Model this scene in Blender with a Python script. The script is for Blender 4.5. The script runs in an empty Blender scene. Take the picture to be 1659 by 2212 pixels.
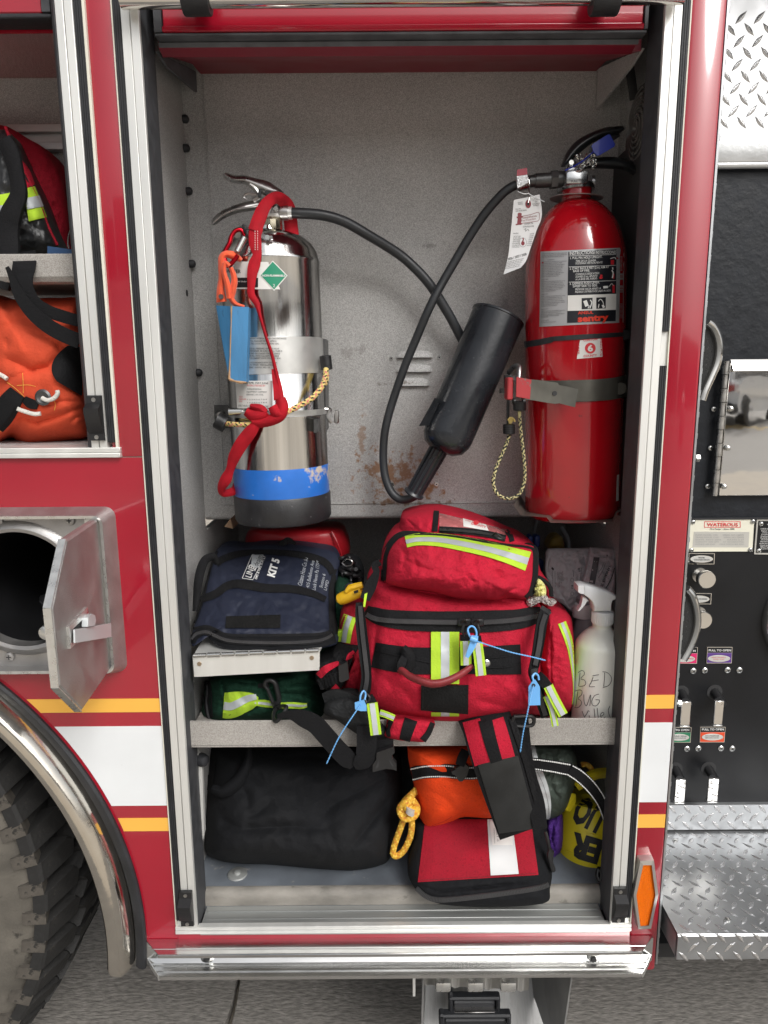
import bpy, bmesh, math, random
import numpy as np
from mathutils import Vector, Matrix, noise
from mathutils.bvhtree import BVHTree
random.seed(7)
SC = bpy.context.scene
COL = SC.collection
# ---------------------------------------------------------------- camera
F, PITCH, ROLL = 1534.0, math.radians(10.8), math.radians(-0.4)
CAM = Vector((0, -1.15, 1.5))
ROT = Matrix.Rotation(math.pi / 2 - PITCH, 3, 'X') @ Matrix.Rotation(ROLL, 3, 'Z')
cd = bpy.data.cameras.new('camera'); cam = bpy.data.objects.new('camera', cd); COL.objects.link(cam)
cd.sensor_fit = 'VERTICAL'; cd.sensor_height = 24.0; cd.lens = 24.0 * F / 2212.0
cd.clip_start = 0.02; cd.clip_end = 800
cam.matrix_world = Matrix.Translation(CAM) @ ROT.to_4x4()
SC.camera = cam
# ---------------------------------------------------------------- overcast sky, soft sun, exposure
SUN_EL, SUN_AZ = math.radians(42), math.radians(148)   # azimuth clockwise from +Y
w = bpy.data.worlds.new('World'); SC.world = w; w.use_nodes = True
nt = w.node_tree; nt.nodes.clear()
sky = nt.nodes.new('ShaderNodeTexSky'); sky.sky_type = 'NISHITA'; sky.sun_disc = False
sky.sun_elevation = SUN_EL; sky.sun_rotation = SUN_AZ; sky.air_density = 1.0; sky.dust_density = 5.0; sky.ozone_density = 1.0
hs = nt.nodes.new('ShaderNodeHueSaturation'); hs.inputs['Saturation'].default_value = 0.22
bg = nt.nodes.new('ShaderNodeBackground'); bg.inputs['Strength'].default_value = 0.13
wo = nt.nodes.new('ShaderNodeOutputWorld')
nt.links.new(sky.outputs[0], hs.inputs['Color']); nt.links.new(hs.outputs[0], bg.inputs[0]); nt.links.new(bg.outputs[0], wo.inputs[0])
sd = bpy.data.lights.new('sun', 'SUN'); sd.energy = 1.4; sd.angle = math.radians(24); sd.color = (1.0, 0.985, 0.96)
sun = bpy.data.objects.new('sun', sd); COL.objects.link(sun)
sdir = Vector((math.sin(SUN_AZ) * math.cos(SUN_EL), math.cos(SUN_AZ) * math.cos(SUN_EL), math.sin(SUN_EL)))
sun.rotation_euler = (sdir).to_track_quat('Z', 'Y').to_euler(); sun.location = (0, -4, 5)
SC.view_settings.view_transform = 'Standard'; SC.view_settings.look = 'None'
SC.view_settings.gamma = 1.0; SC.view_settings.use_curve_mapping = False
SC.view_settings.exposure = 0.06
SC.cycles.max_bounces = 8; SC.cycles.use_denoising = True

# ---------------------------------------------------------------- photo measure -> world point on a chosen depth
REG = {'Q': (0, 0, 1), 'Z1': (0, 0, .3255), 'Z2': (540, 0, .3255), 'Z3': (1080, 0, .349), 'Z4': (0, 486, .2442), 'Z5': (378, 486, .3051),
       'Z6': (756, 486, .3051), 'Z7': (1053, 486, .3052), 'Z8': (1404, 486, .3053), 'Y1': (0, 1026, .2442), 'Y2': (378, 1107, .2604),
       'Y3': (702, 1080, .3581), 'Y4': (1134, 1080, .2442), 'Y5': (1404, 1080, .3174), 'Y6': (378, 1512, .3255), 'Y7': (810, 1512, .3743),
       'Y8': (0, 1512, .3163), 'W1': (270, 1998, .716), 'W2': (1350, 1782, .1943), 'W3': (864, 2052, .2604)}
def q(k, *pts):
    a, b, s = REG[k]
    r = [(a + s * p[0], b + s * p[1]) + tuple(p[2:]) for p in pts]
    return r
def ray(x, y):
    return ROT @ Vector(((x - 829.5) / F, -(y - 1106) / F, -1.0))
def P(x, y, Y=0.0):
    d = ray(x, y); return CAM + d * ((Y - CAM.y) / d.y)
def PZ(x, y, Z):
    d = ray(x, y); return CAM + d * ((Z - CAM.z) / d.z)
def PX(x, y, X):
    d = ray(x, y); return CAM + d * ((X - CAM.x) / d.x)

# ---------------------------------------------------------------- materials
def _n(nt, t, **kw):
    n = nt.nodes.new(t)
    for k, v in kw.items():
        if hasattr(n, k) and k not in ('Scale', 'Detail'): setattr(n, k, v)
        else: n.inputs[k].default_value = v
    return n
def M(name, col, rough=.5, metal=0.0, var=.12, vs=9.0, bump=0.0, bs=350.0, coat=0.0, rvar=.08, spec=.5, stretch=None, spots=None, trans=0.0, emit=0.0, sheen=0.0, big=0.0, bigs=20.0, alpha=1.0, edge=None):
    """principled surface with procedural colour, gloss and relief variation; spots=(colour, scale, threshold)"""
    m = bpy.data.materials.new(name); m.use_nodes = True; nt = m.node_tree; L = nt.links
    b = nt.nodes['Principled BSDF']; tc = _n(nt, 'ShaderNodeTexCoord'); co = tc.outputs['Object']
    if stretch:
        mp = _n(nt, 'ShaderNodeMapping'); mp.inputs['Scale'].default_value = stretch; L.new(co, mp.inputs[0]); co = mp.outputs[0]
    n1 = _n(nt, 'ShaderNodeTexNoise', Scale=vs, Detail=6.0); L.new(co, n1.inputs['Vector'])
    mr = _n(nt, 'ShaderNodeMapRange'); L.new(n1.outputs[0], mr.inputs[0])
    mr.inputs[1].default_value = .3; mr.inputs[2].default_value = .7; mr.inputs[3].default_value = 1 - var; mr.inputs[4].default_value = 1 + var
    mu = _n(nt, 'ShaderNodeVectorMath', operation='SCALE'); mu.inputs[0].default_value = col; L.new(mr.outputs[0], mu.inputs['Scale'])
    cout = mu.outputs[0]
    if spots:
        sc, ssz, th = spots
        n2 = _n(nt, 'ShaderNodeTexNoise', Scale=ssz, Detail=8.0, Roughness=.65); L.new(co, n2.inputs['Vector'])
        rp = _n(nt, 'ShaderNodeMapRange'); L.new(n2.outputs[0], rp.inputs[0]); rp.inputs[1].default_value = th; rp.inputs[2].default_value = th + .06
        mx = _n(nt, 'ShaderNodeMix', data_type='RGBA'); L.new(rp.outputs[0], mx.inputs[0]); L.new(cout, mx.inputs[6]); mx.inputs[7].default_value = (*sc, 1)
        cout = mx.outputs[2]
    L.new(cout, b.inputs['Base Color'])
    rr = _n(nt, 'ShaderNodeMapRange'); L.new(n1.outputs[0], rr.inputs[0]); rr.inputs[1].default_value = .3; rr.inputs[2].default_value = .7
    rr.inputs[3].default_value = max(.02, rough - rvar); rr.inputs[4].default_value = min(1, rough + rvar); L.new(rr.outputs[0], b.inputs['Roughness'])
    b.inputs['Metallic'].default_value = metal; b.inputs['Coat Weight'].default_value = coat; b.inputs['Coat Roughness'].default_value = .06
    b.inputs['Specular IOR Level'].default_value = spec; b.inputs['Transmission Weight'].default_value = trans; b.inputs['Sheen Weight'].default_value = sheen
    b.inputs['Alpha'].default_value = alpha
    if edge is not None: b.inputs['Specular Tint'].default_value = (edge, edge, edge, 1)
    if emit: b.inputs['Emission Color'].default_value = (*col, 1); b.inputs['Emission Strength'].default_value = emit
    prev = None
    if big:
        n4 = _n(nt, 'ShaderNodeTexNoise', Scale=bigs, Detail=3.0); L.new(co, n4.inputs['Vector'])
        b4 = _n(nt, 'ShaderNodeBump', Strength=1.0, Distance=big); L.new(n4.outputs[0], b4.inputs['Height']); prev = b4
    if bump:
        n3 = _n(nt, 'ShaderNodeTexNoise', Scale=bs, Detail=3.0); L.new(co, n3.inputs['Vector'])
        bp = _n(nt, 'ShaderNodeBump', Strength=bump, Distance=.0012); L.new(n3.outputs[0], bp.inputs['Height'])
        if prev: L.new(prev.outputs[0], bp.inputs['Normal'])
        prev = bp
    if prev: L.new(prev.outputs[0], b.inputs['Normal'])
    return m
def speckle(name, base, dark, light, rust=None):
    """spatter paint of a compartment: fine light and dark flecks; rust = list of (x, z, radius) stains"""
    m = bpy.data.materials.new(name); m.use_nodes = True; nt = m.node_tree; L = nt.links; b = nt.nodes['Principled BSDF']
    geo = _n(nt, 'ShaderNodeNewGeometry'); co = geo.outputs['Position']
    vo = _n(nt, 'ShaderNodeTexVoronoi', Scale=1050.0); L.new(co, vo.inputs['Vector']); n = _n(nt, 'ShaderNodeSeparateColor'); L.new(vo.outputs['Color'], n.inputs[0])
    cr = _n(nt, 'ShaderNodeValToRGB'); L.new(n.outputs[0], cr.inputs[0]); e = cr.color_ramp.elements
    e[0].position = .05; e[0].color = (*dark, 1); e[1].position = .95; e[1].color = (*light, 1); x = e.new(.5); x.color = (*base, 1)
    n2 = _n(nt, 'ShaderNodeTexNoise', Scale=5.0, Detail=6.0); L.new(co, n2.inputs['Vector'])
    mr = _n(nt, 'ShaderNodeMapRange'); L.new(n2.outputs[0], mr.inputs[0]); mr.inputs[1].default_value = .35; mr.inputs[2].default_value = .65; mr.inputs[3].default_value = .9; mr.inputs[4].default_value = 1.08
    mu = _n(nt, 'ShaderNodeVectorMath', operation='SCALE'); L.new(cr.outputs[0], mu.inputs[0]); L.new(mr.outputs[0], mu.inputs['Scale'])
    out = mu.outputs[0]
    for (rx, rz, sx, sz, amt, rc) in (rust or []):
        s = _n(nt, 'ShaderNodeVectorMath', operation='SUBTRACT'); L.new(co, s.inputs[0]); s.inputs[1].default_value = (rx, 0, rz)
        d = _n(nt, 'ShaderNodeVectorMath', operation='MULTIPLY'); L.new(s.outputs[0], d.inputs[0]); d.inputs[1].default_value = (1 / sx, 0, 1 / sz)
        ln = _n(nt, 'ShaderNodeVectorMath', operation='LENGTH'); L.new(d.outputs[0], ln.inputs[0])
        nn = _n(nt, 'ShaderNodeTexNoise', Scale=75.0, Detail=7.0, Roughness=.6); L.new(co, nn.inputs['Vector'])
        ma = _n(nt, 'ShaderNodeMath', operation='MULTIPLY_ADD'); L.new(ln.outputs['Value'], ma.inputs[0]); ma.inputs[1].default_value = -.22; L.new(nn.outputs[0], ma.inputs[2])
        r = _n(nt, 'ShaderNodeMapRange'); L.new(ma.outputs[0], r.inputs[0]); r.inputs[1].default_value = .36; r.inputs[2].default_value = .47; r.inputs[4].default_value = amt
        mx = _n(nt, 'ShaderNodeMix', data_type='RGBA'); L.new(r.outputs[0], mx.inputs[0]); L.new(out, mx.inputs[6]); mx.inputs[7].default_value = (*rc, 1); out = mx.outputs[2]
    L.new(out, b.inputs['Base Color']); b.inputs['Roughness'].default_value = .55
    bp = _n(nt, 'ShaderNodeBump', Strength=.5, Distance=.0008); L.new(n.outputs[0], bp.inputs['Height']); L.new(bp.outputs[0], b.inputs['Normal'])
    return m

RED = (.34, .006, .021)
m_paint = M('red_truck_paint', RED, .22, var=.07, vs=5, spots=((.50, .20, .20), 130, .75), coat=1.0, rvar=.04, big=.0004, bigs=6)
m_white_decal = M('white_reflective_stripe', (.74, .76, .77), .45, var=.04, spots=((.3, .3, .3), 90, .70))
m_yellow_decal = M('gold_stripe', (.86, .46, .075), .4, var=.04)
m_track = M('brushed_satin_aluminium', (.80, .80, .77), .42, metal=.55, var=.05, vs=30, stretch=(1, 1, .1))
m_rubber = M('black_rubber', (.018, .019, .022), .55, var=.3, vs=40, bump=.4)
m_seal = M('dusty_dark_rubber_seal', (.045, .047, .052), .6, var=.3, vs=60, spots=((.3, .3, .3), 180, .7))
m_lip = M('cream_edge_trim', (.72, .70, .60), .5, var=.05)
WALLRUST = [(.02, 1.295, .10, .07, .85, (.27, .13, .055)), (.075, 1.268, .06, .03, .8, (.27, .14, .06)), (-.045, 1.37, .012, .07, .6, (.25, .13, .06)), (.03, 1.243, .12, .008, .8, (.16, .09, .05)), (.03, 1.486, .05, .006, .7, (.10, .07, .05)), (-.13, 1.62, .05, .02, .3, (.2, .19, .18)), (.10, 1.75, .03, .008, .5, (.16, .15, .14)), (-.06, 1.55, .04, .02, .35, (.17, .15, .14)), (.24, 1.62, .02, .03, .4, (.15, .14, .13)), (-.25, 1.9, .06, .03, .25, (.2, .19, .18))]
m_wall = speckle('spatter_grey_wall', (.42, .415, .405), (.29, .285, .28), (.58, .575, .565), WALLRUST)
m_lipspk = speckle('spatter_grey_shelf', (.34, .32, .295), (.26, .24, .22), (.44, .42, .39))
m_dark = M('black_parts_and_shade', (.03, .03, .031), .7, var=.2)
m_floor = M('worn_blue_grey_floor', (.120, .135, .155), .45, var=.35, vs=9, bump=.4, bs=90, spots=((.22, .21, .20), 26, .62))
m_sillal = M('weathered_aluminium_sill', (.40, .41, .40), .45, metal=.6, var=.22, vs=26, stretch=(.12, 1, 1), spots=((.25, .25, .25), 16, .66))
m_polish = M('polished_aluminium', (.74, .74, .73), .2, metal=1, var=.07, vs=40, rvar=.08, bump=.12, bs=140, stretch=(.15, 1, 1), spots=((.45, .44, .42), 90, .7))
m_chrome = M('chrome', (.78, .76, .72), .06, metal=1, var=.04, rvar=.03)
m_mirror = M('mirror_polished_stainless', (.80, .78, .75), .025, metal=1, var=.02, rvar=.015, big=.0003, bigs=9)
m_fender = M('polished_stainless_fender', (.72, .68, .61), .13, metal=1, var=.06, vs=30, rvar=.06, bump=.2, bs=60)
m_cast = M('dull_cast_aluminium', (.42, .41, .40), .38, metal=.8, var=.16, vs=24, bump=.5, bs=500, rvar=.1)
m_castw = M('bare_metal_and_lit_edge', (.75, .75, .73), .3, metal=.9, var=.12, vs=60)
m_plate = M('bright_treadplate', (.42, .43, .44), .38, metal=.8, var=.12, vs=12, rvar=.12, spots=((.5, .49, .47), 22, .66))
m_plateb = M('sky_bright_treadplate', (.68, .69, .70), .34, metal=.75, var=.08, vs=14, rvar=.1, spots=((.5, .5, .5), 60, .72))  # paler copy of the treadplate, sky reflection put into its colour
m_tread = M('worn_tread_diamond', (.66, .66, .66), .24, metal=.9, var=.1, bump=.6, bs=500)
m_vinyl = M('black_vinyl_panel', (.009, .011, .015), .45, spec=.35, var=.2, vs=30, bump=.5, bs=90, big=.0008, bigs=45)
m_panel = M('black_painted_panel', (.007, .0075, .009), .42, spec=.35, var=.15, bump=.15, bs=600)
m_steelbrush = M('satin_steel', (.55, .54, .52), .3, metal=1, var=.1, vs=60)
m_screw = M('stainless_screw', (.6, .6, .58), .22, metal=1, var=.1)
m_black = M('black_plastic', (.014, .014, .015), .4, var=.2, bump=.15)
m_tyre = M('tyre_rubber_tread', (.014, .0135, .013), .72, var=.4, vs=14, bump=.9, bs=120, spots=((.07, .062, .05), 22, .62))
m_side = M('dusty_tyre_sidewall', (.10, .09, .075), .85, var=.5, vs=9, bump=.9, bs=200, spots=((.04, .036, .03), 14, .56))
# ---------------------------------------------------------------- geometry: every builder returns (verts, faces) in world space
def cat(*gs):
    V, Fc = [], []
    for v, f in gs:
        o = len(V); V += [tuple(x) for x in v]; Fc += [tuple(i + o for i in p) for p in f]
    return V, Fc
def cr(pts, n, closed=False):
    """catmull-rom through points of any dimension"""
    A = np.array(pts, float); m = len(A)
    if m == 2 and not closed:
        t = np.linspace(0, 1, n)[:, None]; return A[0] * (1 - t) + A[1] * t
    if closed: T = np.arange(n) / n * m
    else: T = np.linspace(0, m - 1 - 1e-9, n)
    out = []
    for t in T:
        i = int(t); u = t - i
        g = (lambda j: A[j % m]) if closed else (lambda j: A[min(max(j, 0), m - 1)] if 0 <= j < m else (2 * A[0] - A[1] if j < 0 else 2 * A[-1] - A[-2]))
        a, b, c, d = g(i - 1), g(i), g(i + 1), g(i + 2)
        out.append(.5 * (2 * b + (c - a) * u + (2 * a - 5 * b + 4 * c - d) * u * u + (3 * b - a - 3 * c + d) * u ** 3))
    return np.array(out)
def lin(pts, n):
    A = np.array(pts, float); d = np.r_[0, np.cumsum(np.linalg.norm(np.diff(A[:, :2], axis=0), axis=1))]
    t = np.linspace(0, d[-1], n); return np.stack([np.interp(t, d, A[:, k]) for k in range(A.shape[1])], 1)
def box(x0, x1, y0, y1, z0, z1, bev=0.0, seg=1):
    if bev <= 0:
        v = [(x, y, z) for z in (z0, z1) for y in (y0, y1) for x in (x0, x1)]
        return v, [(0, 2, 3, 1), (4, 5, 7, 6), (0, 1, 5, 4), (1, 3, 7, 5), (3, 2, 6, 7), (2, 0, 4, 6)]
    b = bmesh.new(); bmesh.ops.create_cube(b, size=1)
    for v in b.verts: v.co = Vector(((x0 + x1) / 2 + v.co.x * (x1 - x0), (y0 + y1) / 2 + v.co.y * (y1 - y0), (z0 + z1) / 2 + v.co.z * (z1 - z0)))
    bmesh.ops.bevel(b, geom=b.edges[:], offset=bev, segments=seg, affect='EDGES', profile=.5)
    b.verts.index_update(); r = ([tuple(v.co) for v in b.verts], [tuple(v.index for v in f.verts) for f in b.faces]); b.free(); return r
def xf(g, mat):
    return [tuple(mat @ Vector(v)) for v in g[0]], g[1]
def prism(poly, y0, y1, ax='Y'):
    """polygon in the (x, z) plane pushed from y0 to y1 (ax 'X': polygon is (y, z); ax 'Z': polygon is (x, y))"""
    n = len(poly)
    f = {'Y': lambda a, b, t: (a, t, b), 'X': lambda a, b, t: (t, a, b), 'Z': lambda a, b, t: (a, b, t)}[ax]
    v = [f(a, b, y0) for a, b in poly] + [f(a, b, y1) for a, b in poly]
    fc = [tuple(range(n)), tuple(range(2 * n - 1, n - 1, -1))] + [(i, (i + 1) % n, n + (i + 1) % n, n + i) for i in range(n)]
    return v, fc
def pxprism(pts, Y, th):
    """outline given in photo measures on depth Y, pushed back by th as a real slab"""
    return prism([(P(x, y, Y).x, P(x, y, Y).z) for x, y in pts], Y, Y + th)
def tube(path, r, seg=10, cap=True, flat=1.0, closed=False):
    A = [Vector(p) for p in path]; n = len(A); R = [r] * n if not hasattr(r, '__len__') else list(r)
    V, Fc = [], []; up = Vector((0, 1, 0)); prev = None
    for i, p in enumerate(A):
        t = (A[(i + 1) % n] - A[i - 1]) if closed else (A[min(i + 1, n - 1)] - A[max(i - 1, 0)])
        if t.length < 1e-9: t = Vector((0, 0, 1))
        t.normalize()
        u = (up if prev is None else prev); u = u - t * u.dot(t)
        if u.length < 1e-4: u = Vector((1, 0, 0)) - t * t.x
        u.normalize(); prev = u; s = t.cross(u)
        for k in range(seg):
            a = 2 * math.pi * k / seg; V.append(tuple(p + (u * math.cos(a) * flat + s * math.sin(a)) * R[i]))
    for i in range(n if closed else n - 1):
        for k in range(seg):
            a = i * seg + k; b = i * seg + (k + 1) % seg; j = (i + 1) % n; Fc.append((a, b, j * seg + (k + 1) % seg, j * seg + k))
    if cap and not closed: Fc.append(tuple(range(seg - 1, -1, -1))); Fc.append(tuple((n - 1) * seg + k for k in range(seg)))
    return V, Fc
def cyl(a, b, r, seg=16, r2=None): return tube([a, b], [r, r if r2 is None else r2], seg)
def lathe(prof, base, axis=(0, 0, 1), seg=48, cap=True):
    """prof = [(radius, height along the axis)]"""
    ax = Vector(axis).normalized(); u = Vector((0, 1, 0)) - ax * ax.y
    if u.length < .1: u = Vector((1, 0, 0)) - ax * ax.x
    u.normalize(); s = ax.cross(u); B = Vector(base); V, Fc = [], []; n = len(prof)
    for r, h in prof:
        for k in range(seg):
            a = 2 * math.pi * k / seg; V.append(tuple(B + ax * h + (u * math.cos(a) + s * math.sin(a)) * r))
    for i in range(n - 1):
        for k in range(seg): Fc.append((i * seg + k, i * seg + (k + 1) % seg, (i + 1) * seg + (k + 1) % seg, (i + 1) * seg + k))
    if cap: Fc.append(tuple(range(seg))); Fc.append(tuple((n - 1) * seg + k for k in range(seg)))
    return V, Fc
def grid(A, th=0.0, d=(0, 1, 0)):
    """(nu, nv, 3) array of points -> sheet; th > 0 makes it a closed slab pushed along d"""
    nu, nv = A.shape[:2]; V = [tuple(p) for p in A.reshape(-1, 3)]
    f = [(i * nv + j, (i + 1) * nv + j, (i + 1) * nv + j + 1, i * nv + j + 1) for i in range(nu - 1) for j in range(nv - 1)]
    if th:
        o = len(V); D = np.array(d) * th; V += [tuple(p) for p in (A + D).reshape(-1, 3)]
        f += [tuple(o + i for i in reversed(p)) for p in f]
        rim = [(i, 0) for i in range(nu)] + [(nu - 1, j) for j in range(1, nv)] + [(i, nv - 1) for i in range(nu - 2, -1, -1)] + [(0, j) for j in range(nv - 2, 0, -1)]
        ids = [i * nv + j for i, j in rim]; m = len(ids)
        f += [(ids[k], ids[(k + 1) % m], o + ids[(k + 1) % m], o + ids[k]) for k in range(m)]
    return V, f
def bvh(*gs):
    g = cat(*gs); return BVHTree.FromPolygons([Vector(v) for v in g[0]], g[1])
def hit(x, y, on, off=.001):
    if isinstance(on, (int, float)): return P(x, y, on - off)
    d = ray(x, y).normalized(); h = on.ray_cast(CAM, d)
    if h[0] is None: return None
    return h[0] - d * off
def drape(PX_, on, off=.001):
    """(nu, nv, 2) photo measures -> points lying on a built surface, seen from the camera"""
    nu, nv = PX_.shape[:2]; out = np.zeros((nu, nv, 3)); last = None; miss = []
    for i in range(nu):
        for j in range(nv):
            h = hit(PX_[i, j, 0], PX_[i, j, 1], on, off)
            if h is None: miss.append((i, j))
            else: out[i, j] = h
    ms = set(miss)
    for i, j in miss:
        best = None
        for a in range(nu):
            for b in range(nv):
                if (a, b) in ms: continue
                dd = (a - i) ** 2 + (b - j) ** 2
                if best is None or dd < best[0]: best = (dd, a, b)
        Yb = out[best[1], best[2], 1] if best else .1
        out[i, j] = P(PX_[i, j, 0], PX_[i, j, 1], Yb)
    return out
def ribpx(path, w, n=24, nv=4, smooth=True):
    """photo-measure centre line (+ optional per-point width) -> (n, nv, 2)"""
    pts = [tuple(p) if len(p) > 2 else (p[0], p[1], w) for p in path]
    A = (cr if smooth else lin)(pts, n); T = np.gradient(A[:, :2], axis=0); T /= np.linalg.norm(T, axis=1)[:, None] + 1e-9
    N = np.stack([-T[:, 1], T[:, 0]], 1); s = np.linspace(-.5, .5, nv)
    return A[:, None, :2] + N[:, None, :] * s[None, :, None] * A[:, None, 2:3]
def band(k, path, w, on, off=.0015, th=.0015, n=24, nv=4, smooth=True):
    s = REG[k][2]; pts = [(*q(k, p)[0][:2], (p[2] if len(p) > 2 else w) * s) for p in path]
    return grid(drape(ribpx(pts, w * s, n, nv, smooth), on, off), th, ray(829, 1106).normalized())
def quad(k, c4, on, off=.001, th=.001, nu=8, nv=8):
    """four corners (tl, tr, br, bl) laid on a surface"""
    c = np.array([p[:2] for p in q(k, *c4)]); u = np.linspace(0, 1, nu)[:, None, None]; v = np.linspace(0, 1, nv)[None, :, None]
    A = (c[0] * (1 - v) + c[1] * v) * (1 - u) + (c[3] * (1 - v) + c[2] * v) * u
    return grid(drape(A, on, off), th, ray(829, 1106).normalized())
def strap(k, path, w=10, th=.0018, n=30, nv=5, twist=None, curl=0.0):
    """free webbing: path of (x, y, Y[, width]) measures; twist = per-point depth tilt across the width"""
    a, b, s = REG[k]
    pts = [(a + s * p[0], b + s * p[1], p[2], (p[3] if len(p) > 3 else w) * s, (p[4] if len(p) > 4 else 0)) for p in path]
    A = cr(pts, n); T = np.gradient(A[:, :2], axis=0); T /= np.linalg.norm(T, axis=1)[:, None] + 1e-9; N = np.stack([-T[:, 1], T[:, 0]], 1)
    out = np.zeros((n, nv, 3))
    for i in range(n):
        for j in range(nv):
            t = j / (nv - 1) - .5; out[i, j] = P(A[i, 0] + N[i, 0] * t * A[i, 3], A[i, 1] + N[i, 1] * t * A[i, 3], A[i, 2] + A[i, 4] * t + curl * (4 * t * t))
    return grid(out, th)
def pxtube(k, path, r, n=40, seg=10, flat=1.0, rough=0):
    """round cord or hose: path of (x, y, Y[, radius]) measures, radius in metres"""
    pts = [(*q(k, p)[0][:2], p[2], p[3] if len(p) > 3 else r) for p in path]
    A = cr(pts, n); return tube([P(*a[:3]) for a in A], list(A[:, 3]), seg, flat=flat)
def puff(*a_, **k_):
    k_['rings'] = int(k_.get('rings', 26) * 1.5); k_['m'] = int(k_.get('m', 120) * 1.5); return puff_(*a_, **k_)
def puff_(k, outline, Y0, th, back=.05, p=3.0, c=None, folds=(), nz=(.0, 30), rings=26, m=120, slope=(0, 0), sm=True, q2=2.0, shear=None):
    """soft bag: outline in photo measures, rim at depth Y0, front bulging th towards the street; folds = [(polyline, width, depth)]"""
    o = cr([t[:2] for t in q(k, *outline)], m, closed=True) if sm else lin([t[:2] for t in q(k, *outline)] + [q(k, outline[0])[0][:2]], m + 1)[:-1]
    cen = np.array(q(k, c)[0]) if c else o.mean(0); s_ = REG[k][2]
    S = np.sin(np.linspace(0, 1, rings) * math.pi / 2) ** .8; S[0] = .015
    fl = [(lin([t[:2] for t in q(k, *pl)], 140), wd * s_, dp) for pl, wd, dp in folds]
    V = []; f = []
    for r_, s in enumerate(S):
        pos = cen + (o - cen) * s; bulge = th * (1 - s ** p) ** (1 / q2)
        ya = Y0 + slope[0] * (pos[:, 0] - cen[0]) + slope[1] * (pos[:, 1] - cen[1]) - bulge
        for pl, wd, dp in fl:
            D_ = np.linalg.norm(pos[:, None, :] - pl[None], axis=2); k_ = np.argmin(D_, axis=1); d = D_[np.arange(m), k_]; tp = np.sin(math.pi * (k_ + .5) / 140) ** .6
            ya += dp * tp * (np.exp(-(d / wd) ** 1.35) - .38 * np.exp(-(d / (3.2 * wd)) ** 2)) * min(1, (1 - s) * 8)
        for j in range(m):
            dn = 0
            if nz[0]:
                v = Vector((pos[j, 0] / nz[1], pos[j, 1] / nz[1], 3.7)); dn = nz[0] * (noise.noise(v) + .5 * noise.noise(v * 2.3) + 1.1 * abs(noise.noise(v * 1.3 + Vector((9, 4, 2)))) + .3 * abs(noise.noise(v * 3.1))) * min(1, (1 - s) * 6 + .1)
            V.append(tuple(P(pos[j, 0], pos[j, 1], ya[j] + dn)))
    R = len(S)
    rim = [Vector(v) for v in V[(R - 1) * m:]]; cc = sum(rim, Vector()) / m
    for sc_, by in ((1.0, .35), (.97, .8), (.85, 1.0), (.02, 1.0)):
        for v in rim: t = cc + (v - cc) * sc_; V.append((t.x, t.y + back * by, t.z))
    for i in range(R + 3):
        for j in range(m): f.append((i * m + j, i * m + (j + 1) % m, (i + 1) * m + (j + 1) % m, (i + 1) * m + j))
    f.append(tuple(range(m - 1, -1, -1))); o_ = (R + 3) * m; f.append(tuple(o_ + j for j in range(m)))
    return V, f
def disc(c, r, n, nseg=16, axis=(0, -1, 0), th=.002):
    return lathe([(r, 0), (r * .98, th)], c, axis, nseg)
_fc = {}
def glyphs(s, bold=0.0, shear=0.0):
    key = (s, bold, shear)
    if key not in _fc:
        cu = bpy.data.curves.new('t', 'FONT'); cu.body = s; cu.offset = bold; cu.shear = shear; cu.resolution_u = 2; cu.fill_mode = 'FRONT'
        o = bpy.data.objects.new('t', cu); COL.objects.link(o); dg = bpy.context.evaluated_depsgraph_get(); me = o.evaluated_get(dg).to_mesh()
        v = [(a.co.x / .70, a.co.y / .70) for a in me.vertices]; f = [tuple(p.vertices) for p in me.polygons]
        o.evaluated_get(dg).to_mesh_clear(); bpy.data.objects.remove(o); bpy.data.curves.remove(cu); _fc[key] = (v, f)
    return _fc[key]
def text(s, k, p0, p1, h, on, off=.0018, bold=.0, shear=0.0, fit=True, cut=0):
    """baseline from p0 to p1 in photo measures, capital height h; each glyph vertex is laid on the surface"""
    v, f = glyphs(s, bold, shear)
    if not v: return [], []
    if cut:
        b = bmesh.new(); vs = [b.verts.new((x, y, 0)) for x, y in v]
        for p in f:
            try: b.faces.new([vs[i] for i in p])
            except ValueError: pass
        for ax in (0, 1):
            lo_c = min(t[ax] for t in v); hi_c = max(t[ax] for t in v); t = lo_c + cut
            while t < hi_c: bmesh.ops.bisect_plane(b, geom=b.verts[:] + b.edges[:] + b.faces[:], plane_co=(t, t, 0), plane_no=(1 - ax, ax, 0)); t += cut
        b.verts.index_update(); v = [(t.co.x, t.co.y) for t in b.verts]; f = [tuple(t.index for t in p.verts) for p in b.faces]; b.free()
    a = np.array(q(k, p0)[0][:2]); b = np.array(q(k, p1)[0][:2]); hh = h * REG[k][2]; W = max(x for x, y in v); d = (b - a); L = np.linalg.norm(d); d /= L; up = np.array([d[1], -d[0]])
    out = []; last = None
    for x, y in v:
        pt = a + d * (x / W * L if fit else x * hh) + up * y * hh; hpt = hit(pt[0], pt[1], on, off)
        if hpt is None: hpt = last if last is not None else P(pt[0], pt[1], .1)
        last = hpt; out.append(tuple(hpt))
    return out, f
def strokes(k, lines, w, on, off=.0015, n=10, smooth=True):
    return cat(*[band(k, l, w, on, off, .0004, n, 2, smooth) for l in lines])
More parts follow.
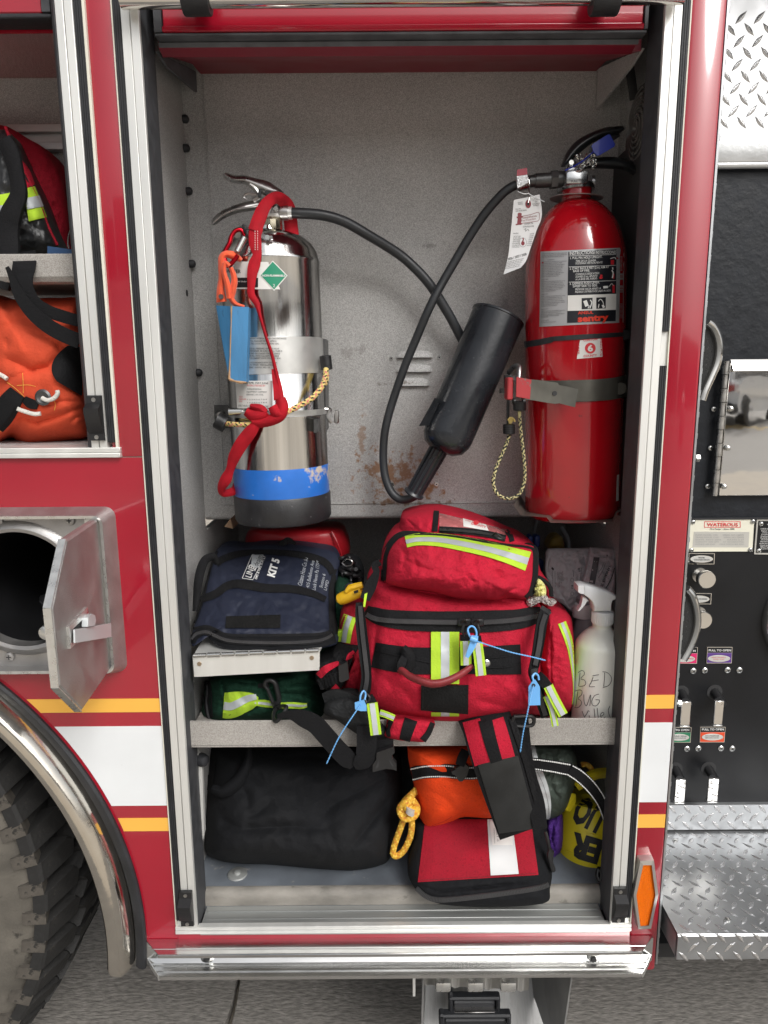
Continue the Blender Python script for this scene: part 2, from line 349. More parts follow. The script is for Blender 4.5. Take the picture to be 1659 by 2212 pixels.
# ---------------------------------------------------------------- linking: thing > part > sub-part
WL = {}
def thing(name, label, cat_, loc, group=None):
    o = bpy.data.objects.new(name, None); COL.objects.link(o); o.location = loc; o.empty_display_size = .05; WL[o.name] = Vector(loc)
    o['label'] = label; o['category'] = cat_
    if group: o['group'] = group
    return o
def part(name, g, mat, parent=None, label=None, smooth=True, stuff=False, ang=38):
    V, Fc = g
    if not V: return None
    A = np.array(V); c = Vector(((A.min(0) + A.max(0)) / 2).tolist()); me = bpy.data.meshes.new(name)
    me.from_pydata([tuple(v) for v in (A - np.array(c))], [], Fc); me.materials.append(mat)
    b = bmesh.new(); b.from_mesh(me); bmesh.ops.recalc_face_normals(b, faces=b.faces); b.to_mesh(me); b.free()
    if smooth:
        me.polygons.foreach_set('use_smooth', [True] * len(me.polygons)); me.set_sharp_from_angle(angle=math.radians(ang))
    o = bpy.data.objects.new(name, me); COL.objects.link(o)
    if parent: o.parent = parent; o.location = c - WL[parent.name]
    else: o.location = c
    WL[o.name] = c
    if label: o['label'] = label
    if stuff: o['kind'] = 'stuff'
    return o
def tag(o, label, cat_, group=None):
    o['label'] = label; o['category'] = cat_
    if group: o['group'] = group
    return o
def struct(o): o['kind'] = 'structure'; return o
def copy(o, loc, rot=None, parent=None):
    c = o.copy(); COL.objects.link(c); p = parent or c.parent; c.parent = p; c.location = Vector(loc) - (WL[p.name] if p else Vector())
    if rot: c.rotation_euler = rot
    WL[c.name] = Vector(loc); return c
# ================================================================ ground and street
GZ = -.02
m_conc = M('broomed_dark_concrete', (.235, .22, .20), .9, var=.35, vs=120, bump=1.0, bs=210, stretch=(.45, 1.3, 1), spots=((.05, .043, .036), 30, .68), big=.003, bigs=90)
m_conc2 = M('pale_street_concrete', (.50, .445, .37), .85, var=.1, vs=4)
m_asph = M('grey_asphalt', (.30, .285, .265), .8, var=.1, vs=3, bump=.5, bs=60)
m_linep = M('yellow_road_paint', (.75, .48, .08), .6)
m_joint = M('dark_joint_filler', (.02, .018, .016), .9)
g = part('ground', box(-300, 300, -300, 300, GZ - .3, GZ - .03), m_conc2, smooth=False); struct(g)
a1, a2 = PZ(517, 2112, GZ), PZ(495, 2212, GZ); jd = (a1 - a2) / (a1.y - a2.y)
def jx(y): return a2.x + jd.x * (y - a2.y)
random.seed(3)
ys = [-1.0 + i * .04 for i in range(110)]
def slab(side):
    e = [(jx(y) + side * (.004 + random.random() * .004 + (.012 if random.random() < .12 else 0)), y) for y in ys]
    far = [(side * 14, ys[-1]), (side * 14, ys[0])]
    return prism(e + far, GZ - .03, GZ, 'Z')
pv = thing('pavement', 'dark broomed concrete apron under the fire engine with a crack joint', 'pavement', (0, 1, GZ)); pv['kind'] = 'structure'; del pv['category']
part('concrete_slab', slab(-1), m_conc, pv, smooth=False); part('concrete_slab', slab(1), m_conc, pv, smooth=False)
struct(part('sidewalk', box(-60, 60, -8.4, -1.0, GZ - .02, GZ + .004), m_conc2, smooth=False))
struct(part('road', box(-80, 80, -25, -8.4, GZ - .025, GZ - .008), m_asph, smooth=False))
struct(part('road_markings', cat(box(-80, 80, -16.0, -15.85, GZ - .009, GZ - .004), box(-80, 80, -15.65, -15.5, GZ - .009, GZ - .004)), m_linep, smooth=False))
struct(part('far_sidewalk', box(-80, 80, -31, -25, GZ - .02, GZ + .1), m_conc2, smooth=False))
struct(part('parking_lot', box(-90, 90, -75, -31, GZ - .025, GZ - .008), m_asph, smooth=False))
# ================================================================ the fire engine
eng = thing('fire_engine', 'red fire engine side with open roller-door equipment compartments, gold and white stripes', 'fire truck', (0, 0, GZ))
def E(n, g, m, par=None, **kw): return part(n, g, m, par or eng, **kw)
FL, FR = -.3755, .4365            # outer edges of the opening frame
TL, TR = -.349, .411              # inner edges of the satin tracks
DL, DR = -.332, .392              # inner edges of the dark seals
LCR = -.443                       # right edge of the left compartment's frame ... built as px later
TH = .004
zb = .43
# --- wheel arch and filler hole cut the left panel
AC, AR = (-1.1166, .4935), .664
HC, HR = (-.608, 1.155), .101
zc = P(30, 990, 0).z              # lower edge of the left compartment's sill: 1.373
def arc(c, r, a0, a1, n): return [(c[0] + r * math.cos(math.radians(a0 + (a1 - a0) * i / n)), c[1] + r * math.sin(math.radians(a0 + (a1 - a0) * i / n))) for i in range(n + 1)]
xr = -.3885
up = [(xr, HC[1]), (xr, zc), (-1.3, zc), (-1.3, HC[1])] + [(HC[0] - HR, HC[1])] + arc(HC, HR, 180, 0, 20)[1:]
aa = math.degrees(math.asin((.4310 - AC[1]) / AR))
ptsarc = arc(AC, AR, aa, 100, 40)
lo = [(xr, HC[1]), (HC[0] + HR, HC[1])] + arc(HC, HR, 0, -180, 20)[1:] + [(-1.3, HC[1]), (-1.3, ptsarc[-1][1])] + [(ptsarc[-1][0], ptsarc[-1][1])] + list(reversed(ptsarc))[1:] + [(xr, ptsarc[0][1])]
E('side_panel', cat(prism(up, 0, TH)), m_paint, smooth=False)
E('side_panel', cat(prism(lo, 0, TH)), m_paint, smooth=False)
E('door_pillar', box(-.4405, xr, 0, .03, zc + .0005, 2.35, .004, 2), m_paint)
E('door_pillar', cat(box(.4515, .5045, 0, .03, .3975, 2.35, .006, 2), box(.499, .503, .025, .24, .42, 2.35)), m_paint)
E('sill_panel', box(-.3880, .4510, -.001, .003, .43, .494), m_paint, smooth=False)
# bumpy treadplate return seen along the pillar's outer edge
E('corner_trim', cat(box(.5050, .5085, .003, .26, .41, 2.3), *[box(.505, .5105, .004, .012, .43 + i * .0345, .441 + i * .0345, .0015) for i in range(54)]), m_plate)
E('canopy_panel', box(-1.4, .56, .021, .03, 2.135, 2.8), m_dark, smooth=False)
# stripes: sheets lying 0.8 mm proud, cut along the wheel arch
def stripe(z0, z1, m, lab):
    def ax(z): return AC[0] + math.sqrt((AR + .012) ** 2 - (z - AC[1]) ** 2)
    n = 10; zz = [z0 + (z1 - z0) * i / n for i in range(n + 1)]
    E('stripe', prism([(xr - .0008, z0), (xr - .0008, z1)] + [(ax(z), z) for z in reversed(zz)], -.0008, 0), m, smooth=False, label=lab + ' left of the compartment')
    E('stripe', box(.4523, .5035 - .002, -.0010, 0, z0, z1), m, smooth=False, label=lab + ' right of the compartment')
zq = lambda y: P(1430, y, 0).z
stripe(zq(1530), zq(1501), m_yellow_decal, 'upper gold stripe')
stripe(zq(1732), zq(1560.5), m_white_decal, 'broad white stripe')
stripe(zq(1787), zq(1759), m_yellow_decal, 'lower gold stripe')
# --- frame of the main opening
ZT = 2.22
def side_track(s, xo, xi, xd, z0, gap=None):
    """s = +1 right side, -1 left side; xo outer, xi inner edge of the satin face, xd inner edge of dark seal"""
    mid = xi + (xo - xi) * .5
    f = E('door_track', cat(box(min(xi, mid - s * .0004), max(xi, mid - s * .0004), -.0085, .03, z0, ZT, .0008), box(min(mid + s * .0004, xo), max(mid + s * .0004, xo), -.0078, .03, z0, ZT, .0008)), m_track)
    xw = xo + s * .0125
    for za, zb_ in (gap or [(z0 + .012, ZT)]):
        E('track_gasket', cat(box(min(xo + s * .0004, xw), max(xo + s * .0004, xw), -.0055, .02, za, zb_, .001), *[box(xo + s * t - .0011, xo + s * t + .0011, -.0068, -.005, za, zb_) for t in (.003, .0063, .0096)]), m_rubber)
    E('edge_trim', box(min(xw + s * .0003, xw + s * .0022), max(xw + s * .0003, xw + s * .0022), -.004, .01, z0, ZT), m_lip, smooth=False)
    E('track_channel', box(min(xo, xw), max(xo, xw), .0, .024, z0, ZT), m_track, smooth=False)
    pr = [(xi + s * .004, .0), (xi - s * .0005, -.002), (xi - s * .0015, .006), (xi - s * .0015, .056), (xi + s * .004, .056)]
    E('door_seal', prism(pr, z0 - .004, ZT, 'Z'), m_seal)
    return f
z0 = .506
side_track(-1, FL, TL, DL, z0)
gz1, gz2 = P(1450, 716, 0).z, P(1450, 790, 0).z
side_track(1, FR, TR, DR, z0, [(z0 + .012, gz2), (gz1, ZT)])
E('sill_track', cat(box(FL - .0145, FR + .0145, -.009, .003, .4915, .4985, .0008), box(FL - .0145, FR + .0145, -.0082, .003, .4990, .506, .0008)), m_track)
E('sill_plate', cat(box(-.345, .405, -.0075, .047, .488, .5045, .001), box(-.34, .40, .030, .034, .5045, .5065, .0006), box(-.34, .40, .012, .014, .5045, .5057, .0004)), m_sillal)
# --- roller door stops (black, two screws each)
def stopper(cx, z0_, lab):
    Y = -.0088; w_ = .0115
    pr = [(Y, 0), (Y - .006, .001), (Y - .006, .012), (Y - .013, .018), (Y - .021, .045), (Y - .021, .052), (Y - .007, .060), (Y - .006, .071), (Y, .072)]
    o = E('door_stop', xf(prism(pr, cx - w_, cx + w_, 'X'), Matrix.Translation((0, 0, z0_))), m_black, label=lab)
    for zz in (.006, .065): E('screw', disc((cx, Y - .006, z0_ + zz), .0035, .001, 12, th=.0012), m_steelbrush, o)
for k_, c0, c1, lab in (('Q', (401, 1905), (404, 1998), 'black door stop at the bottom of the left track'), ('Q', (1337, 1897), (1332, 1990), 'black door stop at the bottom of the right track')):
    pz = P(*c1, -.01); stopper(pz.x + .002, pz.z, lab)
# --- header: drip rail, red header, gasket, sloping red ceiling
r0 = P(300, -5, -.03); r1 = P(1440, 2, -.045)
E('drip_rail', tube([(P(262, 8, -.03)[0], -.03, r0.z), (P(1476, 3, -.03)[0], -.03, r0.z + .001)], .0145, 20), m_chrome)
for x in (424, 1307): c = P(x, -5, -.03); E('rail_clamp', cat(lathe([(.0215, -.019), (.0225, -.017), (.0225, .017), (.0215, .019)], c, (1, 0, 0), 24), box(c.x - .017, c.x + .017, -.03, .0, c.z - .006, c.z + .03, .003)), m_rubber)
h = P(870, 68, .014).z
E('header_panel', cat(box(-.322, .388, .014, .02, h, h + .12, .002), box(-.322, .388, .010, .014, h + .0, h + .008, .001)), m_paint)
m_gask = M('haze_lifted_header_gasket', (.085, .09, .10), .6, var=.35, vs=30)  # black lifted to blue-grey: lens haze put into the colour
E('header_gasket', cat(box(-.334, .393, .012, .034, h - .0045, h - .0005, .001), prism([(.030, h - .006), (.0335, h - .0115), (.037, h - .010), (.034, h - .003)], -.334, .388, 'X')), m_gask)
E('header_end', box(-.3335, -.3225, .010, .02, h, h + .11), m_seal, smooth=False); E('header_end', box(.3885, .3935, .010, .02, h, h + .11), m_seal, smooth=False)
m_wornlip = M('worn_tan_grey_lip', (.23, .215, .19), .6, var=.4, vs=22, bump=.8, bs=240, stretch=(.5, 1, 1), spots=((.16, .15, .13), 36, .60))
YB, ZBW, ZCEIL = .30, 1.2075, 2.055
WX0, WX1 = -.372, .462
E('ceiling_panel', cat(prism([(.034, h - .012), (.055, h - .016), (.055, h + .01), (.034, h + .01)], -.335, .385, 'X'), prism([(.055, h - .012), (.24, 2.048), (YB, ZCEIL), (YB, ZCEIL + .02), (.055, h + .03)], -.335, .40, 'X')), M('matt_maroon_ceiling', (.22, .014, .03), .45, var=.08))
E('gusset', prism([(.05, h - .01), (YB - .01, ZCEIL), (YB - .01, 1.985), (.10, h - .016)], .40, .404, 'X'), m_wall, smooth=False); E('gusset', prism([(.05, h - .01), (YB - .01, ZCEIL), (YB - .01, 2.02), (.10, h - .012)], -.345, -.341, 'X'), m_gask, smooth=False)
E('roof_panel', box(-.45, .52, .03, .9, 2.10, 2.13), m_dark, smooth=False)
# --- compartment shell
def wallp(g, n='compartment_wall', m=None): return E(n, g, m or m_wall, smooth=False)
E('back_wall', cat(prism([(YB + .035, ZBW), (YB + .012, ZBW), (YB + .003, ZBW + .004), (YB, ZBW + .010), (YB, 2.2), (YB + .035, 2.2)], WX0, WX1, 'X')), m_wall, ang=80)
E('wall_seam', cat(prism([(YB - .0006, 1.2395), (YB + .001, 1.2395), (YB + .001, 1.2425), (YB - .0025, 1.2418)], WX0 + .04, WX1 - .005, 'X'), box(-.331, -.3285, YB - .003, YB, 1.25, 2.05), box(.447, .449, YB - .003, YB, 1.25, 2.05)), m_wall)
wallp(box(WX0 - .01, WX0, .05, YB, ZBW - .02, 2.2)); wallp(box(WX1, WX1 + .01, .05, YB, ZBW - .02, 2.2))
wallp(box(WX0 - .01, WX0, .05, .62, .5, ZBW - .02)); wallp(box(WX1, WX1 + .01, .05, .62, .5, ZBW - .02))
wallp(box(WX0 - .01, WX1 + .01, .62, .63, .5, ZBW + .06)); wallp(box(WX0, WX1, YB + .036, .62, ZBW + .02, ZBW + .04))
E('gap_shade_panel', box(.440, .4605, .06, YB - .004, 1.24, 1.90, .002), m_dark)  # black panel stands in for the shade along this wall, not a lining
E('compartment_floor', cat(prism([(.62, .52), (.62, .532), (.062, .532), (.053, .529), (.049, .522), (.0475, .505), (.0475, .49), (.62, .49)], WX0, WX1, 'X')), m_floor, ang=60)
E('floor_lip', prism([(.066, .5325), (.060, .5337), (.0515, .530), (.0475, .521), (.0465, .505), (.0475, .505), (.0485, .521), (.054, .528), (.060, .5315)], -.35, .41, 'X'), m_wornlip, ang=80)
c = PZ(513, 1889, .5325)
E('floor_bolt', cat(lathe([(.0195, 0), (.0185, .003), (.013, .0045)], c, (0, 0, 1), 28), lathe([(.0075, .004), (.0078, .007), (.004, .0095)], c, (0, 0, 1), 20)), m_sillal)
# bumpers and holes on the left wall
for i, (x, y) in enumerate([(391, 257), (393, 320), (399, 413), (406, 570), (421, 805)]):
    c = PX(x + 4, y, WX0); E('rubber_bumper', lathe([(.0075, 0), (.0075, .006), (.006, .0095), (.002, .0115)], (WX0, c.y, c.z), (1, 0, 0), 16), m_rubber)
c = PX(403, 633, WX0); E('bolt_hole', disc((WX0 + .0003, c.y, c.z), .006, 1, 14, (1, 0, 0), .0012), m_dark)
c = P(446, 1640, .10); E('rubber_bumper', lathe([(.0125, 0), (.0125, .006), (.010, .014), (.004, .017)], (-.345, .06, P(440, 1640, .06).z), (1, -.5, 0), 18), m_rubber)
E('shelf_bracket', pxprism([(424, 1625), (436, 1640), (441, 1800), (437, 1820), (432, 1816), (429, 1650)], .055, .012), m_track, smooth=False)
# compartment light on the right wall: ribbed round lens
m_brkd = M('dark_light_bezel', (.12, .115, .11), .35, metal=.6)
c = Vector((WX1 - .022, .17, P(1385, 278, .17).z))
lt = E('compartment_light', lathe([(.085, 0), (.083, .008), (.070, .016)], c + Vector((.022, 0, 0)), (-1, 0, 0), 40), m_brkd)
m_lens = M('clear_ribbed_lens', (.09, .085, .08), .22, var=.05, coat=.3)
for i, r in enumerate((.069, .060, .051, .042, .033, .024, .015)): E('lens_ring', lathe([(r, .012), (r - .001, .020 + i * .0012), (r - .0045, .021 + i * .0012), (r - .0085, .016 + i * .0012)], c + Vector((.022, 0, 0)), (-1, 0, 0), 40), m_lens, lt)
E('gap_shade_strip', tube([P(1357, 112, .2), P(1362, 160, .2), P(1370, 215, .2)], .008, 8, flat=.3), m_dark)  # dark strip stands in for the shaded gap behind the light
# louvres, screws, holes on the back wall
m_slot = m_dark
def louvre(pts):
    (x0, y0), (x1, y1) = q('Z6', *pts); A = P(x0, y1, YB); B = P(x1, y0, YB); n = 16; m = 6; G = np.zeros((n, m, 3))
    for i in range(n):
        u = i / (n - 1); e = (1 - abs(2 * u - 1) ** 3.5) ** .5
        for j in range(m):
            v = j / (m - 1); G[i, j] = (A.x + (B.x - A.x) * u, YB - .008 * e * math.cos(v * math.pi / 2) ** .8 - .0002, A.z + (B.z - A.z) * v * (.35 + .65 * e))
    o = E('louvre', grid(G), m_wall); E('slot', box(A.x + .004, B.x - .004, YB - .007, YB - .0005, A.z - .0012, A.z - .0002), m_slot, o, smooth=False)
for p in ([(322, 888), (592, 940)], [(322, 985), (585, 1041)], [(335, 1083), (570, 1140)]): louvre(p)
for x, y in [(292, 945), (632, 938), (300, 1838), (613, 1836)]:
    c = P(*q('Z6', (x, y))[0], YB); s = E('rivet', disc(c, .0042, 1, 14, (0, -1, 0), .0018), m_screw); E('rivet_hole', disc(c + Vector((0, -.0018, 0)), .0016, 1, 10, (0, -1, 0), .0003), m_dark, s)
# ---------------- middle shelf (tray with lip)
ZS = .853
l0, l1 = P(422, 1558, .02).z, P(422, 1612, .02).z
E('shelf', cat(box(-.362, .418, .02, .024, l1, l0, .0015), box(-.362, .418, .024, .60, l1, l1 + .004), box(-.362, .418, .020, .030, l1 - .003, l1 + .0, .001)), m_lipspk)
# folding flap shelf under the navy kit
fl = quad('Y2', [(146, 1190), (1200, 1145), (1200, 1308), (160, 1365)], .030, 0, .0025, 2, 2)
fs = E('folding_shelf', fl, m_track, smooth=False)
E('flap_top', grid(np.array([[P(*q('Y2', (148, 1192))[0], .031), P(*q('Y2', (1198, 1147))[0], .031)], [Vector((-.35, .5, P(420, 1417, .031).z + .004)), Vector((-.05, .5, P(420, 1417, .031).z + .004))]], float), .003, (0, 0, -1)), m_track, fs, smooth=False)
for i in range(9):
    t0 = i / 9 + .006; t1 = (i + 1) / 9 - .006; a = P(*q('Y2', (148 + 1050 * t0, 1188 - 45 * t0))[0], .029); b = P(*q('Y2', (148 + 1050 * t1, 1188 - 45 * t1))[0], .029)
    E('hinge_knuckle', cyl(a, b, .0042 if i % 2 else .0036, 10), m_screw, fs)
for x, y in ((203, 1255), (1135, 1205)): E('rivet', disc(P(*q('Y2', (x, y))[0], .030), .004, 1, 12, th=.0015), M('brass_rivet', (.5, .4, .3), .3, 1), fs)
# ---------------- rub rail below the opening (open channel with mitred lips)
zt, zl, z2 = .473, .4795, .4305
RX0, RX1 = -.4495, .4945
def chan(x0a, x1a, x0b, x1b, za, ya, zb_, yb): return grid(np.array([[(x0a, ya, za), (x1a, ya, za)], [(x0b, yb, zb_), (x1b, yb, zb_)]], float), .0025, (0, 0, -1))
ZR = .4755
rr = E('rub_rail', cat(chan(RX0, RX1, RX0 + .036, RX1 - .034, ZR, -.0012, ZR + .003, -.04), box(RX0 + .036, RX1 - .034, -.0425, -.04, ZR - .004, ZR + .003, .0008), box(RX0 + .02, RX1 - .02, -.0275, -.0262, ZR + .0012, ZR + .0028)), m_polish)
E('rail_web', cat(box(RX0, RX1, -.004, -.0012, .424, ZR - .003), box(RX0 + .03, RX1 - .03, -.0065, -.004, .4435, .4465, .0008), box(RX0 + .03, RX1 - .03, -.006, -.004, .4375, .4395, .0006)), m_polish, rr, smooth=False)
lo_ = [(-.004, .4335), (-.010, .4265), (-.0105, .4285), (-.0145, .4285), (-.015, .4262), (-.023, .4258), (-.0235, .4280), (-.027, .4280), (-.0275, .4256), (-.039, .4256), (-.0392, .4295), (-.0425, .4295), (-.0425, .4232), (-.004, .4232)]
ZO = P(870, 2107, -.042).z - .4295
lo_ = [(y, z + ZO) for y, z in lo_]; lo_[0] = (-.004, lo_[0][1]); 
def mitre(g): return [(x + (.036 if x < 0 else -.032) * (-y / .0425), y, z) for x, y, z in g[0]], g[1]
for xa, xb, sx in ((RX0, RX0 + .036, -1), (RX1, RX1 - .032, 1)): E('rail_end_strip', prism([(xb, -.0432), (xb + sx * .002, -.0432), (xa + sx * .001, -.001), (xa - sx * .001, -.001)], .4228 + ZO, .4335 + ZO, 'Z'), m_castw, rr, smooth=False)
E('rail_lower_lip', mitre(prism(lo_, RX0, RX1, 'X')), m_polish, rr, smooth=False)
E('rail_web', box(RX0 + .0006, RX1 - .0006, -.0038, -.0014, lo_[0][1] - .008, .4245), m_polish, rr, smooth=False)
for x in (448, 1280):
    c = P(x, 2066, -.004); s = E('rail_bolt', lathe([(.0125, 0), (.0115, .004), (.006, .006)], c, (0, -1, 0), 24), m_screw, rr)
    E('bolt_head', lathe([(.006, .005), (.006, .009), (.003, .010)], c, (0, -1, 0), 6), m_dark, rr)
# underbody and far side so the ground below lies in the truck's own shade
E('underbody', cat(box(-.42, 1.6, .03, .60, .40, .43), box(-.42, 2.6, .63, 2.4, .40, .43), box(-3, -.42, .75, 2.4, .5, .53)), m_dark, smooth=False)
E('upper_body', cat(box(-3, 3, .64, 2.4, 1.4, 2.9)), m_dark, smooth=False)
# ---------------- left compartment
LT0, LT1 = -.4720, -.4450
def q0(x, y): v = P(x, y, 0); return v
LZ = P(30, 968, -.005).z
bx = [P(149, 5, 0).x, P(185, 540, 0).x]
L = dict(o=-.4443, i=-.4695, d=-.4835)
E('door_track', cat(box(-.4695, -.4574, -.0085, .03, LZ, ZT, .0008), box(-.4566, -.4443, -.0078, .03, LZ, ZT, .0008)), m_track)
E('track_gasket', cat(box(-.4440, -.4315, -.0055, .004, LZ + .008, ZT, .001), *[box(x - .0011, x + .0011, -.0068, -.005, LZ + .008, ZT) for x in (-.441, -.4378, -.4345)]), m_rubber)
E('edge_trim', box(-.4312, -.4272, -.006, .006, LZ, ZT), m_lip, smooth=False)
E('door_seal', prism([(-.4695, .0), (-.474, -.002), (-.480, .004), (-.4830, .014), (-.4830, .03), (-.4695, .03)], LZ - .002, ZT, 'Z'), m_seal)
zs1 = P(30, 990, -.009).z
E('sill_track', cat(box(-1.3, -.4245, -.009, .003, zs1, zs1 + (LZ - zs1) * .46, .0008), box(-1.3, -.4245, -.008, .05, zs1 + (LZ - zs1) * .5, LZ, .0008)), m_track)
pz = P(212, 952, -.01); stopper(pz.x, pz.z, 'black door stop at the foot of the left compartment track')
LB = .34
zl0, zl1 = P(60, 548, .05).z, P(60, 600, .05).z
wallp(box(-1.3, -.470, LB, LB + .01, LZ - .01, 2.2)); wallp(box(-.468, -.463, .06, LB, LZ - .01, 2.2)); wallp(box(-1.3, -.468, .004, LB, LZ - .012, LZ - .001), 'compartment_floor')
E('shelf', cat(box(-1.3, -.4845, .05, .054, zl1, zl0, .002), box(-1.3, -.4845, .054, .30, zl1, zl1 + .004), prism([(.05, zl1), (.054, zl1 - .006), (.065, zl1 - .0085), (.065, zl1)], -1.3, -.4845, 'X')), m_lipspk)
hl = P(60, 28, .014).z
E('header_panel', box(-1.3, -.497, .014, .02, hl, hl + .12, .002), m_paint); E('header_gasket', box(-1.3, -.484, .012, .05, hl - .0075, hl - .0005, .002), m_rubber)
E('header_end', box(-.4965, -.484, .01, .02, hl, hl + .11), m_seal, smooth=False)
E('ceiling_panel', prism([(.05, hl - .012), (.24, 2.06), (LB, 2.065), (LB, 2.09), (.05, hl + .03)], -1.3, -.484, 'X'), m_paint)
m_strut = M('scuffed_aluminium_strut', (.55, .55, .54), .4, metal=.7, var=.25, vs=40, stretch=(.2, 1, 1))
za, zb2 = P(100, 267, LB - .02).z, P(100, 323, LB - .02).z
E('wall_strut', cat(box(-1.3, -.475, LB - .02, LB, zb2, zb2 + (za - zb2) * .3, .001), box(-1.3, -.475, LB - .008, LB, zb2 + (za - zb2) * .3, zb2 + (za - zb2) * .68), box(-1.3, -.475, LB - .02, LB, zb2 + (za - zb2) * .68, za, .001)), m_strut)
# ---------------- filler housing with open hinged door
hz0, hz1 = 1.004, 1.293
def rrect(x0, x1, z0_, z1_, r, n=6):
    o = []
    for cx, cz, a in ((x1 - r, z1_ - r, 0), (x0 + r, z1_ - r, 90), (x0 + r, z0_ + r, 180), (x1 - r, z0_ + r, 270)):
        for i in range(n + 1): t = math.radians(a + 90 * i / n); o.append((cx + r * math.cos(t), cz + r * math.sin(t)))
    return o
def ringloft(loops, ys):
    n = len(loops[0]); V = [(x, y, z) for lp, y in zip(loops, ys) for x, z in lp]
    return V, [(i * n + j, i * n + (j + 1) % n, (i + 1) * n + (j + 1) % n, (i + 1) * n + j) for i in range(len(loops) - 1) for j in range(n)]
X0h = -.775
lo1 = rrect(X0h, -.443, hz0, hz1, .017); lo2 = rrect(X0h + .004, -.4495, hz0 + .006, hz1 - .006, .016); lo3 = rrect(X0h + .008, -.4535, hz0 + .010, hz1 - .0095, .014); lo4 = rrect(X0h + .012, -.4585, hz0 + .015, hz1 - .0145, .010)
fh = E('filler_housing', cat(ringloft([lo1, lo2, lo3, lo4, lo4], [0, -.020, -.030, -.029, -.004])), m_cast, ang=50)
E('housing_rim', ringloft([lo3, lo4], [-.0304, -.0296]), m_castw, fh, smooth=False)
nn = 56
def octring(c, r, n): return [(c[0] + r * math.cos(2 * math.pi * i / n), c[1] + r * math.sin(2 * math.pi * i / n)) for i in range(n)]
def sqring(x0, x1, z0_, z1_, c, n):
    o = []
    for i in range(n):
        t = 2 * math.pi * i / n; dx, dz = math.cos(t), math.sin(t); s = min((x1 - c[0]) / dx if dx > 1e-6 else ((x0 - c[0]) / dx if dx < -1e-6 else 9), (z1_ - c[1]) / dz if dz > 1e-6 else ((z0_ - c[1]) / dz if dz < -1e-6 else 9)); o.append((c[0] + dx * s, c[1] + dz * s))
    return o
E('housing_back', ringloft([sqring(X0h + .01, -.457, hz0 + .013, hz1 - .013, HC, nn), octring(HC, HR + .016, nn), octring(HC, HR + .012, nn), octring(HC, HR + .004, nn), octring(HC, HR - .002, nn), octring(HC, HR - .003, nn)], [-.006, -.006, -.011, -.014, -.012, .01]), m_cast, fh)
E('bottle_tube', cat(ringloft([octring(HC, HR - .002, nn), octring(HC, HR - .003, nn)], [.01, .55]), prism(octring(HC, HR, nn), .55, .56)), M('matt_black_tube', (.004, .004, .005), .6), fh)
c = Vector((HC[0] + .005, .22, HC[1] - .02))
m_dk2 = M('dark_bottle_valve', (.05, .05, .055), .4, var=.3, spots=((.3, .3, .3), 90, .7))
E('bottle_valve', cat(lathe([(.028, 0), (.030, .01), (.030, .035), (.02, .045)], P(88, 1300, .2) + Vector((0, 0, -.02)), (.6, -.8, .1), 20), cyl(P(88, 1300, .2), P(112, 1292, .16), .012, 12)), m_dk2, fh)
E('latch_pin', cat(lathe([(.013, 0), (.012, .006), (.004, .009)], P(102, 1365, -.012), (0, -1, 0), 20), pxprism([(95, 1352), (118, 1352), (118, 1378), (97, 1376)], -.012, .006)), m_castw, fh)
for x, y in [(620, 402), (-12, 405), (88, 1605)]:
    s = E('housing_screw', lathe([(.0085, 0), (.0075, .003), (.004, .0045)], P(*q('Y1', (x, y))[0], -.007), (0, -1, 0), 18), m_cast, fh); cc = P(*q('Y1', (x, y))[0], -.007)
    E('screw_slot', cat(box(cc.x - .004, cc.x + .004, cc.y - .0048, cc.y - .004, cc.z - .0009, cc.z + .0009), box(cc.x - .0009, cc.x + .0009, cc.y - .0049, cc.y - .004, cc.z - .004, cc.z + .004)), m_dark, fh, smooth=False)
E('hinge_block', pxprism([(182, 1122), (205, 1121), (205, 1133), (182, 1135)], -.02, .015), m_castw, fh, smooth=False)
# door leaf swung open towards the street: local r along (-.46,-.028)->(-.44,-.25)
hx, hy = -.4605, -.030; dv = Vector((-.438 - hx, -.252 - hy, 0)).normalized(); nv = Vector((-dv.y, dv.x, 0)) ; nv = nv if nv.x > 0 else -nv
def dp(r, z, t=0): p = Vector((hx, hy, 0)) + dv * r + nv * t; return (p.x, p.y, z)
oct_ = [(0, 1.278), (.148, 1.278), (.226, 1.203), (.226, 1.093), (.148, 1.020), (0, 1.020)]
def slabd(poly, t0, t1): n = len(poly); return [dp(r, z, t0) for r, z in poly] + [dp(r, z, t1) for r, z in poly], [tuple(range(n)), tuple(range(2 * n - 1, n - 1, -1))] + [(i, (i + 1) % n, n + (i + 1) % n, n + i) for i in range(n)]
def bevd(poly, t0, t1, b):
    cx = sum(r for r, z in poly) / len(poly); cz = sum(z for r, z in poly) / len(poly)
    inn = [(cx + (r - cx) * (1 - b / .11), cz + (z - cz) * (1 - b / .12)) for r, z in poly]; n = len(poly)
    V = [dp(r, z, t0) for r, z in poly] + [dp(r, z, t1 - b) for r, z in poly] + [dp(r, z, t1) for r, z in inn]
    return V, [tuple(range(n)), tuple(range(3 * n - 1, 2 * n - 1, -1))] + [(k * n + i, k * n + (i + 1) % n, (k + 1) * n + (i + 1) % n, (k + 1) * n + i) for k in (0, 1) for i in range(n)]
fd = E('filler_door', bevd(oct_, -.011, .0, .003), m_cast, smooth=False)
E('door_edge', slabd([(.2262, 1.2035), (.2262, 1.0925), (.2275, 1.0925), (.2275, 1.2035)], -.0115, -.001), m_castw, fd, smooth=False)  # pale strips on these outer edges paint in the light they catch
E('door_edge', slabd([(.148, 1.2782), (.2262, 1.2035), (.2275, 1.2045), (.1487, 1.2797)], -.0115, -.001), m_castw, fd, smooth=False)
E('door_edge', slabd([(.148, 1.0198), (.2262, 1.0925), (.2275, 1.0915), (.1487, 1.0183)], -.0115, -.001), m_castw, fd, smooth=False)
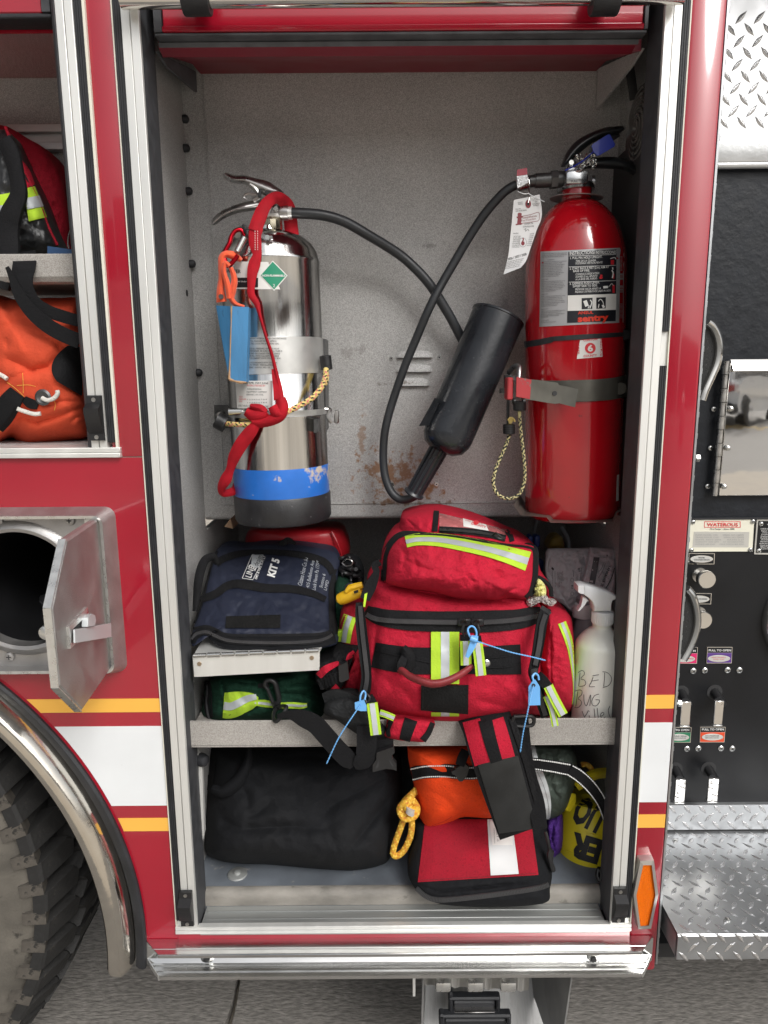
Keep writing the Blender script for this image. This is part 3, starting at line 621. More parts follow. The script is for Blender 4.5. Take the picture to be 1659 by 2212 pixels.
def onD(x, y):  # intersect view ray with door face
    d = ray(*q('Y1', (x, y))[0]); n_ = nv; p0 = Vector(dp(0, 1.1)); t = (p0 - CAM).dot(n_) / d.dot(n_); p = CAM + d * t; v = p - Vector((hx, hy, 0)); return (v.x * dv.x + v.y * dv.y, p.z)
fr = [onD(*p) for p in [(750, 1165), (762, 1210), (680, 1345), (665, 1475), (600, 1535), (585, 1345)]]
E('latch_frame', cat(slabd([onD(750, 1168), onD(762, 1225), onD(612, 1370), onD(585, 1345)], 0, .004), slabd([onD(585, 1345), onD(612, 1365), onD(612, 1500), onD(600, 1538)], 0, .004), slabd([onD(612, 1490), onD(650, 1490), onD(600, 1538)], 0, .004)), m_castw, fd, smooth=False)
E('latch_recess', slabd([onD(750, 1200), onD(720, 1345), onD(612, 1368)], .0002, .0012), m_dark, fd, smooth=False)
m_latch = M('white_metal_latch', (.62, .65, .66), .35, metal=.3, var=.06)
a0, a1_, a2_, a3 = onD(608, 1370), onD(935, 1312), onD(940, 1435), onD(612, 1488)
E('latch_tab', slabd([a0, a1_, a2_, a3], .006, .0085), m_latch, fd, smooth=False)
E('latch_tab', slabd([onD(705, 1345), onD(705, 1265), onD(740, 1230), onD(770, 1245), onD(778, 1290), onD(768, 1335)], .003, .012), m_latch, fd)
# ---------------- wheel arch fender, tyre
def ringsec(c, prof, a0, a1, n):
    """prof = [(radius, y)] swept round the wheel axis"""
    G = np.zeros((n + 1, len(prof), 3))
    for i in range(n + 1):
        t = math.radians(a0 + (a1 - a0) * i / n)
        for j, (r, y) in enumerate(prof): G[i, j] = (c[0] + r * math.cos(t), y, c[1] + r * math.sin(t))
    return grid(G)
FC = (-1.129, .4975)
fen = [(.612, .03), (.617, -.022), (.621, -.033), (.627, -.039), (.644, -.039), (.649, -.036), (.654, -.029), (.659, -.018), (.662, -.002)]
fd2 = E('wheel_arch_trim', ringsec(FC, fen, -5.2, 110, 60), m_fender, ang=70)
capg = ringsec(FC, [(.568 + .0, -.03), (.6, -.04), (.63, -.04), (.65, -.02)], -3.5, -4, 1)
tip = np.zeros((9, len(fen), 3))
for i in range(9):
    u = i / 8; t0 = math.radians(-5.2 - 2.3 * math.sin(u * math.pi / 2)); 
    for j, (r, y) in enumerate(fen):
        s = math.cos(u * math.pi / 2); r2 = .640 + (r - .640) * (s ** .85 * .999 + .001); t = t0; tip[i, j] = (FC[0] + r2 * math.cos(t), y * (s ** .7) + .0 * u, FC[1] + r2 * math.sin(t))
E('trim_end', grid(tip), m_fender, fd2, ang=70)
E('arch_seal', ringsec((AC[0], AC[1]), [(AR - .012, .003), (AR - .013, -.004), (AR - .006, -.009), (AR + .003, -.010), (AR + .0065, -.006), (AR + .006, 0)], -6.5, 110, 60), m_rubber)
WC = (-1.165, .515); RS = .488
m_lug = M('dusty_shoulder_rubber', (.075, .066, .055), .85, var=.4, vs=30, bump=.9, bs=160, spots=((.025, .023, .02), 34, .56))
sw = [(.25, .075), (.30, .052), (.34, .040), (.365, .035), (.367, .0335), (.369, .035), (.385, .033), (.387, .0315), (.389, .033), (.41, .031), (.412, .0295), (.414, .031), (.44, .032), (.46, .036), (.475, .043), (RS, .052), (.497, .07), (.50, .12), (.50, .33), (.48, .36)]
wh = E('tyre', ringsec(WC, sw, -92, 95, 110), m_side, ang=80)
E('tyre_casing', ringsec(WC, [(.496, .058), (.505, .08), (.505, .33), (.47, .38)], -92, 95, 90), m_tyre, wh)
random.seed(11)
def lug(kind, i):
    """one tread block in (angle, depth) with its height"""
    st = 7.2; a = i * st
    if kind == 0: pl = [(a - 2.5, .040), (a + 2.2, .044), (a + 2.9, .118), (a + .6, .142), (a - 2.2, .126)]; rt = .540
    elif kind == 1: a += 3.4; pl = [(a - 2.7, .128), (a - .2, .156), (a + 2.4, .134), (a + 2.5, .205), (a + .1, .222), (a - 2.6, .200)]; rt = .545
    else: a += .2; pl = [(a - 2.6, .214), (a + .0, .238), (a + 2.6, .218), (a + 2.4, .325), (a - 2.4, .325)]; rt = .542
    n = len(pl); V = []
    for (t, y), r_, f in [(p, r, f) for r, f in ((.49, 1.0), (rt - .006, .96), (rt, .86)) for p in pl]:
        ca = sum(p[0] for p in pl) / n; cy = sum(p[1] for p in pl) / n; t = ca + (t - ca) * f; y = cy + (y - cy) * f
        rr_ = r_ - (.025 if kind == 0 and y < .06 and r_ > .5 else 0); tt = math.radians(t); V.append((WC[0] + rr_ * math.cos(tt), y, WC[1] + rr_ * math.sin(tt)))
    return V, [tuple(range(n)), tuple(range(3 * n - 1, 2 * n - 1, -1))] + [(k * n + i2, k * n + (i2 + 1) % n, (k + 1) * n + (i2 + 1) % n, (k + 1) * n + i2) for k in (0, 1) for i2 in range(n)]
for i in range(-11, 9):
    for kd in (0, 1, 2): E('tread_block', lug(kd, i), m_tyre, wh, ang=25)
    a = i * 7.2 + 3.6; t0, t1 = math.radians(a - 1.5), math.radians(a + 1.5)
    pr = [(.470, .036), (.512, .044), (.505, .075), (.47, .06)]
    V = [(WC[0] + r * math.cos(t), y, WC[1] + r * math.sin(t)) for t in (t0, t1) for r, y in pr]
    E('shoulder_lug', (V, [(0, 1, 2, 3), (7, 6, 5, 4), (0, 4, 5, 1), (1, 5, 6, 2), (2, 6, 7, 3), (3, 7, 4, 0)]), m_lug, wh, smooth=False)
E('wheel_housing', ringsec((WC[0], WC[1]), [(.608, .032), (.64, .5)], 14, 100, 30), m_dark)
# ---------------- amber side reflector in its bright bezel
m_amber = M('amber_lens', (.72, .15, .001), .4, var=.08, vs=300, coat=0, spec=.15, bump=.9, bs=420, trans=.0)
wo = q('W2', (170, 398), (322, 394), (372, 775), (290, 1155), (150, 1158), (95, 790)); wi = q('W2', (203, 448), (298, 448), (340, 785), (268, 1120), (172, 1125), (128, 785))
def wz(p, Y): return [(P(x, y, Y).x, P(x, y, Y).z) for x, y in p]
base_ = [(x * 1.0, z) for x, z in wz(wo, -.014)]
cxo = sum(x for x, z in base_) / 6; czo = sum(z for x, z in base_) / 6
rf = E('side_reflector', ringloft([[(cxo + (x - cxo) * 1.06, czo + (z - czo) * 1.015) for x, z in base_], base_, wz(wi, -.0155), wz(wi, -.010)], [0, -.014, -.0155, -.010]), M('reflector_bezel', (.62, .60, .57), .3, metal=.85, var=.1), smooth=False)
cxi = sum(x for x, z in wz(wi, -.011)) / 6
E('reflector_lens', prism(wz(wi, -.011), -.011, -.008), m_amber, rf, smooth=False)
hexg = []
wl = wz(wi, -.0115); zt_ = max(z for x, z in wl); zb_ = min(z for x, z in wl)
def wid(z):
    xs = []
    for i in range(6):
        (xa, za_), (xb, zb3) = wl[i], wl[(i + 1) % 6]
        if (za_ - z) * (zb3 - z) < 0: xs.append(xa + (xb - xa) * (z - za_) / (zb3 - za_))
    return (min(xs), max(xs)) if len(xs) == 2 else None
st = .0027; row = 0; z = zb_ + .003
while z < zt_ - .002:
    wv = wid(z)
    if wv:
        x = wv[0] + .002 + (st / 2 if row % 2 else 0)
        while x < wv[1] - .0015: hexg.append(([(x, -.0122, z)] + [(x + .0013 * math.cos(k * math.pi / 3), -.0110, z + .0013 * math.sin(k * math.pi / 3)) for k in range(6)], [(0, 1 + k, 1 + (k + 1) % 6) for k in range(6)])); x += st
    z += st * .87; row += 1
E('prism_facets', cat(*hexg), m_amber, rf, smooth=False, stuff=True)
# ================================================================ pump panel in the recess right of the pillar
YP = .245
m_ltxt = M('white_print', (.78, .78, .76), .5, var=.02); m_rtxt = M('red_print', (.62, .03, .04), .5, var=.02); m_ktxt = M('black_print', (.02, .02, .022), .5, var=.02); m_gtxt = M('grey_print', (.33, .33, .33), .5, var=.02)
zpt = P(1600, 357, YP).z; zpb = P(1600, 1737, YP).z
E('pump_panel', box(.505, 1.35, YP, YP + .01, P(1600, 1120, YP).z - .001, zpt + .02), m_vinyl, smooth=False, label='black vinyl-covered upper pump panel')
pp = E('pump_panel', box(.505, 1.35, YP - .002, YP + .01, zpb - .01, P(1600, 1121, YP).z), m_panel, smooth=False, label='black painted lower control panel')
E('panel_edge', box(.505, 1.35, YP - .006, YP - .002, P(1600, 1121, YP).z, P(1600, 1117, YP).z), m_rubber, smooth=False)
E('recess_top', box(.509, 1.4, .03, YP + .3, 2.25, 2.26), m_dark, smooth=False)
def diamond(L_=.029, W_=.0078, h=.0016):
    return [(-L_ / 2, 0, 0), (-L_ * .12, -W_ / 2, 0), (L_ * .12, -W_ / 2, 0), (L_ / 2, 0, 0), (L_ * .12, W_ / 2, 0), (-L_ * .12, W_ / 2, 0), (-L_ * .30, 0, h), (L_ * .30, 0, h)], \
        [(0, 1, 6), (1, 2, 7, 6), (2, 3, 7), (3, 4, 7), (4, 5, 6, 7), (5, 0, 6), (0, 5, 4, 3, 2, 1)]
dm = bpy.data.meshes.new('tread_diamond'); _v, _f = diamond(); dm.from_pydata(_v, [], _f); dm.materials.append(m_tread)
_b = bmesh.new(); _b.from_mesh(dm); bmesh.ops.recalc_face_normals(_b, faces=_b.faces); _b.to_mesh(dm); _b.free()
NT = [0]
def treads(par, org, ux, uy, nx, ny, clipf=None, pitch=.0323, row=.0188):
    """rows of raised diamonds, alternate rows lean the other way; ux, uy = plate axes"""
    ux = Vector(ux); uy = Vector(uy); nn_ = ux.cross(uy)
    for j in range(ny):
        for i in range(nx):
            a, b = i * pitch + (pitch * .5 if j % 2 else 0), j * row
            if clipf and not clipf(a, b): continue
            ang = math.radians(48 if j % 2 else -48 + 180); d = ux * math.cos(ang) + uy * math.sin(ang); e = nn_.cross(d)
            o = bpy.data.objects.new('tread_diamond', dm); COL.objects.link(o); p = Vector(org) + ux * a + uy * b
            o.rotation_euler = Matrix((d, e, nn_)).transposed().to_euler(); o.parent = par; o.location = p - WL[par.name]; NT[0] += 1
zt1 = P(1600, 283, YP - .014).z
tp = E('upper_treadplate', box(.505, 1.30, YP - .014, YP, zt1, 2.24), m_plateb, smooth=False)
m_trim = M('satin_aluminium_trim', (.66, .67, .67), .3, metal=.6, var=.06, spots=((.8, .8, .8), 130, .7), bump=.3, bs=120)
E('panel_trim', cat(box(.505, 1.3, YP - .020, YP - .001, P(1600, 350, YP - .02).z, zt1 - .0006, .003, 2), tube([(.505, YP - .012, P(1600, 350, YP - .02).z - .003), (1.3, YP - .012, P(1600, 350, YP - .02).z - .003)], .0065, 10)), m_trim)
p0 = P(*q('Z3', (1440, 35))[0], YP - .0142)
treads(tp, p0 - Vector((.0323 * 1, 0, .0188 * 12)), (1, 0, 0), (0, 0, 1), 8, 18, lambda a, b: zt1 + .008 < (p0.z - .0188 * 12 + b) < 2.12 and p0.x - .0323 + a > .60)
# lower plate strip and the step
zsb = P(1500, 1738, YP - .01).z; zst = .5240
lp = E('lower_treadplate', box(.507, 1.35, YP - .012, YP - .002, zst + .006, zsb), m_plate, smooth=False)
treads(lp, (.585, YP - .0122, zst + .017), (1, 0, 0), (0, 0, 1), 9, 4, lambda a, b: zst + .017 + b < zsb - .008)
E('step_gap', box(.507, 1.35, YP - .008, YP - .003, zst - .01, zst + .0055), m_dark, smooth=False)
SX0 = .5165
st_ = E('step', cat(prism([(-.055, zst - .003), (-.052, zst), (YP - .009, zst), (YP - .009, zst - .006), (-.048, zst - .006), (-.048, zst - .050), (-.055, zst - .050)], SX0, 1.40, 'X'), box(SX0, SX0 + .004, -.053, YP - .01, zst - .050, zst - .001, .0015)), m_plate)
treads(st_, (SX0 + .020, -.040, zst + .0001), (1, 0, 0), (0, 1, 0), 10, 15)
treads(st_, (SX0 + .012, -.0552, zst - .044), (1, 0, 0), (0, 0, 1), 10, 3)
for x, y in ((1458, 1816), (1572, 1987)):
    c = PZ(*( (x, y)), zst); E('step_rivet', lathe([(.0055, 0), (.005, .0022), (.002, .0035)], c, (0, 0, 1), 14), m_screw, st_)
# name plates
def plate_(pts, m, lab=None, Y=YP - .004, th=.002): return E('name_plate', prism([(P(x, y, Y).x, P(x, y, Y).z) for x, y in q('Y5', *pts)], Y, Y + th), m, smooth=False, label=lab)
def scr(k, x, y, par=None, r=.0055, Y=YP - .0025, m=None):
    c = P(*q(k, (x, y))[0], Y); s = E('panel_screw', lathe([(r, 0), (r * .96, .0015), (r * .7, .003), (r * .2, .0036)], c, (0, -1, 0), 16), m or m_screw, par)
    if not par or True:
        a = .5 + random.random(); g_ = cat(box(-r * .5, r * .5, -.0041, -.0032, -r * .12, r * .12), box(-r * .12, r * .12, -.0042, -.0032, -r * .5, r * .5))
        part('screw_slot', xf(g_, Matrix.Translation(c) @ Matrix.Rotation(a, 4, 'Y')), m_dark, s if not par else par, smooth=False)
m_cream = M('cream_enamel_plate', (.74, .72, .60), .35, var=.03); m_alu = M('etched_grey_plate', (.55, .54, .50), .4, metal=.3, var=.05)
np1 = plate_([(262, 133), (710, 133), (697, 350), (250, 352)], m_cream, 'cream WATEROUS maker plate')
Yt = YP - .0045
E('plate_panel', prism([(P(x, y, Yt).x, P(x, y, Yt).z) for x, y in q('Y5', (300, 215), (677, 217), (670, 322), (290, 322))], Yt, Yt + .0006), m_alu, np1, smooth=False)
E('red_border', cat(*[prism([(P(x, y, Yt).x, P(x, y, Yt).z) for x, y in q('Y5', *p)], Yt, Yt + .0006) for p in ([(370, 146), (617, 146), (617, 149.5), (370, 149.5)], [(370, 184.5), (617, 184.5), (617, 188), (370, 188)], [(370, 149.6), (373.5, 149.6), (373.5, 184.4), (370, 184.4)], [(613.5, 149.6), (617, 149.6), (617, 184.4), (613.5, 184.4)])]), m_rtxt, np1, smooth=False)
E('lettering', text('WATEROUS', 'Y5', (389, 179), (600, 179), 23, Yt, .0006, .02), m_rtxt, np1, smooth=False)
E('lettering', text('Fire Pumps - Since 1886,', 'Y5', (408, 203), (577, 203), 11, Yt, .0006, .01, .3), m_ktxt, np1, smooth=False)
rows = [('PUMP MODEL  CSU      SERIAL NO 126975', 243), ('TRANS MODEL C10C      SERIAL NO 126975', 259), ('DATE  NOV 2006      RATIO 2.27', 275), ('CAPACITY 1500 GPM      AT 150 DISCH PSIG', 290), ('HYDRO 600 PSIG      MAX DISCH 400 PSIG', 306)]
E('lettering', cat(*[text(s, 'Y5', (310, y), (640, y), 9, Yt, .0010) for s, y in rows]), m_gtxt, np1, smooth=False)
for x, y in ((293, 149), (700, 146), (281, 340), (682, 338)): scr('Y5', x, y, np1, .005, YP - .004)
np2 = plate_([(728, 133), (1100, 133), (1085, 375), (710, 370)], m_alu, 'black-faced instruction plate cut by the picture edge')
E('plate_face', prism([(P(x, y, Yt).x, P(x, y, Yt).z) for x, y in q('Y5', (738, 143), (1090, 143), (1075, 364), (721, 360))], Yt, Yt + .0006), m_panel, np2, smooth=False)
E('lettering', cat(*[text(s, 'Y5', (x, y), (x + len(s) * 6.3, y), 9, Yt, .001) for s, x, y in (('MAINTENANCE CHECKS', 797, 172), ('CHECK OIL LEVEL', 752, 201), ('Relief valve daily', 758, 215), ('controls.', 764, 227), ('Transfer valve weekly', 756, 240), ('Priming system daily', 754, 252), ('Packing gland leak', 752, 263), ('Normal: 10 drops', 758, 275), ('Mechanical seals none', 750, 287), ('AFTER EACH USE', 744, 301), ('Check primer oil', 748, 313), ('filled with oil', 752, 324), ('If primer air vent', 754, 336))]), m_ltxt, np2, smooth=False)
for x, y in ((756, 162), (740, 345)): scr('Y5', x, y, np2, .005, YP - .004)
# drain plates with oval labels
def oval(k, cx, cy, rx, ry, Y, m, par, n=32, name='oval_label', th=.0004):
    return E(name, prism([(P(*q(k, (cx + rx * math.cos(2 * math.pi * i / n), cy + ry * math.sin(2 * math.pi * i / n)))[0], Y).x, P(*q(k, (cx + rx * math.cos(2 * math.pi * i / n), cy + ry * math.sin(2 * math.pi * i / n)))[0], Y).z) for i in range(n)], Y, Y + th), m, par, smooth=False)
m_ivory = M('silver_label_face', (.62, .62, .60), .3, metal=.3, var=.03)
def drain(pts, ov, lines, lab):
    o = plate_(pts, m_chrome, lab); cx = sum(p[0] for p in pts) / 4; cy = sum(p[1] for p in pts) / 4
    E('plate_face', prism([(P(x, y, Yt).x, P(x, y, Yt).z) for x, y in q('Y5', *[(cx + (x - cx) * .95, cy + (y - cy) * .90) for x, y in pts])], Yt, Yt + .0005), m_panel, o, smooth=False)
    oval('Y5', ov[0], ov[1], ov[2], ov[3], Yt - .0005, m_chrome, o); oval('Y5', ov[0], ov[1], ov[2] - 3, ov[3] - 3, Yt - .0010, m_ivory, o)
    E('lettering', cat(*[text(s, 'Y5', (x0, y), (x1, y), 9.5, Yt - .001, .0004, .015) for s, x0, x1, y in lines]), m_ktxt, o, smooth=False)
drain([(266, 362), (442, 364), (438, 438), (262, 437)], (352, 402, 78, 25), [('WATER', 330, 374, 398), ('STRAINER DRAIN', 299, 405, 412)], 'WATER STRAINER DRAIN plate')
drain([(240, 634), (420, 636), (416, 710), (236, 708)], (330, 675, 76, 25), [('DISCH VALVE DRAIN', 268, 389, 679)], 'VALVE DRAIN plate half behind the folding step')
def tagplate(pts, hx, name, bar, col, ov, lines, mt, lab):
    o = plate_(pts, m_chrome, lab); (xa, ya), (xb, _), (xc, yc), (xd, _) = pts
    E('plate_face', prism([(P(x, y, Yt).x, P(x, y, Yt).z) for x, y in q('Y5', (xa + 4, ya + 4), (xb - 4, ya + 4), (xb - 5, bar), (xa + 3, bar))], Yt, Yt + .0005), m_panel, o, smooth=False)
    E('colour_field', prism([(P(x, y, Yt).x, P(x, y, Yt).z) for x, y in q('Y5', (xa + 3, bar + 2), (xb - 5, bar + 2), (xc - 4, yc - 4), (xd + 4, yc - 4))], Yt, Yt + .0005), M(name, col, .35, var=.03), o, smooth=False)
    oval('Y5', ov[0], ov[1], ov[2], ov[3], Yt - .0005, m_chrome, o); oval('Y5', ov[0], ov[1], ov[2] - 3, ov[3] - 3, Yt - .0010, m_ivory, o)
    E('lettering', text('PULL TO OPEN', 'Y5', (hx[0], hx[2]), (hx[1], hx[2]), 13, Yt, .0006, .02), m_ltxt, o, smooth=False)
    E('lettering', cat(*[text(s, 'Y5', (x0, y), (x1, y), 8, Yt - .001, .0004) for s, x0, x1, y in lines]), mt, o, smooth=False)
tagplate([(390, 1001), (562, 1001), (556, 1112), (385, 1112)], (399, 552, 1030), 'purple_field', 1040, (.10, .04, .24), (470, 1079, 77, 24), [('FRONT DISCHARGE', 420, 516, 1076), ('WATER - FOAM', 430, 504, 1089)], m_rtxt, 'purple PULL TO OPEN front discharge plate')
tagplate([(155, 1001), (326, 1003), (320, 1115), (150, 1113)], (160, 310, 1033), 'magenta_field', 1043, (.65, .02, .14), (236, 1082, 72, 24), [('REAR DISCHARGE', 182, 298, 1084)], m_rtxt, 'magenta PULL TO OPEN plate')
tagplate([(342, 1545), (515, 1545), (507, 1650), (339, 1650)], (353, 503, 1568), 'orange_field', 1580, (.68, .07, .02), (426, 1614, 74, 24), [('NO 2 PASSENGER', 376, 471, 1610), ('SIDE DISCHARGE', 376, 468, 1623)], m_ktxt, 'orange PULL TO OPEN side discharge plate')
tagplate([(110, 1547), (283, 1547), (276, 1652), (105, 1650)], (118, 267, 1572), 'green_field', 1582, (.02, .20, .10), (198, 1616, 70, 24), [('REAR SIDE', 150, 250, 1612), ('DISCHARGE', 160, 245, 1625)], m_ktxt, 'green PULL TO OPEN plate')
for x, y in ((294, 1163), (372, 1160), (527, 1157), (608, 1158), (251, 1693), (328, 1691), (482, 1690), (559, 1692)): scr('Y5', x, y, None, .0068)
# round push-pull drain knobs
for (x, y), (hx2, hy2) in (((388, 543), (337, 511)), ((363, 819), (330, 775))):
    a = P(*q('Y5', (hx2, hy2))[0], YP - .002); b = P(*q('Y5', (x, y))[0], YP - .045)
    k = E('drain_knob', lathe([(.0165, 0), (.018, .002), (.018, .012), (.0165, .014)], (b.x, b.y + .012, b.z), (0, -1, 0), 32), m_chrome)
    E('knob_flange', disc(a, .0155, 1, 28, th=.0025), m_steelbrush, k); E('knob_stem', cyl(a, (b.x, b.y + .011, b.z), .0065, 14), m_steelbrush, k)
# T-handle valve levers: hole, black rod, polished paddle
for hole, top, bot in (((440, 1308), (470, 1364), (460, 1524)), ((212, 1312), (241, 1370), (238, 1530)), ((398, 1830), (427, 1894), (426, 2046)), ((172, 1832), (203, 1900), (202, 2052))):
    c = P(*q('Y5', hole)[0], YP - .0025); k = E('lever_hole', disc(c, .0165, 1, 28, th=.0006), m_dark)
    a = P(*q('Y5', (top[0] - 29, top[1]))[0], YP - .05); b = P(*q('Y5', (bot[0] + 29, bot[1]))[0], YP - .05)
    lv = E('valve_lever', box(a.x, b.x, YP - .053, YP - .047, b.z, a.z, .0012), m_mirror)
    E('lever_rod', tube([(c.x, YP, c.z), (c.x + .004, YP - .03, c.z - .012), ((a.x + b.x) / 2, YP - .047, a.z - .004)], [.010, .009, .0085], 12), m_black, lv)
    E('lever_foot', box(a.x, b.x, YP - .054, YP - .044, b.z - .004, b.z - .0005, .001), m_castw, lv)
# two folding steps hanging on the pillar's side: bright rim with black grip
m_grip = M('black_grit_grip', (.02, .02, .02), .8, bump=1.0, bs=500, spots=((.12, .12, .12), 300, .62))
def fstep(k, rim, Y, lab):
    pr = [P(*q(k, p)[0], Y) for p in rim]; A = cr([tuple(p) for p in pr], 34)
    r = E('folding_step', tube([Vector(a) for a in A], .0075, 10, flat=1.7), m_chrome, label=lab)
    W_ = [(a[0], a[2]) for a in A]; E('step_grip', prism(W_ + [(.508, W_[-1][1]), (.508, W_[0][1])], Y - .002, Y + .012), m_grip, r, smooth=False)
    E('step_bracket', box(.506, .512, Y - .01, Y + .02, W_[-1][1] - .075, W_[-1][1] + .02), m_plate, r, smooth=False)
fstep('Z8', [(400, 690), (440, 725), (472, 790), (484, 870), (470, 970), (430, 1070), (385, 1170), (362, 1240)], .13, 'upper chrome-rimmed folding step on the pillar')
fstep('Y5', [(246, 598), (285, 650), (312, 740), (318, 830), (300, 920), (262, 1010), (222, 1080)], .13, 'lower chrome-rimmed folding step on the pillar')
for k, pt in (('Z8', (335, 1650)), ('Y5', (198, 1380))): c = P(*q(k, pt)[0], .12); E('step_bolt', cat(cyl((.506, .12, c.z), (c.x, .12, c.z), .004, 8), lathe([(.007, 0), (.007, .006)], (c.x - .003, .12, c.z), (1, 0, 0), 6)), m_screw)
# mirror-bright hinged access door with piano hinge; hangs very slightly out of plumb
YD = YP - .014
md = thing
dA = [P(x, y, YD) for x, y in q('Z8', (562, 950), (900, 946), (820, 1920), (484, 1915))]
tilt = math.radians(.45)
pz0, pz1 = dA[3].z, dA[0].z; px0 = dA[3].x
dg = box(px0, 1.02, -.0015, .0015, 0, pz1 - pz0, .001)
def hang(g): return xf(g, Matrix.Translation((0, YD, pz0)) @ Matrix.Rotation(tilt, 4, 'X'))
ad = E('access_door', hang(dg), m_mirror, label='mirror-polished stainless access door')
E('door_lip', hang(prism([(-.0016, pz1 - pz0), (-.017, pz1 - pz0 - .020), (-.017, pz1 - pz0 - .0225), (-.0016, pz1 - pz0 - .006)], px0, 1.02, 'X')), m_mirror, ad)
n = 10; hxp = px0 - .008
for i in range(n):
    z_a = (pz1 - pz0) * .99 * i / n - .0; E('hinge_knuckle', hang(cyl((hxp, -.002, z_a + .0006), (hxp, -.002, z_a + (pz1 - pz0) * .99 / n - .0006), .0062 if i % 2 else .0054, 14)), m_steelbrush, ad)
for x, y in ((478, 1021), (451, 1303), (428, 1578), (408, 1849)): scr('Z8', x, y, None, .0058)
for x, y in ((592, 1021), (567, 1300), (546, 1578), (520, 1849)):
    c = P(*q('Z8', (x, y))[0], YD - .0045); E('acorn_nut', cat(lathe([(.0058, 0), (.0058, .003)], c, (0, -1, 0), 6), lathe([(.005, .003), (.0045, .006), (.002, .0078)], c, (0, -1, 0), 14)), m_screw, ad)
# big round suction port ring at the picture edge
c = P(*q('Y5', (1122, 810))[0], YP - .004)
so = E('suction_port', ringloft([octring((c.x, c.z), r, 60) for r in (.108, .104, .097, .088, .082)], [YP - .003, YP - .02, YP - .026, YP - .024, YP - .006]), m_chrome)
E('port_cap', prism(octring((c.x, c.z), .083, 48), YP - .012, YP - .004), m_black, so)
# ================================================================ stainless water extinguisher
m_ss = M('polished_stainless_tank', (.68, .675, .66), .12, metal=1, edge=.30, var=.42, stretch=(7, 7, .25), vs=7, rvar=.05, bump=.06, bs=220, spots=((.55, .54, .52), 26, .72), big=.0004, bigs=14)  # vertical colour streaks mimic scratched steel and its banded reflections
m_ssband = M('brushed_stainless_band', (.66, .66, .64), .38, metal=.75, edge=.4, var=.1, vs=30, rvar=.08)
m_blueband = M('blue_paint_band_chipped', (.018, .15, .56), .4, var=.12, vs=20, spots=((.55, .47, .38), 19, .595), coat=.3)
m_boot = M('scuffed_black_boot', (.022, .022, .024), .38, var=.3, vs=30, bump=.3, spots=((.18, .18, .18), 80, .64))
m_web = M('red_webbing', (.38, .009, .018), .75, var=.2, vs=40, bump=.8, bs=600, spec=.2)
m_hose = M('black_rubber_hose', (.022, .024, .027), .42, var=.25, vs=14, bump=.15, spots=((.09, .09, .09), 40, .68))
m_handle = M('dull_nickel_lever', (.46, .45, .44), .3, metal=1, var=.15, vs=40)
ab, at = Vector((-.1925, .19, 1.2155)), Vector((-.2035, .19, 1.756)); ax = (at - ab).normalized()
we = thing('water_extinguisher', 'polished stainless steel water extinguisher with a chipped blue band and black boot', 'fire extinguisher', ab)
def hz(y, Y=.101): return (P(610, y, Y).z - ab.z)     # height along the tank from a front-surface measure
R_ = .0885
def Wp(n, g, m, par=None, **k): return part(n, g, m, par or we, **k)
z_boot = hz(1080); z_blue = hz(1016); z_seam = hz(P and 552); z_w2 = hz(903)
Wp('tank_boot', lathe([(.080, .016), (.088, .018), (.0915, .024), (.0918, z_boot - .002), (.0905, z_boot)], ab, ax, 72), m_boot)
body = [(.0893, z_boot - .004), (.0893, z_w2 - .004), (.0905, z_w2 - .001), (.0905, z_w2 + .002), (.0885, z_w2 + .005), (.0880, z_seam - .004), (.0893, z_seam - .001), (.0893, z_seam + .003), (.0875, z_seam + .006), (.085, z_seam + .018), (.077, z_seam + .031), (.064, z_seam + .042), (.046, z_seam + .050), (.026, z_seam + .054), (.020, z_seam + .057), (.019, z_seam + .063)]
gt = lathe(body, ab, ax, 96); Wp('tank', gt, m_ss, ang=50)
ztop = z_seam + .060; tb = bvh(lathe([(.0905, .01), (.0905, z_seam)], ab, ax, 96))
Wp('painted_band', lathe([(.0896, z_boot - .001), (.0898, z_boot + .001), (.0898, z_blue - .001), (.0896, z_blue)], ab, ax, 96, cap=False), m_blueband)
za, zb3 = hz(808), hz(727); Wp('instruction_band', lathe([(.0885, za), (.0898, za + .0005), (.0898, zb3 - .0005), (.0885, zb3)], ab, ax, 96, cap=False), m_ssband)
tB = bvh(lathe([(.0900, .0), (.0900, z_seam)], ab, ax, 96))
Wp('hose_clamp', cat(lathe([(.0906, hz(902)), (.0906, hz(889))], ab, ax, 96, cap=False), *[(lambda p: cyl(p, p + Vector((0, 0, .0075)), .0006, 5))(hit(*q('Z5', (770 + i * 10, 1340))[0], tB, .001)) for i in range(24)]), m_ssband)
p = hit(*q('Z5', (430, 1322))[0], tB, .006); Wp('clamp_screw', cat(cyl(p + Vector((-.012, 0, 0)), p + Vector((.012, 0, 0)), .0068, 14), cyl(p + Vector((.012, 0, 0)), p + Vector((.018, 0, -.001)), .0055, 6)), m_screw)
m_lab = M('white_sticker', (.72, .71, .68), .45, var=.05); m_green = M('green_sticker', (.01, .24, .13), .4, var=.05, spots=((.6, .6, .58), 60, .66)); m_blk = M('black_sticker', (.015, .015, .018), .4)
lb = Wp('contents_label', quad('Z5', [(425, 258), (660, 262), (745, 455), (425, 452)], tB, .0006, .0005, 10, 12), m_lab, smooth=True)
part('hazard_diamond', quad('Z5', [(692, 252), (797, 358), (702, 466), (602, 356)], tB, .0012, .0004, 8, 8), m_lab, lb); part('hazard_diamond', quad('Z5', [(692, 260), (788, 358), (702, 456), (608, 356)], tB, .0017, .0004, 8, 8), m_green, lb)
part('label_block', quad('Z5', [(428, 372), (588, 374), (588, 440), (428, 442)], tB, .0012, .0004, 6, 12), m_blk, lb)
part('lettering', cat(text('WATER', 'Z5', (360, 338), (465, 340), 24, tB, .0016, .015)), m_ktxt, lb, smooth=False)
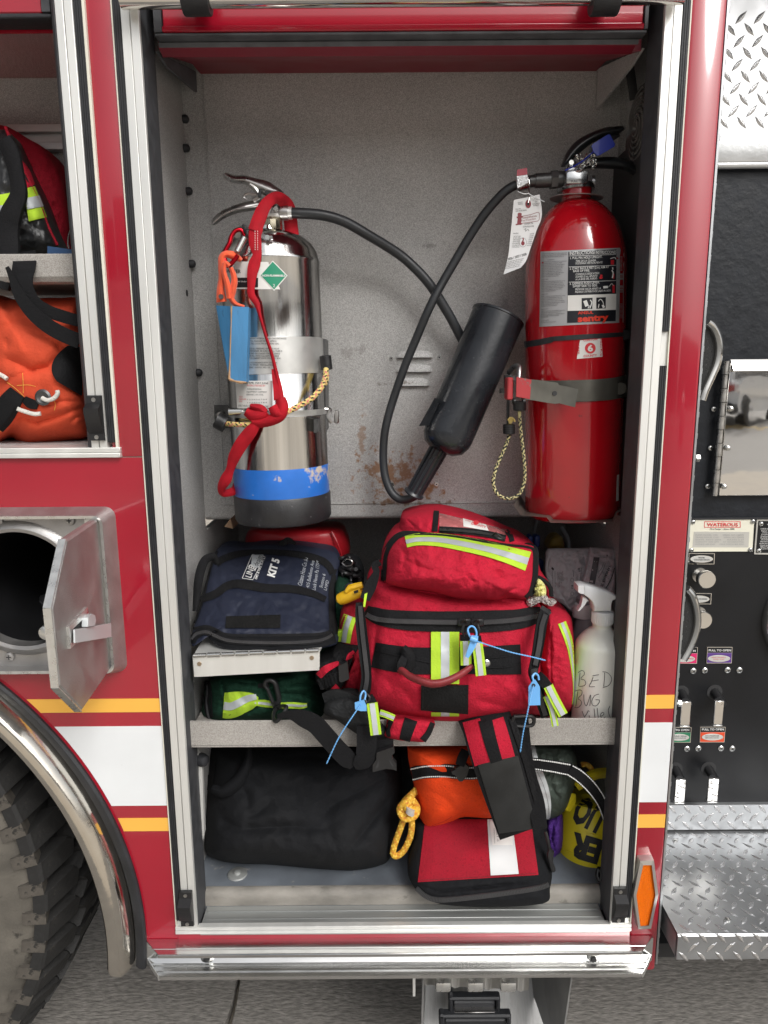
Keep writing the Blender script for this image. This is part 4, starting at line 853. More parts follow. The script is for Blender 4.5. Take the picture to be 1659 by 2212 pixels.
part('lettering', cat(text('Contents Under Pressure', 'Z5', (400, 404), (570, 406), 12, tB, .0020), text('NON-FLAMMABLE', 'Z5', (617, 365), (780, 366), 15, tB, .0026, .02), text('2', 'Z5', (693, 440), (708, 440), 22, tB, .0026)), m_ltxt, lb, smooth=False)
T1 = [('TO FULL WEIGHT INTERVALS WHEN CIRCUMSTANCES', 808), ('CHECK TOTAL CHARGED WEIGHT APPROX.', 827), ('IF PROTECTED, LOCK PIN AND WIRE SEAL', 845), ('DISCHARGE ALL PRESSURE, REMOVE VALVE', 880), ('FROM CONTAINER. BE SURE OF FILL TUBE IS', 897), ('WATER OR NO. 506 LOADED STREAM CHARGE', 915), ('ON. NEVER FILL WITH CALCIUM CHLORIDE', 932), ('TO 100 P.S.I. INSERT LOCK PIN AND SEAL', 948), ('TESTED IN ACCORDANCE WITH THE STAN', 979), ('SOCIATION TITLED, "INSTALLATION', 996), ('NGUISHERS," N.F.P.A. NO. 10', 1013)]
Wp('lettering', cat(*[text(s, 'Z5', (470, y), (470 + len(s) * 7.4, y + 1), 11, tB, .0010) for s, y in T1]), m_ktxt, smooth=False)
l2 = Wp('service_label', quad('Z5', [(430, 1103), (688, 1103), (688, 1298), (440, 1298)], tB, .0006, .0005, 8, 12), m_lab)
part('lettering', cat(text('MAR. APR. MAY JUNE', 'Z5', (470, 1125), (660, 1127), 15, tB, .0012), text('SUSQUEHANNA', 'Z5', (512, 1166), (612, 1168), 11, tB, .0012), text('EQUIPMENT COMPANY', 'Z5', (507, 1186), (650, 1188), 11, tB, .0012), text('DEWART, PA 17726', 'Z5', (505, 1206), (625, 1208), 11, tB, .0012), text('JULY AUG. SEPT. OCT. NOV. DEC.', 'Z5', (450, 1284), (665, 1292), 13, tB, .0012), text('1 2 3 4 5 6 7 8 9', 'Z5', (508, 1240), (650, 1240), 9, tB, .0012), text('1 2 3 4 5 6 7 8 9', 'Z5', (508, 1262), (650, 1262), 9, tB, .0012)), m_ktxt, l2, smooth=False)
part('lettering', cat(text('HYDROTESTED BY', 'Z5', (508, 1142), (640, 1144), 12, tB, .0012), text('TEST', 'Z5', (452, 1222), (480, 1222), 10, tB, .0012), text('PRESSURE', 'Z5', (452, 1238), (505, 1238), 10, tB, .0012), text('(PSI)', 'Z5', (452, 1254), (476, 1254), 10, tB, .0012)), m_rtxt, l2, smooth=False)
# carrying strap lug bracket on the dome, valve, levers
def hp(k, x, y, Y=.19): return P(*q(k, (x, y))[0], Y)
Wp('neck_collar', lathe([(.018, 0), (.0185, .004), (.0185, .016), (.016, .02), (.0165, .024)], hp('Z2', 148, 1530), ax, 12), M('brass_nickel_nut', (.55, .50, .38), .25, 1, var=.25, vs=60), ang=25)
Wp('collar_washer', lathe([(.015, 0), (.017, .002), (.017, .006), (.015, .007)], hp('Z2', 146, 1452), ax, 24), m_lab)
Wp('valve_body', cat(lathe([(.014, -.014), (.014, .018), (.010, .024)], hp('Z2', 128, 1410), ax, 20), cyl(hp('Z2', 128, 1412), hp('Z2', 182, 1404), .011, 16), tube([hp('Z2', 180, 1404), hp('Z2', 205, 1408)], .0135, 6), cyl(hp('Z2', 205, 1408), hp('Z2', 255, 1413), .0135, 20), cyl(hp('Z2', 165, 1392, .172), hp('Z2', 172, 1385, .15), .004, 8)), m_handle)
def lever(k, path, n_=26, th=.003, curl=-.006, Y=.165, m=None, name='lever'): return Wp(name, strap(k, [(x, y, Y, w) for x, y, w in path], 10, th, n_, 7, curl=curl), m or m_handle)
g = strap('Z1', [(1488, 1152, .165, 26), (1510, 1170, .165, 44), (1560, 1190, .165, 50), (1620, 1192, .165, 56), (1680, 1212, .165, 66), (1740, 1238, .165, 90), (1800, 1262, .165, 84), (1850, 1268, .165, 36), (1880, 1278, .165, 16)], 40, .003, 40, 9, curl=.010); Wp('squeeze_lever', g, m_handle)
g = strap('Z1', [(1410, 1488, .16, 22), (1428, 1466, .16, 40), (1470, 1430, .16, 52), (1530, 1400, .16, 54), (1600, 1378, .16, 58), (1680, 1362, .165, 62), (1760, 1345, .17, 60), (1850, 1320, .18, 40)], 40, .003, 40, 9, curl=.010); Wp('carry_handle', g, m_handle)
Wp('lever_pin', cat(cyl(hp('Z2', 112, 1277, .15), hp('Z2', 112, 1277, .18), .0035, 10), cyl(hp('Z2', 66, 1255, .158), hp('Z2', 66, 1310, .158), .0030, 8)), m_dark)
Wp('lever_link', cat(pxtube('Z2', [(0, 1225, .17), (40, 1260, .17), (60, 1300, .17), (20, 1330, .17)], .0045, 16, 8), pxtube('Z1', [(1640, 1330, .165), (1618, 1310, .165), (1640, 1285, .165), (1700, 1290, .165)], .0022, 16, 6)), m_handle)
gb = strap('Z5', [(440, 95, .135, 30), (462, 30, .128, 40), (520, 15, .122, 40), (575, 30, .116, 38), (615, 72, .108, 34), (655, 92, .104, 36), (690, 88, .103, 26)], 34, .003, 30, 5); Wp('lug_bracket', gb, m_handle)
Wp('lug_screw', disc(P(*q('Z5', (655, 88))[0], .101), .004, 1, 12, th=.002), m_screw)
hosep = [(255, 1413, .19), (330, 1415, .19), (480, 1428, .195), (620, 1468, .205), (760, 1545, .215)]
hq = q('Z2', *hosep) + q('Z6', (330, 195, .238), (460, 305, .243), (560, 415, .246), (640, 535, .25), (715, 660, .256), (780, 785, .262), (815, 850, .266))
A = cr(hq, 90); Wp('hose', tube([P(*a) for a in A], .0092, 18), m_hose)
Wp('hose_ferrule', tube([P(*A[0]), P(*A[3])], .0112, 18), m_ssband)
# wall bracket behind: right rail with clips, left plate
m_brk = M('dark_steel_bracket', (.10, .10, .10), .4, metal=.7, var=.25, vs=50)
Wp('wall_bracket', cat(prism([(P(x, y, .24).x, P(x, y, .24).z) for x, y in q('Z5', (1048, 814), (1080, 816), (1085, 1440), (1060, 1480), (1048, 1440))], .19, .26), prism([(P(x, y, .26).x, P(x, y, .26).z) for x, y in q('Z5', (1030, 1350), (1060, 1345), (1060, 1430), (1030, 1432))], .12, .26)), m_brk, smooth=False)
Wp('bracket_clip', cat(box(-.0880, -.080, .13, .15, hp('Z5', 0, 1400).z, hp('Z5', 0, 1310).z, .002), pxtube('Z5', [(1070, 1300, .15), (1100, 1310, .14), (1085, 1360, .13), (1112, 1400, .13)], .0035, 14, 7)), m_handle)
Wp('bracket_foot', prism([(P(x, y, .27).x, P(x, y, .27).z) for x, y in q('Z5', (402, 2085), (445, 2030), (460, 2100))], .2, .27), M('worn_wood_block', (.16, .10, .06), .8))
Wp('wall_plate', prism([(P(x, y, .29).x, P(x, y, .29).z) for x, y in q('Z5', (280, 1275), (362, 1275), (400, 1300), (400, 1440), (285, 1430))], .286, .30), m_brk, smooth=False)
Wp('plate_bolt', lathe([(.010, 0), (.010, .004), (.006, .010)], P(*q('Z5', (325, 1345))[0], .286), (0, -1, 0), 18), m_handle)
# ================================================================ things hung on the water extinguisher
rs = thing('webbing_strap', 'red webbing strap looped over the valve and knotted round the stainless extinguisher', 'strap', P(600, 460, .12))
hy = .085
part('strap_loop', strap('Z2', [(278, 1560, .2, 92), (272, 1500, .2, 90), (260, 1400, .19, 90), (235, 1345, .175, 86), (180, 1310, .15, 80), (130, 1330, .13, 76), (90, 1380, .12, 84), (60, 1450, .112, 92), (30, 1530, .105, 88)], 80, .0025, 44, 6, curl=.004), m_web, rs)
part('strap_tail', strap('Z5', [(575, 20, .108, 96), (565, 90, .104, 90), (570, 150, .100, 84), (580, 210, .095, 62), (560, 280, .093, 84), (545, 350, .09, 70), (540, 420, .088, 54), (540, 490, .088, 50), (580, 560, .087, 40), (600, 640, .086, 22), (640, 780, .086, 20), (680, 900, .086, 22), (715, 1040, .086, 26), (740, 1160, .084, 40), (745, 1240, .08, 60)], 60, .0025, 80, 5, curl=.003), m_web, rs)
part('strap_tail', strap('Z5', [(690, 1020, .090, 14), (700, 1080, .088, 26), (715, 1160, .084, 40), (725, 1240, .08, 52)], 40, .002, 24, 4), m_web, rs)
part('knot', cat(strap('Z5', [(500, 1318, .082, 60), (560, 1350, .076, 90), (620, 1350, .072, 80), (650, 1330, .07, 50)], 80, .007, 26, 6, curl=.008), strap('Z5', [(745, 1225, .07, 70), (760, 1290, .066, 84), (740, 1350, .066, 84), (670, 1385, .068, 80), (590, 1400, .074, 70), (540, 1390, .08, 50)], 80, .006, 34, 6, curl=.008), strap('Z5', [(690, 1280, .068, 70), (720, 1330, .062, 80), (770, 1350, .068, 50)], 70, .005, 20, 6, curl=.008), strap('Z5', [(530, 1280, .08, 30), (600, 1300, .076, 60), (640, 1330, .072, 50)], 60, .004, 20, 5, curl=.006)), m_web, rs)
part('strap_end', strap('Z5', [(585, 1400, .078, 60), (530, 1470, .08, 92), (470, 1550, .085, 96), (420, 1640, .092, 84), (390, 1730, .1, 60), (360, 1800, .105, 80), (330, 1860, .11, 60), (345, 1900, .12, 50), (420, 1880, .15, 60), (445, 1830, .17, 60)], 80, .0025, 60, 6, curl=.005), m_web, rs)
part('stitching', cat(*[strap('Z5', [(570 + d, 40 + i * 16, .0995 - .0002 * i, 3), (572 + d, 49 + i * 16, .0995 - .0002 * i, 3)], 3, .0004, 2, 2) for i in range(9) for d in (-4, 14)]), m_ltxt, rs, stuff=True)
# bungee round the tank
def cord(name, k, path, r, cols, par, n=60, pitch=.009, seg=10, fat=.6):
    """braided cord: coloured plaits as short slanted segments laid round a core"""
    A = cr([(*q(k, p)[0][:2], p[2]) for p in path], n * 2); pts = [P(*a) for a in A]
    part(name, tube(pts, r, seg), cols[0], par)
    d = [0]
    for a, b in zip(pts, pts[1:]): d.append(d[-1] + (b - a).length)
    tot = d[-1]; N = int(tot / pitch); G = [[] for _ in cols[1:]]
    for i in range(N):
        for j in range(3):
            s = (i + .35 * j) * pitch; t = min(max(s, 0), tot * .999); kk = max(0, next(x for x in range(len(d)) if d[x] > t) - 1); u = (t - d[kk]) / (d[kk + 1] - d[kk] + 1e-9); pnt = pts[kk].lerp(pts[kk + 1], u); T = (pts[kk + 1] - pts[kk]).normalized()
            V_ = (CAM - pnt).normalized(); side = T.cross(V_).normalized(); V2 = side.cross(T).normalized(); off = (-.6, 0, .6)[j]; nrm = (side * off + V2 * (1 - off * off) ** .5).normalized()
            c = pnt + nrm * r * 1.02; e = (T + side * .5 * (1 if (i + j) % 2 else -1)).normalized() * pitch * .3; f_ = T.cross(nrm).normalized() * r * fat
            G[(i + j) % len(G)].append(([tuple(c - e - f_ * .5), tuple(c - e + f_ * .5), tuple(c + e + f_ * .5), tuple(c + e - f_ * .5)], [(0, 1, 2, 3)]))
    for g, m in zip(G, cols[1:]): part('braid', cat(*g), m, par, smooth=False, stuff=True)
m_cy = M('yellow_cord', (.72, .56, .20), .8, var=.15); m_ck = M('black_cord_fleck', (.02, .02, .02), .8); m_cp = M('pink_cord_fleck', (.62, .16, .16), .8)
bg1 = thing('bungee_cord', 'yellow, pink and black bungee cord hooked round the stainless extinguisher', 'bungee cord', P(600, 900, .1))
cord('cord', 'Z5', [(345, 1405, .125), (420, 1412, .105), (500, 1414, .095), (560, 1408, .09)], .0044, [m_cy, m_cp, m_ck], bg1, 30)
cord('cord', 'Z5', [(770, 1335, .075), (830, 1305, .085), (900, 1270, .09), (970, 1225, .095), (1030, 1160, .105), (1062, 1090, .125), (1070, 1020, .14)], .0048, [m_cy, m_cp, m_ck], bg1, 50)
cord('cord', 'Z5', [(1062, 1130, .13), (1075, 1080, .135), (1072, 1020, .15)], .004, [m_cy, m_ck, m_cp], bg1, 20)
def coil(k, c0, c1, Y, r, n=5): a = P(*q(k, c0)[0], Y); b = P(*q(k, c1)[0], Y); return cat(*[lathe([(r * .5, -.0035), (r, -.002), (r, .002), (r * .5, .0035)], a.lerp(b, i / (n - 1)), (b - a), 18) for i in range(n)])
part('end_hook', cat(coil('Z5', (305, 1385), (352, 1410), .125, .015, 6), pxtube('Z5', [(320, 1370, .13), (290, 1400, .14), (278, 1415, .15), (300, 1432, .15)], .003, 14, 7)), m_black, bg1)
part('end_hook', coil('Z5', (1065, 935), (1075, 1015), .15, .0105, 7), m_black, bg1)
# carabiner with orange loop and blue wedge
m_carab = M('red_anodised_aluminium', (.45, .01, .02), .18, metal=1, var=.05)
cb = thing('carabiner', 'red carabiner clipped to the lug of the stainless extinguisher', 'carabiner', P(510, 530, .09))
part('carabiner_body', pxtube('Z5', [(500, 88, .098), (470, 38, .098), (430, 40, .096), (400, 80, .094), (385, 130, .092), (355, 190, .09), (352, 240, .088), (375, 290, .086), (420, 250, .086), (445, 215, .086)], .0038, 50, 10), m_carab, cb)
part('carabiner_gate', pxtube('Z5', [(492, 88, .092), (440, 190, .088)], .0052, 4, 10), m_screw, cb)
part('cable_tie', pxtube('Z5', [(485, 0, .1), (492, 40, .094), (510, 60, .09), (495, 95, .092)], .0022, 20, 6), m_black, cb)
m_orng = M('orange_ribbed_webbing', (.80, .10, .03), .75, var=.12, bump=.6, stretch=(1, 1, 6), bs=160, sheen=.3)
m_wedge = M('blue_painted_wood_wedge', (.045, .19, .38), .6, var=.16, vs=18, bump=.5, bs=120, stretch=(3, 3, .6), spots=((.02, .05, .08), 26, .64)); m_wood = M('bare_wood_edge', (.42, .26, .14), .8, var=.25, vs=60)
wd = thing('door_wedge', 'blue painted wooden wedge hanging from an orange webbing loop', 'wedge', P(490, 700, .08))
part('webbing_loop', cat(strap('Z5', [(330, 545, .085, 74), (322, 470, .084, 56), (328, 380, .082, 44), (330, 290, .08, 50), (335, 230, .08, 54), (365, 205, .08, 48), (420, 220, .085, 60), (470, 250, .095, 30)], 60, .0022, 50, 6, curl=.006), strap('Z5', [(395, 300, .076, 30), (420, 380, .076, 42), (410, 460, .077, 46), (400, 520, .078, 40), (430, 560, .08, 34), (490, 580, .085, 24)], 40, .0022, 36, 5, curl=.005), strap('Z5', [(385, 290, .074, 30), (355, 270, .074, 34), (345, 330, .074, 34), (370, 420, .075, 40), (385, 520, .077, 40)], 36, .0022, 34, 5, curl=.004)), m_orng, wd)
part('loop_rivet', disc(P(*q('Z5', (327, 508))[0], .082), .0042, 1, 14, th=.002), m_brk, wd)
fp = lambda *p: [P(*q('Z5', (x, y))[0], Y) for x, y, Y in p]
V = fp((290, 570, .088), (400, 575, .070), (522, 582, .082), (505, 1112, .084), (384, 1092, .074), (345, 900, .082)) + [v + Vector((0, .042, 0)) for v in fp((290, 570, .088), (400, 575, .070), (522, 582, .082), (505, 1112, .084), (384, 1092, .074), (345, 900, .082))]
part('wedge_block', (V, [(0, 1, 4, 5), (1, 2, 3, 4), (0, 6, 7, 1), (1, 7, 8, 2), (2, 8, 9, 3), (3, 9, 10, 4), (4, 10, 11, 5), (5, 11, 6, 0), (6, 11, 10, 7), (7, 10, 9, 8)]), m_wedge, wd, smooth=False)
part('worn_edge', cat(tube([v + Vector((0, -.0002, 0)) for v in fp((400, 574, .0702), (398, 700, .0712), (394, 800, .072), (390, 950, .073), (384, 1093, .074))], [.0016, .0008, .0013, .0009, .0022], 6), tube([v + Vector((0, .001, 0)) for v in fp((384, 1092, .074), (420, 1104, .0775), (460, 1114, .081), (505, 1113, .084))], [.003, .0018, .0030, .0014], 6)), m_wood, wd)
# ================================================================ red carbon dioxide extinguisher
m_redt = M('gloss_red_cylinder', (.40, .004, .010), .14, var=.1, vs=10, coat=1, rvar=.05, big=.0002, bigs=12, spots=((.10, .012, .012), 55, .66))
rb, rt = Vector((.3625, .19, 1.2325)), Vector((.345, .19, 1.810)); rx = (rt - rb).normalized(); RR = .0895
re_ = thing('carbon_dioxide_extinguisher', 'tall red carbon dioxide extinguisher with black discharge horn, strapped on the right', 'fire extinguisher', rb)
def Rp(n, g, m, par=None, **k): return part(n, g, m, par or re_, **k)
def hr(y, Y=.1): return P(1245, y, Y).z - rb.z
zs_ = hr(540) - .0
ztopr = P(1243, 428, .19).z - rb.z
pf = [(.06, 0), (.082, .004), (.0885, .012), (RR, .022), (RR, zs_ - .03)] + [(RR * math.cos(a) ** .9 if a < 1.45 else .02, zs_ - .03 + (ztopr - zs_ + .03) * math.sin(a)) for a in [math.radians(x) for x in (8, 16, 24, 32, 40, 48, 56, 64, 70, 76)]] 
pf += [(.026, ztopr), (.0255, ztopr + .018), (.0245, ztopr + .0195)]
gR = lathe(pf, rb, rx, 96); Rp('cylinder', gR, m_redt, ang=50)
RB = bvh(gR)
tp_ = rb + rx * ztopr
Rp('neck_disc', lathe([(.026, 0), (.046, -.003), (.0465, -.0018), (.026, .0012)], tp_ + rx * .002, (rx + Vector((.06, -.05, 0))).normalized(), 40), M('grey_neck_disc', (.30, .24, .24), .35, metal=.5))
stp = [('1 3 1 AL 1800 VT', (268, 1435), (630, 1400))]
Rp('stamped_mark', cat(text('CTC - 3AL 1800 V1', 'Z3', (262, 1440), (625, 1402), 22, RB, .0006)), m_redt, smooth=False)
m_vb = M('chromed_valve', (.55, .56, .57), .22, metal=1, var=.1, vs=50)
def H3(x, y, Y=.19): return P(*q('Z3', (x, y))[0], Y)
vb = Rp('valve', cat(box(H3(422, 0).x, H3(562, 0).x, .155, .225, H3(0, 1172).z, H3(0, 1090).z, .003, 2), box(H3(432, 0).x, H3(540, 0).x, .165, .215, H3(0, 1090).z, H3(0, 1055).z, .003), lathe([(.030, 0), (.027, .010)], H3(480, 1180), rx, 30), cyl(H3(560, 1130), H3(578, 1130), .012, 12)), m_vb)
Rp('valve_mark', cat(text('FULL      185', 'Z3', (440, 1130), (545, 1124), 15, .155, .0004), text('TOTAL WT. LBS', 'Z3', (440, 1158), (545, 1152), 12, .155, .0004)), m_dark, vb, smooth=False)
Rp('hose_fitting', cat(cyl(H3(425, 1108), H3(350, 1112), .0135, 20), tube([H3(352, 1112), H3(312, 1114)], .0155, 6), cyl(H3(314, 1114), H3(216, 1120), .0122, 20), cyl(H3(216, 1120), H3(180, 1124), .0105, 16)), m_brk)
m_lever = M('black_enamel_lever', (.016, .018, .02), .3, var=.15, coat=.4)
Rp('push_lever', strap('Z3', [(382, 1028, .168, 14), (410, 1000, .168, 44), (450, 945, .168, 64), (500, 895, .168, 70), (570, 850, .168, 60), (650, 818, .168, 56), (720, 806, .168, 50), (768, 790, .168, 26)], 50, .004, 44, 9, curl=.009), m_lever)
Rp('lever_web', strap('Z3', [(560, 950, .178, 30), (600, 905, .178, 60), (660, 870, .178, 50), (740, 832, .178, 22)], 50, .003, 20, 5), m_lever)
Rp('carry_handle', strap('Z3', [(520, 1030, .16, 30), (570, 1010, .16, 60), (640, 1006, .16, 70), (720, 1008, .16, 72), (780, 1018, .16, 68), (820, 1045, .165, 56), (850, 1075, .17, 36)], 60, .004, 40, 9, curl=.010), m_lever)
Rp('lever_pivot', disc(H3(440, 1008, .160), .0042, 1, 14, th=.003), m_screw)
Rp('valve_stem', cat(cyl(H3(440, 1060), H3(435, 1010), .010, 10)), m_vb)
Rp('pull_pin', cat(pxtube('Z3', [(478, 960, .155), (500, 955, .155), (490, 985, .155), (475, 970, .155), (478, 960, .155)], .0014, 20, 6), pxtube('Z3', [(540, 950, .152), (510, 1000, .152), (480, 1040, .155), (462, 1078, .158)], .002, 16, 6), pxtube('Z3', [(560, 950, .150), (545, 1000, .150), (510, 1050, .152), (470, 1060, .155)], .0016, 16, 6)), m_screw)
ch = []
for i in range(13):
    t = i / 12; x = 478 + 90 * t + 14 * math.sin(t * 9); y = 965 + 60 * math.sin(t * 3.0) ; a = H3(x, y, .150); ch.append(lathe([(.0042, -.0008), (.0050, 0), (.0042, .0008), (.0036, 0), (.0042, -.0008)], a, (math.sin(i * 1.7), -.6, math.cos(i * 1.7)), 10, cap=False))
for i in range(9):
    t = i / 8; a = H3(582 - 8 * math.sin(t * 8), 945 + 95 * t, .150); ch.append(lathe([(.0042, -.0008), (.0050, 0), (.0042, .0008), (.0036, 0), (.0042, -.0008)], a, (math.sin(i * 1.7 + 1), -.6, math.cos(i * 1.7)), 10, cap=False))
Rp('pin_chain', cat(*ch), m_screw)
bt = thing('seal_tag', 'dark blue plastic seal tag on the black lever of the red extinguisher', 'seal', H3(640, 900, .14))
m_bt = M('dark_blue_plastic', (.012, .030, .34), .35, var=.05, coat=.3)
g = [H3(x, y, .146) for x, y in ((566, 905), (575, 892), (668, 833), (680, 836), (712, 895), (706, 910), (615, 962), (600, 965), (578, 940))]
part('tag_plate', prism([(p.x, p.z) for p in g], .1445, .1465), m_bt, bt); part('tag_tie', pxtube('Z3', [(580, 938, .145), (520, 990, .148), (460, 1028, .150), (402, 1056, .152)], .0012, 16, 6), m_bt, bt)
# hose, grip, horn
hz2 = q('Z3', (200, 1122, .19), (120, 1138, .19), (60, 1165, .192), (0, 1215, .195)) + q('Q', (1044, 466, .205)) + q('Z6', (820, 125, .215), (740, 262, .218), (665, 390, .218), (600, 510, .215), (545, 625, .215), (498, 735, .22), (450, 850, .225), (400, 970, .23), (352, 1100, .235), (308, 1230, .24), (272, 1350, .243), (246, 1470, .246), (236, 1600, .248), (238, 1700, .248), (254, 1800, .245), (292, 1890, .24), (345, 1938, .235), (400, 1942, .232), (450, 1925, .228), (490, 1895, .225))
A = cr(hz2, 150); Rp('hose', tube([P(*a) for a in A], .0080, 18), m_hose)
Rp('hose_band', tube([P(*a) for a in A[2:9]], .0092, 16), m_ssband)
m_horn = M('scuffed_black_horn', (.018, .020, .024), .25, var=.25, vs=16, rvar=.12, bump=.25, bs=150, spots=((.09, .095, .10), 90, .65))
hb, ht_ = P(966, 945, .185), P(1076, 684, .225); hx_ = (ht_ - hb).normalized(); HL = (ht_ - hb).length
hn = Rp('horn', lathe([(.012, -.030), (.024, -.028), (.038, -.020), (.0455, -.006), (.0475, .006), (.0485, HL * .5), (.0498, HL - .003), (.0512, HL - .002), (.0512, HL + .001), (.048, HL + .003), (.02, HL + .0035)], hb, hx_, 64), m_horn)
Rp('horn_tab', (lambda a: grid(np.array([[a[0], a[1]], [a[3], a[2]]], float), .004))([P(*q('Z6', (x, y))[0], Y) for x, y, Y in ((600, 1225, .17), (642, 1232, .155), (560, 1418, .16), (488, 1424, .185))]), m_horn, hn, smooth=False)
ga, gb2 = P(*q('Z6', (450, 1905))[0], .215), P(*q('Z6', (652, 1545))[0], .188); gd = (gb2 - ga).normalized(); GL = (gb2 - ga).length
gp = Rp('grip', lathe([(.020, 0), (.0205, .003), (.017, .006), (.0145, .01), (.0150, GL)], ga, gd, 40), m_horn, hn)
u_ = Vector((0, 1, 0)) - gd * gd.y; u_.normalize(); s_ = gd.cross(u_)
Rp('grip_rib', cat(*[tube([ga + gd * .008 + (u_ * math.cos(t) + s_ * math.sin(t)) * .0145, ga + gd * GL * .5 + (u_ * math.cos(t) + s_ * math.sin(t)) * .0155, ga + gd * GL + (u_ * math.cos(t) + s_ * math.sin(t)) * .0165], .0028, 6) for t in [k * math.pi / 5 for k in range(10)]]), m_horn, hn)
# instruction label
m_labg = M('grey_foil_label', (.42, .42, .43), .35, metal=.25, var=.05); m_labk = M('label_black', (.012, .013, .018), .35)
il = Rp('instruction_label', quad('Z7', [(375, 188), (968, 160), (962, 690), (368, 720)], RB, .0006, .0005, 10, 18), m_labg)
part('label_block', quad('Z7', [(573, 190), (914, 172), (908, 680), (564, 693)], RB, .0011, .0004, 8, 12), m_labk, il)
part('label_field', quad('Z7', [(569, 499), (912, 487), (909, 600), (567, 608)], RB, .0016, .0004, 4, 10), m_lab, il)
LT = [('INSTRUCTIONS/', (581, 213), (762, 204), 24, 0, .012), ('INSTRUCCIONES', (764, 204), (914, 203), 22, .25, .012), ('1. PULL PIN. HOLD UPRIGHT.', (583, 243), (813, 233), 17, 0, .005), ('TIRE DE LA CLAVIJA.', (623, 263), (770, 256), 14, .25, 0), ('SOSTENGA VERTICALMENTE', (622, 279), (815, 271), 14, .25, 0), ('2. START BACK 8 FEET (2 m), AIM AT', (582, 316), (860, 305), 16, 0, .005), ('BASE OF FIRE.', (606, 334), (725, 329), 16, 0, .005), ('COMIENCE DESDE ATRÁS', (622, 357), (792, 347), 14, .25, 0), ('A 8 PIES (2 m), APUNTE', (622, 374), (780, 366), 14, .25, 0), ('A LA BASE DEL FUEGO.', (622, 392), (778, 384), 14, .25, 0), ('3. DEPRESS PUSH LEVER,', (581, 424), (794, 413), 16, 0, .005), ('SWEEP SIDE TO SIDE.', (603, 442), (780, 434), 16, 0, .005), ('PRESIONE HACIA ABAJO LA', (620, 463), (803, 454), 14, .25, 0), ('PALANCA. DISTRIBUYA DE LADO A LADO.', (620, 481), (873, 470), 14, .25, 0)]
part('lettering', cat(*[text(s, 'Z7', a, b, h, RB, .0018, bo, sh) for s, a, b, h, sh, bo in LT], *[band('Z7', [(575, y), (740, y - 5), (910, y - 11)], 2.2, RB, .0016, .0003, 12, 2) for y in (219, 296, 404)]), m_ltxt, il, smooth=False)
part('lettering', cat(text('ANSUL', 'Z7', (642, 632), (750, 628), 21, RB, .0018, .03), text('sentry', 'Z7', (640, 686), (858, 672), 44, RB, .0018, .045)), M('orange_red_print', (.72, .045, .02), .4), il, smooth=False)
par_ = ['TO BE INSTALLED, INSPECTED, MAINTAINED AND', 'TESTED IN ACCORDANCE WITH THE STANDARD FOR', 'PORTABLE FIRE EXTINGUISHERS, NFPA-10.', '', '              WARNING', 'IMPORTANT SAFETY INFORMATION TO LESSEN RISK', 'OF PERSONAL INJURY: CONTENTS UNDER', 'PRESSURE DO NOT PUNCTURE OR INCINERATE', 'CYLINDER. DO NOT USE EXTINGUISHER IF', 'DAMAGED OR CORRODED. STAND BACK AND', 'EXTEND TO A SAFE DISTANCE. DO NOT', 'EXPOSE TO TEMPERATURES ABOVE 120 F', 'ONLY AS A FIRE EXTINGUISHER KEEP AWAY', 'FROM CHILDREN REFER TO MSDS FOR', 'ADDITIONAL AGENT INFORMATION', '', 'AFTER USING', 'RECHARGE EXTINGUISHER IMMEDIATELY AFTER', 'ANY USE PARTIAL DISCHARGE MAY CAUSE', 'EXTINGUISHER TO LEAK. PRESS OPERATING', 'LEVER TO RELEASE ALL REMAINING PRESSURE', 'AUTHORIZED DISTRIBUTOR IN ACCORDANCE', 'INSTRUCTION MANUAL FILL ONLY WITH', '15 LB OF CARBON DIOXIDE', '', 'INSPECTION', 'INSPECT MONTHLY OR MORE FREQUENTLY WHEN', 'CIRCUMSTANCES REQUIRE BE SURE HOSE', 'NOZZLE IS UNOBSTRUCTED PULL PIN AND', 'SEALS ARE INTACT CHECK UNIT FOR DAMAGE', 'EVERY SIX MONTHS AND RECHARGE IF WEIGHT', 'LOSS IS IN EXCESS OF 1.5 LB', 'STAMPED ON THE VALVE BODY', '', 'MAINTENANCE', 'MAINTENANCE SHALL BE PERFORMED ANNUALLY', 'OR EARLIER WHEN INDICATED BY AN', 'INSPECTION DISCREPANCY. REPAIRS SHOULD', 'BE PERFORMED BY AN AUTHORIZED', 'DISTRIBUTOR', '', 'INCORPORATED', 'MARINETTE, WI 54143-2542']
g = []
for i, s in enumerate(par_):
    if s.strip(): y = 207 + i * 11.6; g.append(text(s, 'Z7', (384 - i * .1, y + 1), (384 + min(len(s) * 4.25, 178), y - 6), 7.2, RB, .0012))
part('lettering', cat(*g), M('dark_grey_print', (.10, .10, .10), .5), il, smooth=False)
pic = lambda *pg: cat(*[grid(drape(np.array([[q('Z7', a)[0], q('Z7', b)[0]], [q('Z7', d)[0], q('Z7', c)[0]]]), RB, .0021), .0003) for a, b, c, d in pg])
part('pictogram', pic(((667, 518), (744, 515), (742, 594), (667, 597)), ((771, 514), (838, 511), (837, 590), (771, 593))), m_labk, il)
part('pictogram', cat(*[band('Z7', l, w, RB, .0026, .0003, 10, 2) for l, w in (([(690, 535), (705, 575)], 26), ([(725, 590), (738, 550), (728, 530)], 7), ([(712, 590), (722, 570)], 6), ([(785, 540), (800, 525), (815, 540), (822, 560)], 5), ([(815, 565), (825, 585)], 16), ([(790, 560), (785, 585)], 6), ([(880, 320), (890, 340), (884, 375)], 8), ([(886, 300), (888, 316)], 7), ([(820, 441), (852, 438)], 16), ([(858, 438), (880, 415), (892, 430)], 3), ([(870, 238), (900, 230), (910, 242)], 5))]), m_ltxt, il)
